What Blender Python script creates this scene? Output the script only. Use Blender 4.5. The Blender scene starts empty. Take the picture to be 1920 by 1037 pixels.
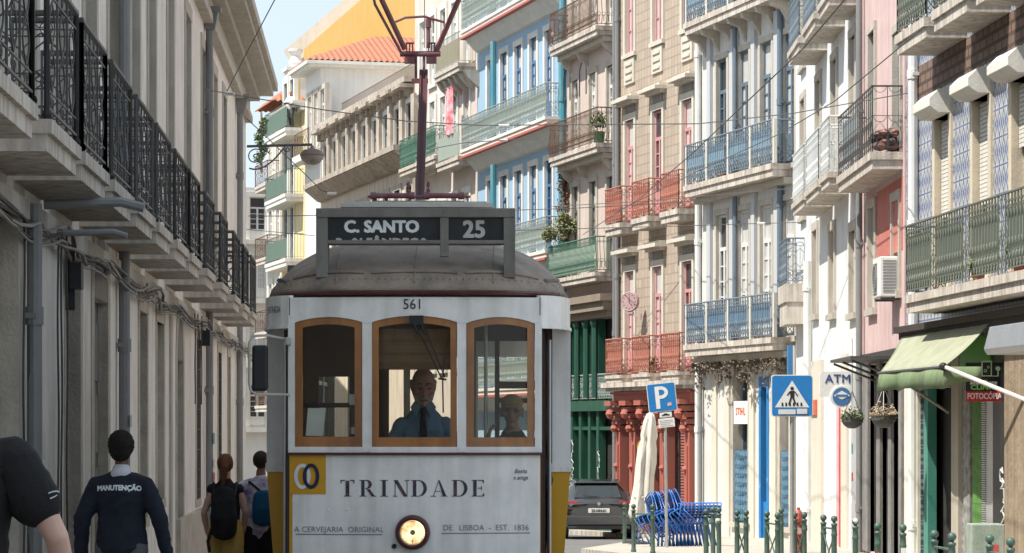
import bpy, bmesh, math, random
from mathutils import Vector, Matrix
from mathutils.bvhtree import BVHTree
random.seed(7)
S = bpy.context.scene
COL = S.collection
R = math.radians
# ---------------------------------------------------------------- camera (level, long lens, shifted frame)
FL, ZC, YH = 5200.0, 2.0, 800.0          # focal length in photo pixels, eye height, horizon row
cd = bpy.data.cameras.new('camera'); cam = bpy.data.objects.new('camera', cd); COL.objects.link(cam)
cd.sensor_width = 36; cd.lens = FL / 1920 * 36; cd.shift_y = (YH - 518.5) / 1920
cd.clip_start = 0.5; cd.clip_end = 3000
cam.location = (0, 0, ZC); cam.rotation_euler = (R(90), 0, 0); S.camera = cam
# ---------------------------------------------------------------- sky and sun
SUN = Vector((-1.15, -0.55, 2.05)).normalized()
el = math.asin(SUN.z); az = math.atan2(SUN.x, SUN.y)
w = bpy.data.worlds.new('World'); S.world = w; w.use_nodes = True
nt = w.node_tree; bg = nt.nodes['Background']
sky = nt.nodes.new('ShaderNodeTexSky'); sky.sky_type = 'NISHITA'; sky.sun_disc = False
sky.sun_elevation = el; sky.sun_rotation = az; sky.air_density = 1.0; sky.dust_density = 0.2; sky.altitude = 50
hs = nt.nodes.new('ShaderNodeHueSaturation'); hs.inputs['Saturation'].default_value = 1.1; hs.inputs['Value'].default_value = 1.42; ga = nt.nodes.new('ShaderNodeGamma'); ga.inputs[1].default_value = .13; nt.links.new(sky.outputs[0], ga.inputs[0]); nt.links.new(ga.outputs[0], hs.inputs['Color']); tn = nt.nodes.new('ShaderNodeMix'); tn.data_type = 'RGBA'; tn.blend_type = 'MULTIPLY'; tn.inputs[0].default_value = 1; tn.inputs[7].default_value = (.82, .93, 1.03, 1); nt.links.new(hs.outputs[0], tn.inputs[6]); nt.links.new(tn.outputs[2], bg.inputs[0]); bg.inputs[1].default_value = 0.15
ld = bpy.data.lights.new('sun', 'SUN'); ld.energy = 2.0; ld.angle = R(0.5); ld.color = (1, .95, .87)
lo = bpy.data.objects.new('sun', ld); COL.objects.link(lo); lo.rotation_euler = SUN.to_track_quat('Z', 'Y').to_euler()
S.view_settings.view_transform = 'Standard'; S.view_settings.look = 'None'
S.view_settings.exposure = 1.95; S.view_settings.gamma = 1
S.cycles.max_bounces = 9; S.cycles.diffuse_bounces = 6; S.cycles.glossy_bounces = 3; S.cycles.transparent_max_bounces = 12
S.cycles.use_denoising = True
# ---------------------------------------------------------------- ground profile: the street falls away
GP = [(-60, 0.3), (0, 0.1), (21.75, 0.0), (30, -0.13), (48, -0.36), (74, -0.98), (130, -2.3), (420, -8), (1500, -30)]
def gz(Y):
    for (a, za), (b, zb) in zip(GP, GP[1:]):
        if Y <= b: return za + (zb - za) * (Y - a) / (b - a)
    return GP[-1][1]
def at(px, py, Y): return Vector(((px - 960) / FL * Y, Y, ZC + (YH - py) / FL * Y))
# ---------------------------------------------------------------- mesh building
class MB:
    def __init__(s): s.v = []; s.f = []
    def add(s, vs, fs):
        n = len(s.v); s.v += [tuple(v) for v in vs]; s.f += [tuple(i + n for i in f) for f in fs]; return s
    def box(s, x0, x1, y0, y1, z0, z1):
        return s.add([(x0,y0,z0),(x1,y0,z0),(x1,y1,z0),(x0,y1,z0),(x0,y0,z1),(x1,y0,z1),(x1,y1,z1),(x0,y1,z1)],
              [(0,3,2,1),(4,5,6,7),(0,1,5,4),(1,2,6,5),(2,3,7,6),(3,0,4,7)])
    def hexa(s, p): return s.add(p, [(0,3,2,1),(4,5,6,7),(0,1,5,4),(1,2,6,5),(2,3,7,6),(3,0,4,7)])
    def prism(s, poly, axis, a, b):     # poly of 2D points extruded along axis from a to b
        n = len(poly)
        def m(p, t): return (t, p[0], p[1]) if axis == 0 else (p[0], t, p[1]) if axis == 1 else (p[0], p[1], t)
        vs = [m(p, a) for p in poly] + [m(p, b) for p in poly]
        fs = [tuple(range(n)), tuple(range(2*n-1, n-1, -1))] + [(i, i+n, (i+1) % n + n, (i+1) % n) for i in range(n)]
        return s.add(vs, fs)
    def tube(s, pts, r, n=6, closed=False, caps=True, rz=None):
        pts = [Vector(p) for p in pts]; L = len(pts); rr = r if isinstance(r, (list, tuple)) else [r]*L
        up = Vector((0,0,1)); prev = None; vs = []
        for i, p in enumerate(pts):
            a = pts[i-1] if (i > 0 or closed) else p; b = pts[(i+1) % L] if (i < L-1 or closed) else p
            t = (b - a)
            if t.length < 1e-9: t = Vector((0,0,1))
            t.normalize()
            if prev is None:
                q = up if abs(t.z) < .95 else Vector((1,0,0)); e = t.cross(q).normalized()
            else:
                e = prev - t * prev.dot(t)
                if e.length < 1e-6: e = t.cross(up if abs(t.z) < .95 else Vector((1,0,0)))
                e.normalize()
            prev = e; g = t.cross(e)
            for k in range(n):
                an = 2*math.pi*(k+.5)/n; vs.append(p + e*math.cos(an)*rr[i] + g*math.sin(an)*rr[i])
        fs = []
        for i in range(L if closed else L-1):
            j = (i+1) % L
            for k in range(n): fs.append((i*n+k, i*n+(k+1) % n, j*n+(k+1) % n, j*n+k))
        if caps and not closed: fs += [tuple(range(n-1, -1, -1)), tuple(range((L-1)*n, L*n))]
        return s.add(vs, fs)
    def lathe(s, prof, c=(0,0,0), n=16, sx=1, sy=1, axis='z'):
        vs = []; 
        for r, z in prof:
            for k in range(n):
                a = 2*math.pi*k/n; x, y = r*math.cos(a)*sx, r*math.sin(a)*sy
                vs.append((c[0]+x, c[1]+y, c[2]+z) if axis == 'z' else (c[0]+x, c[1]+z, c[2]+y) if axis == 'y' else (c[0]+z, c[1]+x, c[2]+y))
        fs = [(i*n+k, i*n+(k+1) % n, (i+1)*n+(k+1) % n, (i+1)*n+k) for i in range(len(prof)-1) for k in range(n)]
        fs += [tuple(range(n-1, -1, -1)), tuple(range((len(prof)-1)*n, len(prof)*n))]
        return s.add(vs, fs)
    def ball(s, c, r, n=10, sc=(1,1,1)):
        m = n//2; prof = []
        vs = []; fs = []
        for i in range(1, m):
            t = math.pi*i/m
            for k in range(n): 
                a = 2*math.pi*k/n
                vs.append((c[0]+r*sc[0]*math.sin(t)*math.cos(a), c[1]+r*sc[1]*math.sin(t)*math.sin(a), c[2]+r*sc[2]*math.cos(t)))
        vs += [(c[0],c[1],c[2]+r*sc[2]), (c[0],c[1],c[2]-r*sc[2])]; T = len(vs)-2
        for i in range(m-2):
            for k in range(n): fs.append((i*n+k, (i+1)*n+k, (i+1)*n+(k+1) % n, i*n+(k+1) % n))
        for k in range(n):
            fs.append((T, k, (k+1) % n)); fs.append((T+1, (m-2)*n+(k+1) % n, (m-2)*n+k))
        return s.add(vs, fs)
    def limb(s, pts, n=12):      # pts: (x,y,z, rx, ry) rings stacked; rings lie across the run, rx along the side axis
        P = [Vector(p[:3]) for p in pts]; L = len(P); vs = []; fs = []; side = None
        full = []
        for i in range(L):
            t = (P[min(i+1, L-1)] - P[max(i-1, 0)]).normalized()
            e = Vector((1,0,0)) - t * t.x
            if e.length < .3: e = Vector((0,1,0)) - t * t.y
            e.normalize(); g = t.cross(e); full.append((P[i], t, e, g, pts[i][3], pts[i][4]))
        rings = []
        p, t, e, g, a, b = full[0]
        for q in (80, 50, 20): c, d = math.cos(R(q)), math.sin(R(q)); rings.append((p - t*min(a,b)*d, e, g, a*c, b*c))
        for p, t, e, g, a, b in full: rings.append((p, e, g, a, b))
        p, t, e, g, a, b = full[-1]
        for q in (20, 50, 80): c, d = math.cos(R(q)), math.sin(R(q)); rings.append((p + t*min(a,b)*d, e, g, a*c, b*c))
        for p, e, g, a, b in rings:
            for k in range(n): an = 2*math.pi*k/n; vs.append(p + e*math.cos(an)*a + g*math.sin(an)*b)
        for i in range(len(rings)-1):
            for k in range(n): fs.append((i*n+k, i*n+(k+1) % n, (i+1)*n+(k+1) % n, (i+1)*n+k))
        fs += [tuple(range(n-1, -1, -1)), tuple(range((len(rings)-1)*n, len(rings)*n))]
        return s.add(vs, fs)
    def map(s, fn): s.v = [tuple(fn(*p)) for p in s.v]; return s
    def mesh(s, name, m=None, smooth=False):
        me = bpy.data.meshes.new(name); me.from_pydata(s.v, [], s.f); me.update()
        if m: me.materials.append(m)
        if smooth: me.polygons.foreach_set('use_smooth', [True]*len(me.polygons))
        return me
def link(name, me, parent=None, loc=(0,0,0), rz=0):
    o = bpy.data.objects.new(name, me); COL.objects.link(o); o.parent = parent; o.location = loc
    o.rotation_euler = (0,0,rz) if not isinstance(rz, (tuple, list)) else rz
    return o
def obj(name, mb, m, parent=None, loc=(0,0,0), rz=0, smooth=False, bevel=0, sub=0):
    o = link(name, mb.mesh(name, m, smooth), parent, loc, rz)
    if bevel:
        b = o.modifiers.new('bevel', 'BEVEL'); b.width = bevel; b.segments = 2; b.limit_method = 'ANGLE'; b.angle_limit = R(40)
    if sub:
        b = o.modifiers.new('sub', 'SUBSURF'); b.levels = sub; b.render_levels = sub
    return o
def tag(o, label, cat, group=None, kind=None):
    o['label'] = label; o['category'] = cat
    if group: o['group'] = group
    if kind: o['kind'] = kind
    return o
def thing(name, label, cat, loc=(0,0,0), rz=0, group=None):
    return tag(link(name, None, None, loc, rz), label, cat, group)
def struct(name, mb, m, **k): o = obj(name, mb, m, **k); o['kind'] = 'structure'; return o
def smooth_by_angle(o, ang=35):
    me = o.data; me.polygons.foreach_set('use_smooth', [True]*len(me.polygons))
    try: me.set_sharp_from_angle(angle=R(ang))
    except Exception: pass
    return o
def text(name, s, size, m, parent, loc, rot=(R(90),0,0), depth=.004, bold=0, align='CENTER', xs=1, shear=0, spacing=1):
    c = bpy.data.curves.new(name, 'FONT'); c.body = s; c.size = size; c.extrude = depth
    c.align_x = align; c.align_y = 'CENTER'; c.shear = shear; c.space_character = spacing; c.resolution_u = 3
    t = bpy.data.objects.new(name, c); me = bpy.data.meshes.new_from_object(t); bpy.data.objects.remove(t)
    if bold > 0:       # heavier strokes: the letter shape repeated with small shifts, each a hair proud of the last
        vs = [v.co.copy() for v in me.vertices]; fs = [tuple(p.vertices) for p in me.polygons]; V2, F2 = [], []
        for q, (ax, ay) in enumerate(((0, 0), (1, .6), (-1, .6), (1, -.6), (-1, -.6), (0, 1), (0, -1))):
            n_ = len(V2); V2 += [v + Vector((ax*bold*1.3, ay*bold*1.3, q*.0002)) for v in vs]; F2 += [tuple(i+n_ for i in f_) for f_ in fs]
        bpy.data.meshes.remove(me); me = bpy.data.meshes.new(name); me.from_pydata(V2, [], F2)
    me.materials.clear(); me.materials.append(m)
    for v in me.vertices: v.co.x *= xs
    return link(name, me, parent, loc, rot)
# ---------------------------------------------------------------- materials
_M = {}
def N(t, ty, **k):
    n = t.nodes.new(ty)
    for a, b in k.items(): setattr(n, a, b)
    return n
def mat(name, base, rough=.8, metal=0, stain=None, amt=.6, scale=1.2, streak=.5, bump=.25, grain=30, spec=.4, coat=0, thresh=.5):
    if name in _M: return _M[name]
    m = bpy.data.materials.new(name); m.use_nodes = True; t = m.node_tree; b = t.nodes['Principled BSDF']; _M[name] = m
    b.inputs['Roughness'].default_value = rough; b.inputs['Metallic'].default_value = metal
    b.inputs['Specular IOR Level'].default_value = spec; b.inputs['Coat Weight'].default_value = coat
    c4 = (*base, 1)
    if stain is None: stain = tuple(x*.72 for x in base)
    tc = N(t, 'ShaderNodeTexCoord')
    n1 = N(t, 'ShaderNodeTexNoise'); n1.inputs['Scale'].default_value = scale; n1.inputs['Detail'].default_value = 8; n1.inputs['Roughness'].default_value = .65
    t.links.new(tc.outputs['Object'], n1.inputs['Vector'])
    mp = N(t, 'ShaderNodeMapping'); mp.inputs['Scale'].default_value = (5, 5, .35)
    n2 = N(t, 'ShaderNodeTexNoise'); n2.inputs['Scale'].default_value = 1.6; n2.inputs['Detail'].default_value = 5
    t.links.new(tc.outputs['Object'], mp.inputs[0]); t.links.new(mp.outputs[0], n2.inputs['Vector'])
    mx = N(t, 'ShaderNodeMix', data_type='FLOAT'); mx.inputs[0].default_value = streak
    t.links.new(n1.outputs[0], mx.inputs[2]); t.links.new(n2.outputs[0], mx.inputs[3])
    rp = N(t, 'ShaderNodeMapRange'); rp.inputs[1].default_value = thresh - .08; rp.inputs[2].default_value = thresh + .2; rp.inputs[4].default_value = amt
    t.links.new(mx.outputs[0], rp.inputs[0])
    cm = N(t, 'ShaderNodeMix', data_type='RGBA'); cm.inputs[6].default_value = c4; cm.inputs[7].default_value = (*stain, 1)
    t.links.new(rp.outputs[0], cm.inputs[0]); t.links.new(cm.outputs[2], b.inputs['Base Color'])
    m['mix'] = 1
    if bump:
        n3 = N(t, 'ShaderNodeTexNoise'); n3.inputs['Scale'].default_value = grain; n3.inputs['Detail'].default_value = 6
        t.links.new(tc.outputs['Object'], n3.inputs['Vector'])
        bp = N(t, 'ShaderNodeBump'); bp.inputs['Strength'].default_value = bump; bp.inputs['Distance'].default_value = .02
        t.links.new(n3.outputs[0], bp.inputs['Height']); t.links.new(bp.outputs[0], b.inputs['Normal'])
    return m
def plain(name, base, rough=.5, metal=0, spec=.5, emit=0, coat=0):
    if name in _M: return _M[name]
    m = bpy.data.materials.new(name); m.use_nodes = True; b = m.node_tree.nodes['Principled BSDF']; _M[name] = m
    t = m.node_tree; b.inputs['Roughness'].default_value = rough; b.inputs['Metallic'].default_value = metal
    b.inputs['Specular IOR Level'].default_value = spec; b.inputs['Coat Weight'].default_value = coat
    tc = N(t, 'ShaderNodeTexCoord'); n1 = N(t, 'ShaderNodeTexNoise'); n1.inputs['Scale'].default_value = 9; n1.inputs['Detail'].default_value = 5
    t.links.new(tc.outputs['Object'], n1.inputs['Vector'])
    cm = N(t, 'ShaderNodeMix', data_type='RGBA'); cm.inputs[6].default_value = (*[x*.85 for x in base], 1); cm.inputs[7].default_value = (*[min(1, x*1.12) for x in base], 1)
    t.links.new(n1.outputs[0], cm.inputs[0]); t.links.new(cm.outputs[2], b.inputs['Base Color'])
    if emit: b.inputs['Emission Color'].default_value = (*base, 1); b.inputs['Emission Strength'].default_value = emit
    return m
def wrap_tiles(m, kind, c1, c2, size):   # lays a tile pattern under the stains of a mat() material
    t = m.node_tree; cm = [n for n in t.nodes if n.type == 'MIX' and n.data_type == 'RGBA'][0]
    tc = [n for n in t.nodes if n.type == 'TEX_COORD'][0]
    sp = N(t, 'ShaderNodeSeparateXYZ'); t.links.new(tc.outputs['Object'], sp.inputs[0])
    cb = N(t, 'ShaderNodeCombineXYZ'); t.links.new(sp.outputs[0], cb.inputs[0]); t.links.new(sp.outputs[2], cb.inputs[1])
    if kind.startswith('brick'):
        br = N(t, 'ShaderNodeTexBrick'); br.offset = 0 if size[2] == 0 else .5; br.inputs['Scale'].default_value = 1
        br.inputs['Brick Width'].default_value = size[0]; br.inputs['Row Height'].default_value = size[1]
        br.inputs['Mortar Size'].default_value = size[3]; br.inputs['Color1'].default_value = (*c1, 1)
        br.inputs['Color2'].default_value = (*[x*.82 for x in c1], 1); br.inputs['Mortar'].default_value = (*c2, 1)
        t.links.new(tc.outputs['Object'] if kind == 'brickxy' else cb.outputs[0], br.inputs['Vector']); t.links.new(br.outputs['Color'], cm.inputs[6])
    else:
        def M(op, a, b=None):
            n = N(t, 'ShaderNodeMath', operation=op)
            for i, x in enumerate((a, b)):
                if x is None: continue
                if isinstance(x, (int, float)): n.inputs[i].default_value = x
                else: t.links.new(x, n.inputs[i])
            return n.outputs[0]
        fu = M('ABSOLUTE', M('SUBTRACT', M('FRACT', M('DIVIDE', sp.outputs[0], size[0])), .5))
        fv = M('ABSOLUTE', M('SUBTRACT', M('FRACT', M('DIVIDE', sp.outputs[2], size[1])), .5))
        d = M('ADD', fu, fv)
        ring = M('LESS_THAN', M('ABSOLUTE', M('SUBTRACT', d, .46)), .10)
        dot = M('LESS_THAN', d, .22)
        edge = M('GREATER_THAN', M('MAXIMUM', fu, fv), .47)
        tot = M('MAXIMUM', M('MAXIMUM', ring, dot), edge)
        c = N(t, 'ShaderNodeMix', data_type='RGBA'); c.inputs[6].default_value = (*c1, 1); c.inputs[7].default_value = (*c2, 1)
        t.links.new(tot, c.inputs[0]); t.links.new(c.outputs[2], cm.inputs[6])
    return m
def pane_mat():
    m = bpy.data.materials.new('window_glass'); m.use_nodes = True; t = m.node_tree; b = t.nodes['Principled BSDF']
    oi = N(t, 'ShaderNodeObjectInfo'); tc = N(t, 'ShaderNodeTexCoord'); sp = N(t, 'ShaderNodeSeparateXYZ'); t.links.new(tc.outputs['Object'], sp.inputs[0])
    wv = N(t, 'ShaderNodeTexWave'); wv.inputs['Scale'].default_value = 3.5; wv.inputs['Distortion'].default_value = 3; wv.inputs['Detail'].default_value = 2
    t.links.new(tc.outputs['Object'], wv.inputs['Vector'])
    cur = N(t, 'ShaderNodeMix', data_type='RGBA'); cur.inputs[6].default_value = (.38,.38,.37,1); cur.inputs[7].default_value = (.66,.66,.64,1); t.links.new(wv.outputs[0], cur.inputs[0])
    th = N(t, 'ShaderNodeMath', operation='GREATER_THAN'); th.inputs[1].default_value = .38; t.links.new(oi.outputs['Random'], th.inputs[0])
    mx = N(t, 'ShaderNodeMix', data_type='RGBA'); mx.inputs[6].default_value = (.03,.037,.045,1)
    t.links.new(th.outputs[0], mx.inputs[0]); t.links.new(cur.outputs[2], mx.inputs[7]); t.links.new(mx.outputs[2], b.inputs['Base Color'])
    b.inputs['Roughness'].default_value = .04; b.inputs['Specular IOR Level'].default_value = .7
    n = N(t, 'ShaderNodeTexNoise'); n.inputs['Scale'].default_value = 1.4; bp = N(t, 'ShaderNodeBump'); bp.inputs['Strength'].default_value = .12; bp.inputs['Distance'].default_value = .05
    t.links.new(n.outputs[0], bp.inputs['Height']); t.links.new(bp.outputs[0], b.inputs['Normal'])
    return m
def glass_mat(name, tint=(.9,.95,.93), refl=.5):
    m = bpy.data.materials.new(name); m.use_nodes = True; t = m.node_tree; t.nodes.remove(t.nodes['Principled BSDF'])
    o = [n for n in t.nodes if n.type == 'OUTPUT_MATERIAL'][0]
    tr = N(t, 'ShaderNodeBsdfTransparent'); tr.inputs[0].default_value = (*tint, 1); gl = N(t, 'ShaderNodeBsdfGlossy'); gl.inputs['Roughness'].default_value = .03
    fr = N(t, 'ShaderNodeFresnel'); fr.inputs[0].default_value = 1.5
    mu = N(t, 'ShaderNodeMath', operation='MULTIPLY'); mu.inputs[1].default_value = refl; t.links.new(fr.outputs[0], mu.inputs[0])
    mx = N(t, 'ShaderNodeMixShader'); t.links.new(mu.outputs[0], mx.inputs[0]); t.links.new(tr.outputs[0], mx.inputs[1]); t.links.new(gl.outputs[0], mx.inputs[2])
    t.links.new(mx.outputs[0], o.inputs[0]); return m
PANE = pane_mat()
GLASS = glass_mat('clear_glass')
STONE = mat('pale_stone', (.50,.455,.39), stain=(.2,.175,.145), amt=.55, scale=2.2, bump=.35)
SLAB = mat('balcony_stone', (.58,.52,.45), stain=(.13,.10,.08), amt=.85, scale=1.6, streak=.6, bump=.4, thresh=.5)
WOODW = mat('white_timber', (.66,.65,.62), rough=.5, stain=(.35,.33,.3), amt=.4, bump=.05)
DARKM = mat('dark_iron', (.075,.08,.085), rough=.45, stain=(.16,.12,.09), amt=.5, scale=6, bump=.1, metal=.2)
PIPE = mat('grey_pipe', (.20,.20,.20), rough=.5, stain=(.28,.28,.28), amt=.6, scale=5, bump=.1)
BLACK = plain('black_rubber', (.015,.015,.017), .6)
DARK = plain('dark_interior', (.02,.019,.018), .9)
# ---------------------------------------------------------------- facades
class Fac:
    """One building front. u runs left to right as seen from the street, y into the building, z up."""
    def __init__(s, name, label, a, b, ztop, m, depth=9, cat='building', group='town houses along the street'):
        s.a = Vector((a[0], a[1])); s.d = (Vector((b[0], b[1])) - s.a); s.L = s.d.length; s.d.normalize()
        s.n = Vector((-s.d.y, s.d.x)); s.zb = gz((a[1]+b[1])/2) - .5; s.ztop = ztop; s.m = m; s.D = depth
        s.root = thing(name, label, cat, (a[0], a[1], s.zb), math.atan2(s.d.y, s.d.x), group); s.holes = []; s.k = {}
    def u(s, px, w=0):
        k = (px - 960)/FL; a = s.a - s.n*w
        return (k*a.y - a.x)/(s.d.x - k*s.d.y)
    def Y(s, px, w=0): return (s.a - s.n*w + s.d*s.u(px, w)).y
    def z(s, px, py, w=0): return ZC + (YH - py)/FL*s.Y(px, w)
    def W(s, u, y, z): p = s.a + s.d*u + s.n*y; return Vector((p.x, p.y, z))
    def put(s, name, me, u, z, y=0, parent=None):
        return link(name, me, parent or s.root, (u, y, z - s.zb) if parent is None else (u, y, z))
    def part(s, name, mb, m, **k):      # mb in (u, y, absolute z)
        mb.map(lambda x, y, z: (x, y, z - s.zb)); return obj(name, mb, m, s.root, **k)
    def window(s, u, z0, z1, wd, style='casement', surround=.14, fm=None, sm=None, name='window', recess=.15, hole=True, hood=False, arch=False, pane=None, proud=.045):
        h = z1 - z0
        if hole: s.holes.append((u - wd/2, u + wd/2, z0, z1))
        fm = fm or WOODW; sm = sm or STONE; pane = pane or PANE
        key = (round(h, 2), round(wd, 2), style, surround, fm.name, sm.name, hood, recess, pane.name, proud)
        if key not in s.k:
            W, sw, y1 = wd/2, surround, recess
            a = MB()
            if sw:
                a.box(-W-sw, -W+.004, -proud, y1, -.02, h+.001); a.box(W-.004, W+sw, -proud, y1, -.02, h+.001)
                a.box(-W-sw-.002, W+sw+.002, -proud-.005, y1, h, h+sw*1.1); a.box(-W-sw-.03, W+sw+.03, -proud*2, y1, -.12, -.0)
            else: a.box(-W, W, -.03, y1, -.08, 0)
            if hood:
                a.box(-W-sw-.1, W+sw+.1, -.16, 0, h+sw+.25, h+sw+.33); a.box(-W-sw-.2, W+sw+.2, -.34, 0, h+sw+.33, h+sw+.43)
                a.box(-W-sw-.12, W+sw+.12, -.2, 0, h+sw+.43, h+sw+.5)
            f = MB(); t = .065; ya, yb = y1-.1, y1-.04
            f.box(-W, -W+t, ya, yb, 0, h).box(W-t, W, ya, yb, 0, h).box(-W+t, W-t, ya, yb, h-t, h).box(-W+t, W-t, ya, yb, 0, t)
            if style in ('french', 'casement', 'blind'):
                tr = h*.72 if h > 2 else h*.68
                f.box(-W+t, W-t, ya-.01, yb, tr, tr+.09); f.box(-.05, .05, ya-.012, yb, t, tr)
                if style == 'french': f.box(-W+t, W-t, ya, yb, t, h*.24)
                nb = 3 if style == 'french' else 2
                z_lo = h*.24 if style == 'french' else t
                for i in range(1, nb+1):
                    zz = z_lo + (tr-z_lo)*i/(nb+1); f.box(-W+t, W-t, ya+.012, yb, zz-.016, zz+.016)
                if wd > .9: 
                    for q in (-W/2, W/2): f.box(q-.014, q+.014, ya+.014, yb, z_lo, tr)
            elif style == 'sash': f.box(-W+t, W-t, ya-.01, yb, h*.5, h*.5+.06)
            elif style == 'shop': f.box(-W+t, W-t, ya-.01, yb, h*.78, h*.78+.07)
            p = MB().box(-W+t*.6, W-t*.6, yb-.02, yb-.008, t*.6, h-t*.6)
            s.k[key] = (a.mesh('window', sm), f.mesh('frame', fm), p.mesh('pane', pane))
        a, f, p = s.k[key]
        o = s.put(name, a, u, z0); fr = s.put('frame', f, 0, 0, 0, o); s.put('pane', p, 0, 0, 0, o)
        return o
    def opening(s, u0, u1, z0, z1): s.holes.append((u0, u1, z0, z1))
    def balcony(s, u0, u1, zt, w=.55, th=.25, h=1.02, style='lattice', rm=None, panel=None, sm=None, nose=True, under=True, gaps=None, sides=True, endsolid=False):
        L = u1 - u0
        key = ('b', round(L, 2), w, th, h, style, (rm or DARKM).name, panel.name if panel else 0, (sm or SLAB).name, gaps)
        if key not in s.k:
            a = MB(); a.box(-L/2-.03, L/2+.03, -w-.04, .06, -th*.45, 0)
            a.box(-L/2, L/2, -w, .05, -th, -th*.45)
            r = MB()
            pts = [(-L/2, 0), (-L/2, -w), (L/2, -w), (L/2, 0)]
            for i in range(3):
                if not sides and i != 1: continue
                rail(r, pts[i], pts[i+1], h, style)
            pm = None
            if panel:
                pm = MB()
                seg = gaps or ((-L/2+.02, L/2-.02),)
                for g0, g1 in seg: pm.box(g0, g1, -w+.03, -w+.04, .33 if style == 'lattice' else .09, h-.19)
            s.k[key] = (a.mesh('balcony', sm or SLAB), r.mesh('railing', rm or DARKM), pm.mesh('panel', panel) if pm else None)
        a, r, pm = s.k[key]
        o = s.put('balcony', a, (u0+u1)/2, zt); q = s.put('railing', r, 0, 0, 0, o)
        if pm: s.put('panel', pm, 0, 0, 0, o)
        return o
    def wall(s, th=.28, m=None):
        """front with real openings and reveals, sides, back and top"""
        zb = s.zb; z0, z1, L, D = zb - .6, s.ztop, s.L, s.D
        us = sorted({0, L} | {max(0, min(L, h[i])) for h in s.holes for i in (0, 1)}); zs = sorted({z0, z1} | {h[i] for h in s.holes for i in (2, 3)})
        a = MB()
        for i in range(len(us)-1):
            uc = (us[i]+us[i+1])/2; run = None
            for j in range(len(zs)-1):
                zc = (zs[j]+zs[j+1])/2
                if any(h[0] < uc < h[1] and h[2] < zc < h[3] for h in s.holes):
                    if run is not None: a.add([(us[i],0,run),(us[i+1],0,run),(us[i+1],0,zs[j]),(us[i],0,zs[j])], [(0,1,2,3)]); run = None
                elif run is None: run = zs[j]
            if run is not None: a.add([(us[i],0,run),(us[i+1],0,run),(us[i+1],0,z1),(us[i],0,z1)], [(0,1,2,3)])
        for (x0, x1, a0, a1) in s.holes:
            a.add([(x0,0,a0),(x0,th,a0),(x0,th,a1),(x0,0,a1)], [(0,1,2,3)]); a.add([(x1,0,a0),(x1,th,a0),(x1,th,a1),(x1,0,a1)], [(3,2,1,0)])
            a.add([(x0,0,a1),(x1,0,a1),(x1,th,a1),(x0,th,a1)], [(0,3,2,1)]); a.add([(x0,0,a0),(x1,0,a0),(x1,th,a0),(x0,th,a0)], [(0,1,2,3)])
        e = .0
        a.add([(e,0,z0),(e,D,z0),(e,D,z1),(e,0,z1)], [(0,3,2,1)]); a.add([(L,0,z0),(L,D,z0),(L,D,z1),(L,0,z1)], [(0,1,2,3)])
        a.add([(0,D,z0),(L,D,z0),(L,D,z1),(0,D,z1)], [(0,3,2,1)]); a.add([(0,0,z1),(L,0,z1),(L,D,z1),(0,D,z1)], [(0,1,2,3)])
        return s.part('wall', a, m or s.m)
def arc(cx, cz, r, a0, a1, n=8): return [(cx + r*math.cos(R(a0+(a1-a0)*i/n)), cz + r*math.sin(R(a0+(a1-a0)*i/n))) for i in range(n+1)]
def spiral(cx, cz, r0, r1, a0, a1, n=12): return [(cx + (r0+(r1-r0)*i/n)*math.cos(R(a0+(a1-a0)*i/n)), cz + (r0+(r1-r0)*i/n)*math.sin(R(a0+(a1-a0)*i/n))) for i in range(n+1)]
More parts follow.
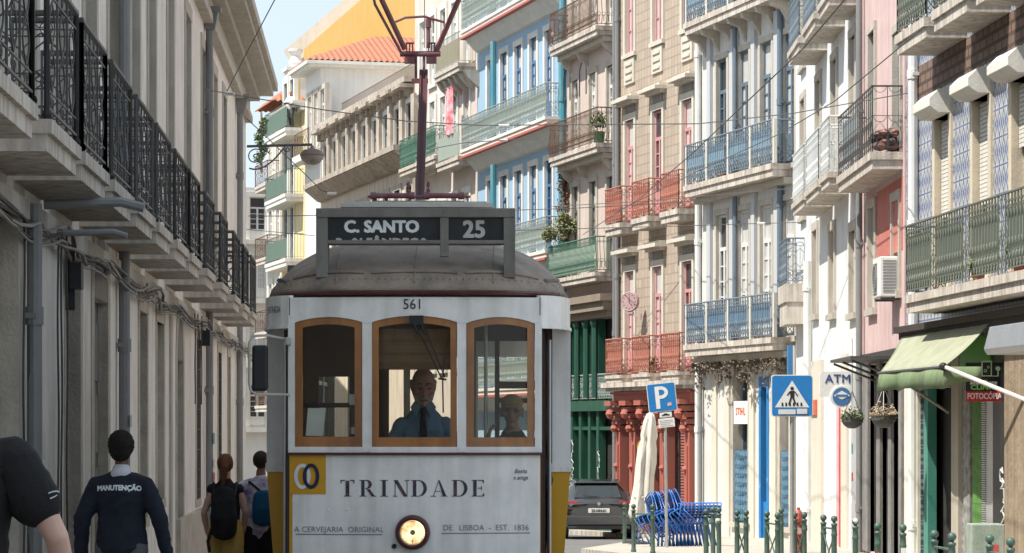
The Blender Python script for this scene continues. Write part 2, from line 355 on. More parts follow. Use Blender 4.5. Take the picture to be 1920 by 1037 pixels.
def rail(r, p, q, h, style):
    """ironwork from p to q (2D), rising h"""
    P, Q = Vector((p[0], p[1], 0)), Vector((q[0], q[1], 0)); L = (Q-P).length; d = (Q-P).normalized()
    X = lambda t, z: P + d*t + Vector((0, 0, z))
    def bar(t0, z0, t1, z1, k=.008): r.tube([X(t0, z0), X(t1, z1)], k, 4, caps=False)
    def poly(pts, k=.006): r.tube([X(t, z) for t, z in pts], k, 4, caps=False)
    if style == 'scroll':
        nd = Vector((-d.y, d.x, 0))
        r.tube([X(-.02, h), X(L+.02, h)], .026, 6); bar(0, .09, L, .09, .013); bar(0, h-.13, L, h-.13, .009); bar(0, .22, L, .22, .008)
        for t in (0, L): r.tube([X(t, 0), X(t, h)], .024, 6); r.ball(X(t, .035), .04, 8)
        n = max(1, round(L/.64)); m = L/n
        for i in range(n):
            t = (i+.5)*m
            if i: r.tube([X(i*m, .05), X(i*m, h)], .0125, 4, caps=False)
            a = m*.26
            poly([(t - a*math.sin(R(x)), .24 + (h-.40)*(x/360)) for x in range(0, 361, 30)], .008)
            poly([(t + a*math.sin(R(x)), .24 + (h-.40)*(x/360)) for x in range(0, 361, 30)], .009)
            poly(spiral(t-a*.5, .155, .05, .012, -90, 330), .006); poly(spiral(t+a*.5, .155, .05, .012, 270, -150), .006)
            poly(spiral(t, h-.065, .052, .052, 0, 360, 10), .006); poly(spiral(t, .56, .05, .05, 0, 360, 8), .007)
    elif style == 'mixed':
        t = 0; k = 0
        while t < L - .1:
            e = min(L, t + (1.62, .40)[k % 2]); rail(r, tuple(X(t, 0))[:2], tuple(X(e, 0))[:2], h, ('lattice', 'open')[k % 2]); t = e; k += 1
    elif style == 'bulge':
        r.tube([X(-.02, h), X(L+.02, h)], .02, 6); bar(0, .06, L, .06, .013); bar(0, h-.16, L, h-.16, .008)
        nd = Vector((d.y, -d.x, 0)); n = max(1, round(L/.125))
        for i in range(n+1):
            t = i*L/n; r.tube([X(t, .05), X(t, .2)+nd*.06, X(t, .38)+nd*.07, X(t, .6)+nd*.02, X(t, h-.16), X(t, h)], .011, 4, caps=False)
            if i < n:
                u = t + L/n/2; poly(arc(u, h-.16, L/n*.42, 0, 180, 5), .007); bar(u, .12, u, .32, .012); poly(arc(u, .33, L/n*.4, 180, 540, 7), .007)
    elif style == 'bars':
        r.tube([X(-.02, h), X(L+.02, h)], .018, 6); bar(0, .08, L, .08, .01)
        n = max(1, round(L/.13))
        for i in range(n+1): bar(i*L/n, 0, i*L/n, h, .008)
    elif style == 'open':
        r.tube([X(-.02, h), X(L+.02, h)], .016, 6); bar(0, .08, L, .08, .01); bar(0, h*.55, L, h*.55, .007)
        n = max(1, round(L/.24))
        for i in range(n+1): bar(i*L/n, 0, i*L/n, h, .009)
        for i in range(n):
            t = (i+.5)*L/n; k = L/n*.42
            poly(arc(t, h*.55, k, 180, 360, 8), .006); poly(arc(t, h, k, 180, 360, 8), .006); poly([(t-k, .1), (t-k, .35), (t, .5), (t+k, .35), (t+k, .1)], .006)
            poly(arc(t, .2, k*.5, 0, 360, 8), .006)
    else:   # lattice: dense cast panels
        r.tube([X(-.02, h), X(L+.02, h)], .02, 6); bar(0, .07, L, .07, .012); bar(0, h-.17, L, h-.17, .009); bar(0, .3, L, .3, .009)
        n = max(1, round(L/.17)); m = L/n
        for i in range(n+1):
            t = i*m; bar(t, .05, t, h, .013)
            if i < n:
                u = t + m/2
                poly(arc(u, h-.17, m*.45, 0, 180, 4), .011)
                poly([(t, .09), (u, .19), (t, .29)], .011); poly([(t+m, .09), (u, .19), (t+m, .29)], .011)
                bar(u, .3, u, h-.17, .006)
                poly([(t, .47), (u, .37), (t+m, .47)], .010); poly([(t, h-.33), (u, h-.22), (t+m, h-.33)], .010)
# street line on the right: far ends lie to the left
def SP(px):
    Y = (5.53 + .2654*68.4)/((px-960)/FL + .2654); return (5.53 - .2654*(Y-68.4), Y)
def cornice(f, u0, u1, z, w=.3, h=.3, m=None, name='cornice'):
    f.part(name, MB().box(u0, u1, -w*.4, 0, z, z+h*.4).box(u0-.01, u1+.01, -w, 0, z+h*.4, z+h*.7).box(u0-.02, u1+.02, -w*1.15, 0, z+h*.7, z+h), m or STONE)
def pipe(f, u, z0, z1, r=.055, m=None, y=-.09, hopper=False):
    a = MB().tube([(u, y, z0), (u, y, z1)], r, 10)
    z = z0 + .8
    while z < z1: a.box(u-r-.02, u+r+.02, y-r*.4, 0, z, z+.05); a.tube([(u, y, z-.05), (u, y, z+.1)], r*1.2, 10); z += 2.4
    if hopper: a.hexa([(u-.09,y-.09,z1-.25),(u+.09,y-.09,z1-.25),(u+.09,y+.07,z1-.25),(u-.09,y+.07,z1-.25),(u-.2,y-.16,z1+.05),(u+.2,y-.16,z1+.05),(u+.2,y+.08,z1+.05),(u-.2,y+.08,z1+.05)]); a.box(u-.24, u+.24, y-.2, y+.085, z1+.052, z1+.13)
    return smooth_by_angle(f.part('drainpipe', a, m or PIPE))
# ---------------------------------------------------------------- ground
ASPH = mat('asphalt', (.15,.148,.145), rough=.9, stain=(.09,.09,.09), amt=.7, scale=.8, streak=0, bump=.5, grain=60)
PAVE = wrap_tiles(mat('limestone_paving', (.56,.52,.45), rough=.85, stain=(.3,.27,.22), amt=.6, scale=1.0, streak=0, bump=.5, grain=14), 'brickxy', (.56,.52,.45), (.22,.20,.17), (.11,.11,1,.012))
def sheet(name, xs, dz, m):
    a = MB(); Ys = sorted(set([y for y, _ in GP] + [10, 18, 26, 35, 40, 44, 52, 56, 60, 66, 90, 110, 200])) ; Ys = [y for y in Ys if xs(y)]
    for y in Ys: x0, x1 = xs(y); a.v += [(x0, y, gz(y)+dz), (x1, y, gz(y)+dz)]
    a.f = [(2*i, 2*i+1, 2*i+3, 2*i+2) for i in range(len(Ys)-1)]
    return struct(name, a, m)
sheet('ground', lambda y: (-900, 900), -.03, ASPH)
def kx(y):       # kerb line on the right
    pts = [(-60, 4.4), (38, 3.85), (44, 2.9), (50, 1.95), (54, 1.35), (60, 2.3), (68, 3.4), (74, 3.35), (130, -11.6)]
    for (a, xa), (b, xb) in zip(pts, pts[1:]):
        if y <= b: return xa + (xb-xa)*(y-a)/(b-a)
sheet('street', lambda y: (-9 if y < 70 else -30, 14) if y <= 200 else None, 0, ASPH)
def pave(name, side):
    a = MB(); Ys = [-20, 0, 12, 20, 28, 34, 38, 41, 44, 47, 50, 52, 54, 57, 60, 64, 68, 74, 90, 110, 128]
    for y in Ys:
        x0, x1 = (kx(y), 14) if side > 0 else (-14, -2.92 - .05*y + .95)
        g = gz(y); a.v += [(x0, y, g-.1), (x0, y, g+.13), (x1, y, g+.13), (x1, y, g-.1)]
    for i in range(len(Ys)-1): a.f += [(4*i+j, 4*i+4+j, 4*i+5+j, 4*i+1+j) for j in range(3)]
    return struct(name, a, PAVE)
pave('pavement', 1); pave('pavement', -1)
a = MB()
for s in (-1, 1):
    for y0 in range(-10, 120, 10): a.hexa([(-.765+s*.45-.03, y0, gz(y0)+.002), (-.765+s*.45+.03, y0, gz(y0)+.002), (-.765+s*.45+.03, y0+10, gz(y0+10)+.002), (-.765+s*.45-.03, y0+10, gz(y0+10)+.002)] + [(-.765+s*.45+t, y, gz(y)+.006) for t, y in ((-.03, y0), (.03, y0), (.03, y0+10), (-.03, y0+10))])
struct('tram_rails', a, plain('rail_steel', (.35,.34,.33), .35, .8))

# ---------------------------------------------------------------- materials of the fronts
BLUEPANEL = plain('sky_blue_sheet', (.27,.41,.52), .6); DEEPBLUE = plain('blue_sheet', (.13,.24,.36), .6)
REDPANEL = plain('red_sheet', (.54,.25,.18), .6); REDIRON = mat('red_iron', (.44,.18,.13), stain=(.2,.06,.05), rough=.6, scale=5, bump=0)
BLUEIRON = mat('blue_grey_iron', (.13,.18,.23), stain=(.32,.32,.3), rough=.6, scale=5, bump=0)
RUSTIRON = mat('rusty_iron', (.13,.085,.06), stain=(.25,.12,.06), rough=.8, scale=6, bump=0)
GREENPANEL = plain('grey_green_sheet', (.36,.42,.35), .6); GREENIRON = mat('green_grey_iron', (.12,.14,.115), stain=(.2,.17,.13), rough=.6, scale=5, bump=0)
SAGE = plain('sage_sheet', (.40,.45,.39), .7); SAGEIRON = mat('sage_iron', (.33,.38,.36), stain=(.2,.2,.18), rough=.6, scale=5, bump=0)
TEALP = plain('teal_sheet', (.10,.25,.20), .6)
BLUEFR = plain('blue_frame', (.06,.16,.33), .5); PINKFR = plain('pink_frame', (.55,.27,.27), .5); GREYFR = plain('slate_frame', (.12,.16,.2), .5)
TEAL = mat('teal_pipe', (.05,.26,.33), stain=(.3,.35,.35), rough=.5, bump=0)
WHITEP = mat('white_pipe', (.72,.72,.7), stain=(.4,.4,.38), rough=.5, bump=0)
GREENW = mat('green_timber', (.015,.08,.05), stain=(.07,.12,.10), rough=.5, amt=.6, bump=.1)
REDW = mat('red_timber', (.40,.12,.09), stain=(.30,.14,.11), rough=.5, amt=.6, bump=.15)

# ================================================================ LEFT: the long shaded building
LW = mat('shaded_render', (.82,.76,.69), stain=(.44,.37,.30), amt=.62, scale=1.5, streak=.5, bump=.35)
LSTONE = mat('old_limestone', (.52,.455,.37), stain=(.24,.20,.165), amt=.8, scale=2.4, bump=.6, streak=.35)
LX = lambda y: -2.92 - .05*y
f = Fac('long_building', 'long shaded grey stone building with a row of black iron balconies on the left', (LX(10), 10), (LX(63.5), 63.5), 10.0, LW, 8, 'building', None)
LF = f
DKF = mat('dark_timber', (.085,.08,.07), stain=(.2,.19,.17), rough=.6, amt=.5, bump=.1)
pxs = [-110, -17, 78, 150, 206, 253, 291, 326, 353, 383, 411, 436, 454, 469]
def yy(px, w=.55): return f.u(px, w)
bw = 1.98; BL = []
for i, px in enumerate(pxs):
    u0 = yy(px); 
    if px == 78: u0 = yy(85)
    BL.append(u0)
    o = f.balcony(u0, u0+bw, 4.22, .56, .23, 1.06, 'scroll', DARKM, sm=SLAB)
    f.window(u0+bw/2, 4.24, 8.45, 1.15, 'french', .2, DKF if i % 3 else WOODW, STONE, recess=.26, proud=.02)
    # moulded console under each slab
zt = [(137, 3.45, 1.2, 0), (268, 3.45, 1.15, .9), (300, 3.42, 1.2, 1.1), (371, 3.45, .9, 1.0), (411, 3.4, .9, 1.0), (429, 3.4, .9, 1.0), (446, 3.4, .9, 1.0)]
for px, top, wd, bot in zt:
    Y = f.Y(px); b = gz(Y) + .13 + bot
    o = f.window(f.u(px), b, top, wd, 'shop' if bot < .5 else 'sash', .2, DKF, LSTONE, recess=.3, proud=.012)
    if px in (371, 411):      # iron bars over the window
        g = MB()
        for k in range(6): g.tube([(-wd/2+wd*(k+.5)/6, -.02, .02), (-wd/2+wd*(k+.5)/6, -.02, top-b)], .01, 4)
        for k in range(8): g.tube([(-wd/2, -.02, (top-b)*(k+.5)/8), (wd/2, -.02, (top-b)*(k+.5)/8)], .008, 4)
        obj('grille', g, DARKM, o)
# big doorway stones at the very left
f.window(f.u(8), gz(21)+.13, 3.75, 1.6, 'shop', .34, DKF, LSTONE, recess=.35, proud=.012)
f.window(f.u(-130), gz(18)+.13, 3.6, 1.3, 'shop', .3, DKF, LSTONE, recess=.35, proud=.012)
# arched doors: stone arch standing proud of the wall, dark leaves inside
for px, wd, zs in ((188, 1.5, 3.35), (337, 1.3, 3.0)):
    u = f.u(px); b = gz(f.Y(px)) + .13; r = wd/2
    f.opening(u-r, u+r, b, zs)
    a = MB()
    out = arc(u, zs, r+.26, 0, 180, 12); inn = arc(u, zs, r-.004, 0, 180, 12)
    for k in range(12):
        o4 = [out[k], out[k+1], inn[k+1], inn[k]]
        a.prism(o4, 1, -.014, .05)
    a.box(u-r-.26, u-r+.004, -.014, .27, b, zs); a.box(u+r-.004, u+r+.26, -.014, .27, b, zs)
    d = MB(); d.prism([(u-r+.01, zs-.001)] + arc(u, zs, r-.01, 180, 0, 12), 1, -.012, -.002)
    d.box(u-r, u-.01, .1, .16, b, zs).box(u+.01, u+r, .1, .16, b, zs)
    for k in (0, 1):
        for q in range(4): 
            x0 = u - r + .1 + k*r; zz = b + .15 + q*.78; d.box(x0, x0+r-.2, .08, .1, zz, zz+.62)
    p = f.part('door_surround', a, LSTONE); q = obj('door', d, DKF, f.root)
    for v in q.data.vertices: v.co.z -= f.zb
# base course and pilaster strips
f.part('plinth', MB().box(f.u(330), f.L, -.07, 0, gz(40)-1.5, gz(45)+.95), LSTONE)
a = MB()
for px in (318,): u = f.u(px); a.box(u-.13, u+.13, -.035, 0, -1, 3.92)
f.part('pilaster', a, STONE)
# cornice and parapet
a = MB(); a.box(0, f.L, -.16, 0, 8.95, 9.1).box(0, f.L, -.1, 0, 9.1, 9.45).box(0, f.L, -.32, 0, 9.45, 9.6).box(0, f.L+.3, -.62, 0, 9.6, 9.72).box(0, f.L+.35, -.72, .1, 9.72, 9.9)
f.part('cornice', a, STONE)
f.part('string_course', MB().box(0, f.L, -.06, 0, 3.72, 3.88), STONE)
for px, z0, z1, hp in ((67, 0, 3.86, 0), (235, 0, 9.4, 0), (394, -.3, 9.1, 1), (451, -.4, 8.9, 1)): pipe(f, f.u(px, .1), z0-.3, z1, .065, hopper=bool(hp))
# side arms of gutters sticking out under the slabs
f.part('bracket', MB().tube([(f.u(60), -.1, 3.9), (f.u(60)+.05, -.75, 3.93), (f.u(60)+.05, -.95, 3.88)], .045, 8).tube([(f.u(85), -.1, 3.72), (f.u(85)+.05, -.6, 3.74), (f.u(85)+.05, -.72, 3.7)], .03, 8), PIPE)
f.part('junction_box', MB().box(f.u(118), f.u(118)+.22, -.17, -.06, 3.3, 3.55).box(f.u(118)+.1, f.u(118)+.13, -.1, 0, 3.1, 3.7), BLACK)
f.part('junction_box', MB().box(f.u(371), f.u(371)+.3, -.2, -.05, 3.35, 3.6), BLACK)
f.wall(.3)
# cables running along below the balconies
rnd = random.Random(3)
CABLE = plain('cable_sheath', (.05,.045,.045), .6); CABLE2 = plain('grey_cable', (.25,.23,.21), .6)
for j in range(5):
    pts = []; ph = rnd.random()*6
    for k in range(90):
        u = 9.5 + k*.57; sag = abs(math.sin(u*.6+ph*.2))*.12
        pts.append((u, -.10-.05*math.sin(u*1.7+ph)-rnd.random()*.02-(.4 if .3 < (u*.19) % 1 < .4 else 0)*0, 3.80 - j*.035 - sag - .03*math.sin(u*2.3+ph)))
    a = MB().tube(pts, .010+.004*(j % 3), 5); a.map(lambda x, y, z: (x, y, z - f.zb)); p = obj('wall_cable', a, CABLE if j % 2 else CABLE2, f.root)
a = MB()
for j, px in enumerate((36, 44, 96, 100, 108, 354, 358, 364)):
    u = f.u(px); a.tube([(u + .05*math.sin(k*.9+j), -.04-.012*j, 3.8-k*.27 if px < 300 else 3.8-k*.12) for k in range(13)], .01, 5)
f.part('hanging_cable', a, CABLE)

# ================================================================ RIGHT, near to far
# --- R1 tiled house with green balconies
T1 = wrap_tiles(mat('blue_white_tiles', (.6,.6,.6), stain=(.25,.22,.2), amt=.45, scale=2, bump=.05, rough=.35), 'loz', (.56,.55,.50), (.07,.12,.27), (.24, .40))
f = Fac('tiled_house', 'blue and white tiled house with roller shutters above green balconies at the right edge', (6.43, 45.2), (7.6, 29.0), 14, T1)
R1 = f
for px in (1770, 1843, 1918, 2010):
    u = f.u(px); z0 = 4.02; z1 = 6.75
    o = f.window(u, z0, z1, .92, 'french', .17, WOODW, mat('beige_stone', (.60,.52,.40), stain=(.35,.3,.22)), recess=.24)
    sh = MB(); zl = z1 - z0
    for k in range(24 if px != 1918 else 14): sh.box(-.44, .44, .06, .085, zl-.1-k*.062, zl-.1-k*.062+.052)
    obj('shutter', sh, mat('shutter_slats', (.66,.63,.57), stain=(.4,.38,.33)), o)
    bx = MB().prism([(.02, zl+.0), (-.22, zl+.0), (-.36, zl+.1), (-.36, zl+.22), (-.22, zl+.36), (.0, zl+.4)], 0, -.58, .58)
    obj('shutter_box', bx, mat('shutter_box_paint', (.72,.69,.62), stain=(.45,.42,.36)), o, bevel=.008)
f.balcony(f.u(1700,.6)+.0, f.L-.1, 4.0, .6, .27, 1.06, 'mixed', GREENIRON, GREENPANEL, gaps=tuple((a, a+1.55) for a in [-(f.L-.1-f.u(1700,.6))/2+.02+k*2.02 for k in range(6)]))
for k in range(4): u0 = f.u(1690, .6) - .2 + k*2.55; f.balcony(u0, u0+2.0, 8.05, .62, .3, 1.05, 'lattice', GREENIRON, GREENPANEL)
f.part('old_brick_band', MB().box(.3, f.L-.2, -.012, 0, 7.22, 7.74), wrap_tiles(mat('dark_brick_band', (.3,.2,.15), stain=(.1,.07,.05), amt=.7, scale=3, bump=.3), 'brick', (.24,.15,.11), (.07,.05,.04), (.36,.16,1,.03)))
f.part('cornice', MB().box(.4, f.L, -.3, 0, 3.5, 3.6).box(.42, f.L, -.22, 0, 3.4, 3.5), mat('under_slab_shade', (.05,.04,.035)))  # dark strip painting the shade below the balcony slab
pipe(f, f.u(1711, .1), -.4, 12, .08, WHITEP)
# ground floor of R1
g0 = gz(41)+.13
f.opening(f.u(1726), f.u(1792), g0, 3.2); f.opening(f.u(1808), f.u(1898), g0, 3.2)
u0, u1 = f.u(1726), f.u(1792)
a = MB().box(u0, u0+.45, .05, .12, g0, 2.6).box(u0+.45, u0+.52, .0, .14, g0, 2.6).box(u1-.25, u1-.03, .1, .15, g0+.8, 2.6); f.part('door', a, mat('sea_green_door', (.05,.22,.17), stain=(.2,.3,.26), amt=.5))
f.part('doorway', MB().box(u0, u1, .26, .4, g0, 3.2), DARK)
f.part('lintel', MB().box(u0-.02, u1+.02, -.12, .12, 2.6, 2.72).box(u0, u1, -.02, .1, 2.72, 3.2), mat('grey_timber', (.28,.25,.22), stain=(.15,.13,.11)))
f.part('pillar', MB().box(0.05, u0, -.05, .1, g0-.3, 3.3), mat('flaking_whitewash', (.70,.66,.58), stain=(.28,.24,.2), amt=.8, scale=3, thresh=.55))
f.part('pillar', MB().box(u1, u1+.45, -.07, .1, g0-.3, 3.3), mat('beige_pillar', (.42,.38,.31), stain=(.25,.22,.18)))
u0, u1 = f.u(1808), f.u(1898)
f.part('shopfront', MB().box(u0, u1, .24, .4, g0, 3.2).box(f.u(1866), u1, -.03, .24, g0, 3.2), mat('black_shopfront', (.012,.01,.01), rough=.35, stain=(.03,.03,.03)))
gp = MB().box(f.u(1826), f.u(1842), -.02, .2, g0, 2.5)
f.part('green_board', gp, wrap_tiles(mat('green_board_paint', (.2,.4,.1), stain=(.03,.06,.02), scale=9, amt=.9, streak=.1, thresh=.55), 'brick', (.10,.24,.05), (.06,.14,.03), (.8,.8,1,.01)))
f.part('advert_column', MB().box(f.u(1810), f.u(1822), -.03, .2, g0, 2.55), mat('worn_grey_sticker', (.3,.3,.28), stain=(.08,.08,.07), scale=8, amt=.9, streak=.1))
a = MB()
for k in range(60): zz = g0+.75+k*.032; a.box(f.u(1845), f.u(1852), -.04, .02, zz, zz+.018)
a.box(f.u(1852), f.u(1864), -.02, .1, g0, 2.7); f.part('roller_shutter_edge', a, plain('bright_metal', (.6,.6,.6), .35, .6))
f.part('green_fascia', MB().box(f.u(1806), f.u(1864), -.06, .0, 2.85, 3.3), plain('vivid_green', (.05,.27,.015), .4))
f.part('corner_pier', MB().box(f.u(1899), f.L, -.12, .1, g0-.3, 3.12), mat('rough_brown_stone', (.30,.23,.16), stain=(.12,.09,.06), scale=4, amt=.8, bump=.9, grain=12))
f.wall()
f.part('metal_awning_box', MB().prism([(-.15, 2.95), (-.75, 2.95), (-.8, 3.02), (-.72, 3.32), (-.15, 3.4)], 0, f.u(1886, .5), f.L-1), mat('galvanised', (.42,.44,.46), rough=.35, metal=.6, stain=(.3,.3,.3)), bevel=.01)

# --- R2 pink house
PINK = mat('pink_render', (.62,.46,.44), stain=(.42,.27,.25), amt=.85, scale=1.8, bump=.2)
f = Fac('pink_house', 'narrow salmon pink house with one black iron balcony hung with things', (6.4, 50.8), (6.4, 45.22), 15, PINK); R2 = f
for px, a, b in ((1637, f.z(1637, 600), f.z(1637, 388)), (1682, f.z(1682, 570), f.z(1682, 375))): f.window(f.u(px), a+.2, b, .85 if px < 1650 else .8, 'casement', .13)
for px in (1637, 1684): f.window(f.u(px), 6.5, f.z(px, 60), .8, 'french', .12, GREYFR)
f.balcony(.7, f.L-.2, 6.5, .5, .28, 1.08, 'open', DARKM, None)
f.part('laundry', MB().box(.8, 3.0, -.44, -.42, 6.72, 7.45), mat('grey_mesh_cloth', (.22,.25,.25), stain=(.4,.45,.45)))
a = MB(); rr = random.Random(5)
for k in range(16): a.ball((f.L-.6+rr.random()*.35, -.1-rr.random()*.3, 6.6+rr.random()*.25), .09+rr.random()*.06, 8, (1, 1, .6))
f.part('balcony_clutter', a, mat('clutter', (.08,.08,.08), stain=(.5,.2,.15), scale=7, amt=.9))
f.part('balcony_shade_patch', MB().box(2.2, f.L-.15, -.006, 0, 4.9, 6.1), mat('balcony_shade_red', (.50,.14,.11), stain=(.45,.3,.25), scale=3))  # deep red sheet paints the shadow the balcony casts on the pink wall
g0 = gz(48)+.13
for a0, a1 in ((1632, 1648), (1655, 1670), (1676, 1690)):
    f.opening(f.u(a0), f.u(a1), g0, 3.1); u0, u1 = f.u(a0), f.u(a1)
    f.part('door', MB().box(u0, u1, .12, .2, g0, 3.1).box(u0+.06, u0+.14, .06, .12, g0, 3.1).box(u1-.2, u1-.1, .05, .12, g0, 2.4), mat('charcoal_door', (.035,.032,.032), rough=.5, stain=(.12,.11,.11)))
a = MB()
es = [.02] + [f.u(x) for x in (1632, 1648, 1655, 1670, 1676, 1690)] + [f.L-.03]
for q in range(0, 8, 2): a.box(es[q], es[q+1], -.05, .1, g0, 3.12)
f.part('shop_pilaster', a, mat('dark_grey_timber', (.16,.155,.15), stain=(.4,.38,.35), scale=4))
f.part('shopfront', MB().box(.1, f.L-.05, -.06, 0, 3.12, 3.3), mat('black_shopfront', (.012,.01,.01)))
a = MB().box(2.0, 4.9, -.8, 0, 3.12, 3.17)
for k in range(3): a.tube([(2.1+k*1.3, 0, 2.8), (2.1+k*1.3, -.75, 3.1)], .02, 6)
f.part('canopy', a, DARKM)
f.wall()

# --- R3 white house
WH = mat('white_render', (.72,.73,.73), stain=(.42,.42,.42), amt=.7, scale=1.6, bump=.12)
f = Fac('white_house', 'bright white house with small pale balconies on consoles beside the pink one', (6.58, 64.3), (6.4, 50.82), 16, WH); R3 = f
for px in (1530, 1562, 1601): f.window(f.u(px), f.z(px, 612)+.25, f.z(px, 432), .95, 'casement', .16, None, STONE)
for px in (1507, 1536, 1566, 1601):
    f.window(f.u(px), 6.72, 9.35, 1.0, 'french', .14, None, STONE); f.window(f.u(px), 10.1, 12.8, 1.0, 'french', .14)
for a0, a1 in ((58.4, 55.9), (55.4, 52.9)): f.balcony(64.3-a0, 64.3-a1, 6.68, .58, .24, 1.02, 'lattice', mat('white_iron', (.6,.62,.62), rough=.6, bump=0), None)
f.balcony(64.3-52.4, 64.3-50.9, 6.68, .58, .24, 1.02, 'lattice', mat('white_iron', (.6,.62,.62)), None)
for a0, a1 in ((59.4, 57.0), (56.0, 53.6), (52.8, 50.9)): f.balcony(64.3-a0, 64.3-a1, 10.0, .58, .26, 1.02, 'lattice', BLUEIRON, None)
f.balcony(.3, 2.2, 5.2, .4, .9, 1.02, 'lattice', BLUEIRON, None)
g0 = gz(55)+.13
f.part('pillar', MB().box(f.u(1526), f.u(1545), -.06, 0, g0-.3, 3.4).box(f.u(1581), f.u(1592), -.05, 0, g0-.3, 3.4), mat('cream_pier', (.62,.57,.48), stain=(.5,.45,.38)))
f.opening(f.u(1568), f.u(1578), g0, 2.6); f.part('door', MB().box(f.u(1568), f.u(1578), .05, .12, g0, 2.6), plain('scarlet_door', (.5,.03,.03), .5))
f.opening(f.u(1596), f.u(1612), g0, 2.7); f.part('door', MB().box(f.u(1596), f.u(1612), .1, .18, g0, 2.7), mat('sticker_covered_door', (.25,.25,.25), stain=(.05,.05,.06), scale=8, amt=.9, streak=.1))
f.part('sign_board', MB().box(f.u(1527), f.u(1538), -.1, 0, f.z(1532, 778), f.z(1532, 750)), plain('orange_red_sign', (.6,.12,.06), .5))
pipe(f, f.u(1514, .1), -.6, 5.6, .1, WHITEP); pipe(f, f.u(1612, .08), -.3, 13, .06, PIPE)
f.wall()

# --- R4 grey white house, sky blue balconies
GW = mat('grey_white_render', (.62,.61,.57), stain=(.38,.37,.36), amt=.6, scale=1.1, bump=.15)
f = Fac('blue_balcony_house', 'grey white house with long light blue balconies above a row of shuttered shops', SP(1312), SP(1490), 17, GW); R4 = f
SLPIL = mat('blue_grey_pilaster', (.46,.47,.48), stain=(.45,.46,.48), amt=.6)
wpx = (1355, 1396, 1438, 1481)
for zt_, top in ((4.08, 7.3), (8.12, 11.2), (12.25, 15.0)):
    for px in wpx: f.window(f.u(px), zt_+.02, top, .78, 'french', .13, GREYFR if zt_ > 8 else WOODW, STONE)
    a = MB()
    for px in (1334, 1376, 1417, 1460): a.box(f.u(px)-.13, f.u(px)+.13, -.09, 0, zt_, zt_+3.7)
    f.part('pilaster', a, SLPIL)
Lb = f.L - .5
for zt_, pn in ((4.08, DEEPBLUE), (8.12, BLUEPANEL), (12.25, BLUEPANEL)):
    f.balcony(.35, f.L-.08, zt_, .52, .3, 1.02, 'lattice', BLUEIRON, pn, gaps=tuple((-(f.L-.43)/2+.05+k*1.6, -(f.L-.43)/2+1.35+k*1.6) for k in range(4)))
    a = MB()
    for k in range(5): u = .45 + k*1.6; a.box(u-.05, u+.05, -.53, -.45, zt_, zt_+1.03)
    f.part('balcony_post', a, mat('pale_post', (.6,.58,.52)))
    if zt_ > 9:
        c = MB()
        for k in range(7): u = .5+k*1.0; c.prism([(0, zt_-.3), (-.5, zt_-.3), (-.45, zt_-.42), (-.2, zt_-.5), (0, zt_-.85)], 0, u-.08, u+.08)
        f.part('console', c, STONE)
    else: f.part('band', MB().box(.3, f.L-.05, -.25, 0, zt_-.46, zt_-.31), STONE)
g0 = gz(68)+.13
for a0, a1, kind in ((1377, 1405, 'shop'), (1424, 1442, 'door'), (1465, 1484, 'shop')):
    u0, u1 = f.u(a0), f.u(a1)
    if kind == 'shop':
        o = f.window((u0+u1)/2, g0+.35, 3.35, u1-u0, 'shop', .16, GREYFR, STONE, recess=.3)
        g = MB(); W_ = (u1-u0)/2 - .03
        for k in range(9):
            for z in range(8): g.tube([(-W_+2*W_*(k+.5)/9, -.01, z*.22), (-W_+2*W_*(k+1)/9, -.01, z*.22+.11), (-W_+2*W_*(k+.5)/9, -.01, z*.22+.22)], .012, 4)
        for k in range(9): g.tube([(-W_+2*W_*k/8.0, 0, -.1), (-W_+2*W_*k/8.0, 0, 1.8)], .014, 4)
        g.box(-W_, W_, .01, .03, -.1, 1.75)
        obj('lattice_gate', g, mat('faded_blue_gate', (.10,.22,.32), stain=(.3,.36,.4), scale=5), o)
    else:
        f.opening(u0, u1, g0, 3.2)
        f.part('door', MB().box(u0, u0+.14, -.02, .15, g0, 3.2).box(u1-.14, u1, -.02, .15, g0, 3.2).box(u0+.14, u1-.14, -.02, .15, 2.95, 3.2).box(u0+.14, u1-.14, .05, .1, g0, g0+.9), plain('bright_blue_frame', (.03,.20,.48), .4))
        f.part('door_glass', MB().box(u0+.14, u1-.14, .12, .13, g0, 2.95), PANE)
u0, u1 = f.u(1377), f.u(1405)
f.part('shop_sign', MB().box(u0+.03, u1-.03, -.03, 0.05, f.z(1391, 795), f.z(1391, 752)), plain('sign_white', (.75,.75,.72), .4))
text('sign_lettering', 'STIHL', .25, plain('sign_orange_red', (.75,.10,.03), .4), f.root, ((u0+u1)/2, -.036, f.z(1391, 772)-f.zb), xs=1.0, bold=.001, spacing=1.12)
a = MB()
for px in (1342, 1366, 1412, 1453, 1487): u = f.u(px); a.box(u-.16, u+.16, -.05, 0, g0-.3, 3.6)
f.part('pier', a, mat('cream_pier', (.62,.57,.48)))
# tangle of dead creeper and cables below the first slab
rnd = random.Random(8); a = MB()
for k in range(260):
    u = .2 + rnd.random()*(f.L-.3); z = 3.6 - abs(rnd.gauss(0, .12)) - (.5*rnd.random() if abs((u % 1.7)-.85) < .2 else 0); y = -.1-rnd.random()*.35
    a.tube([(u, y, z), (u+rnd.uniform(-.2,.2), y+.05, z-rnd.random()*.2)], .012, 3)
    a.ball((u, y, z), .03+rnd.random()*.03, 4)
f.part('creeper', a, mat('dead_creeper', (.09,.065,.045), stain=(.25,.2,.14), scale=6))
pipe(f, .12, -1.3, 15, .08, WHITEP); pipe(f, .32, -1.3, 3.5, .05, PIPE); pipe(f, f.u(1462, .1), 4, 15, .07, GREYFR); pipe(f, f.u(1378, .1), 3.8, 15, .05, GREYFR)
f.wall()

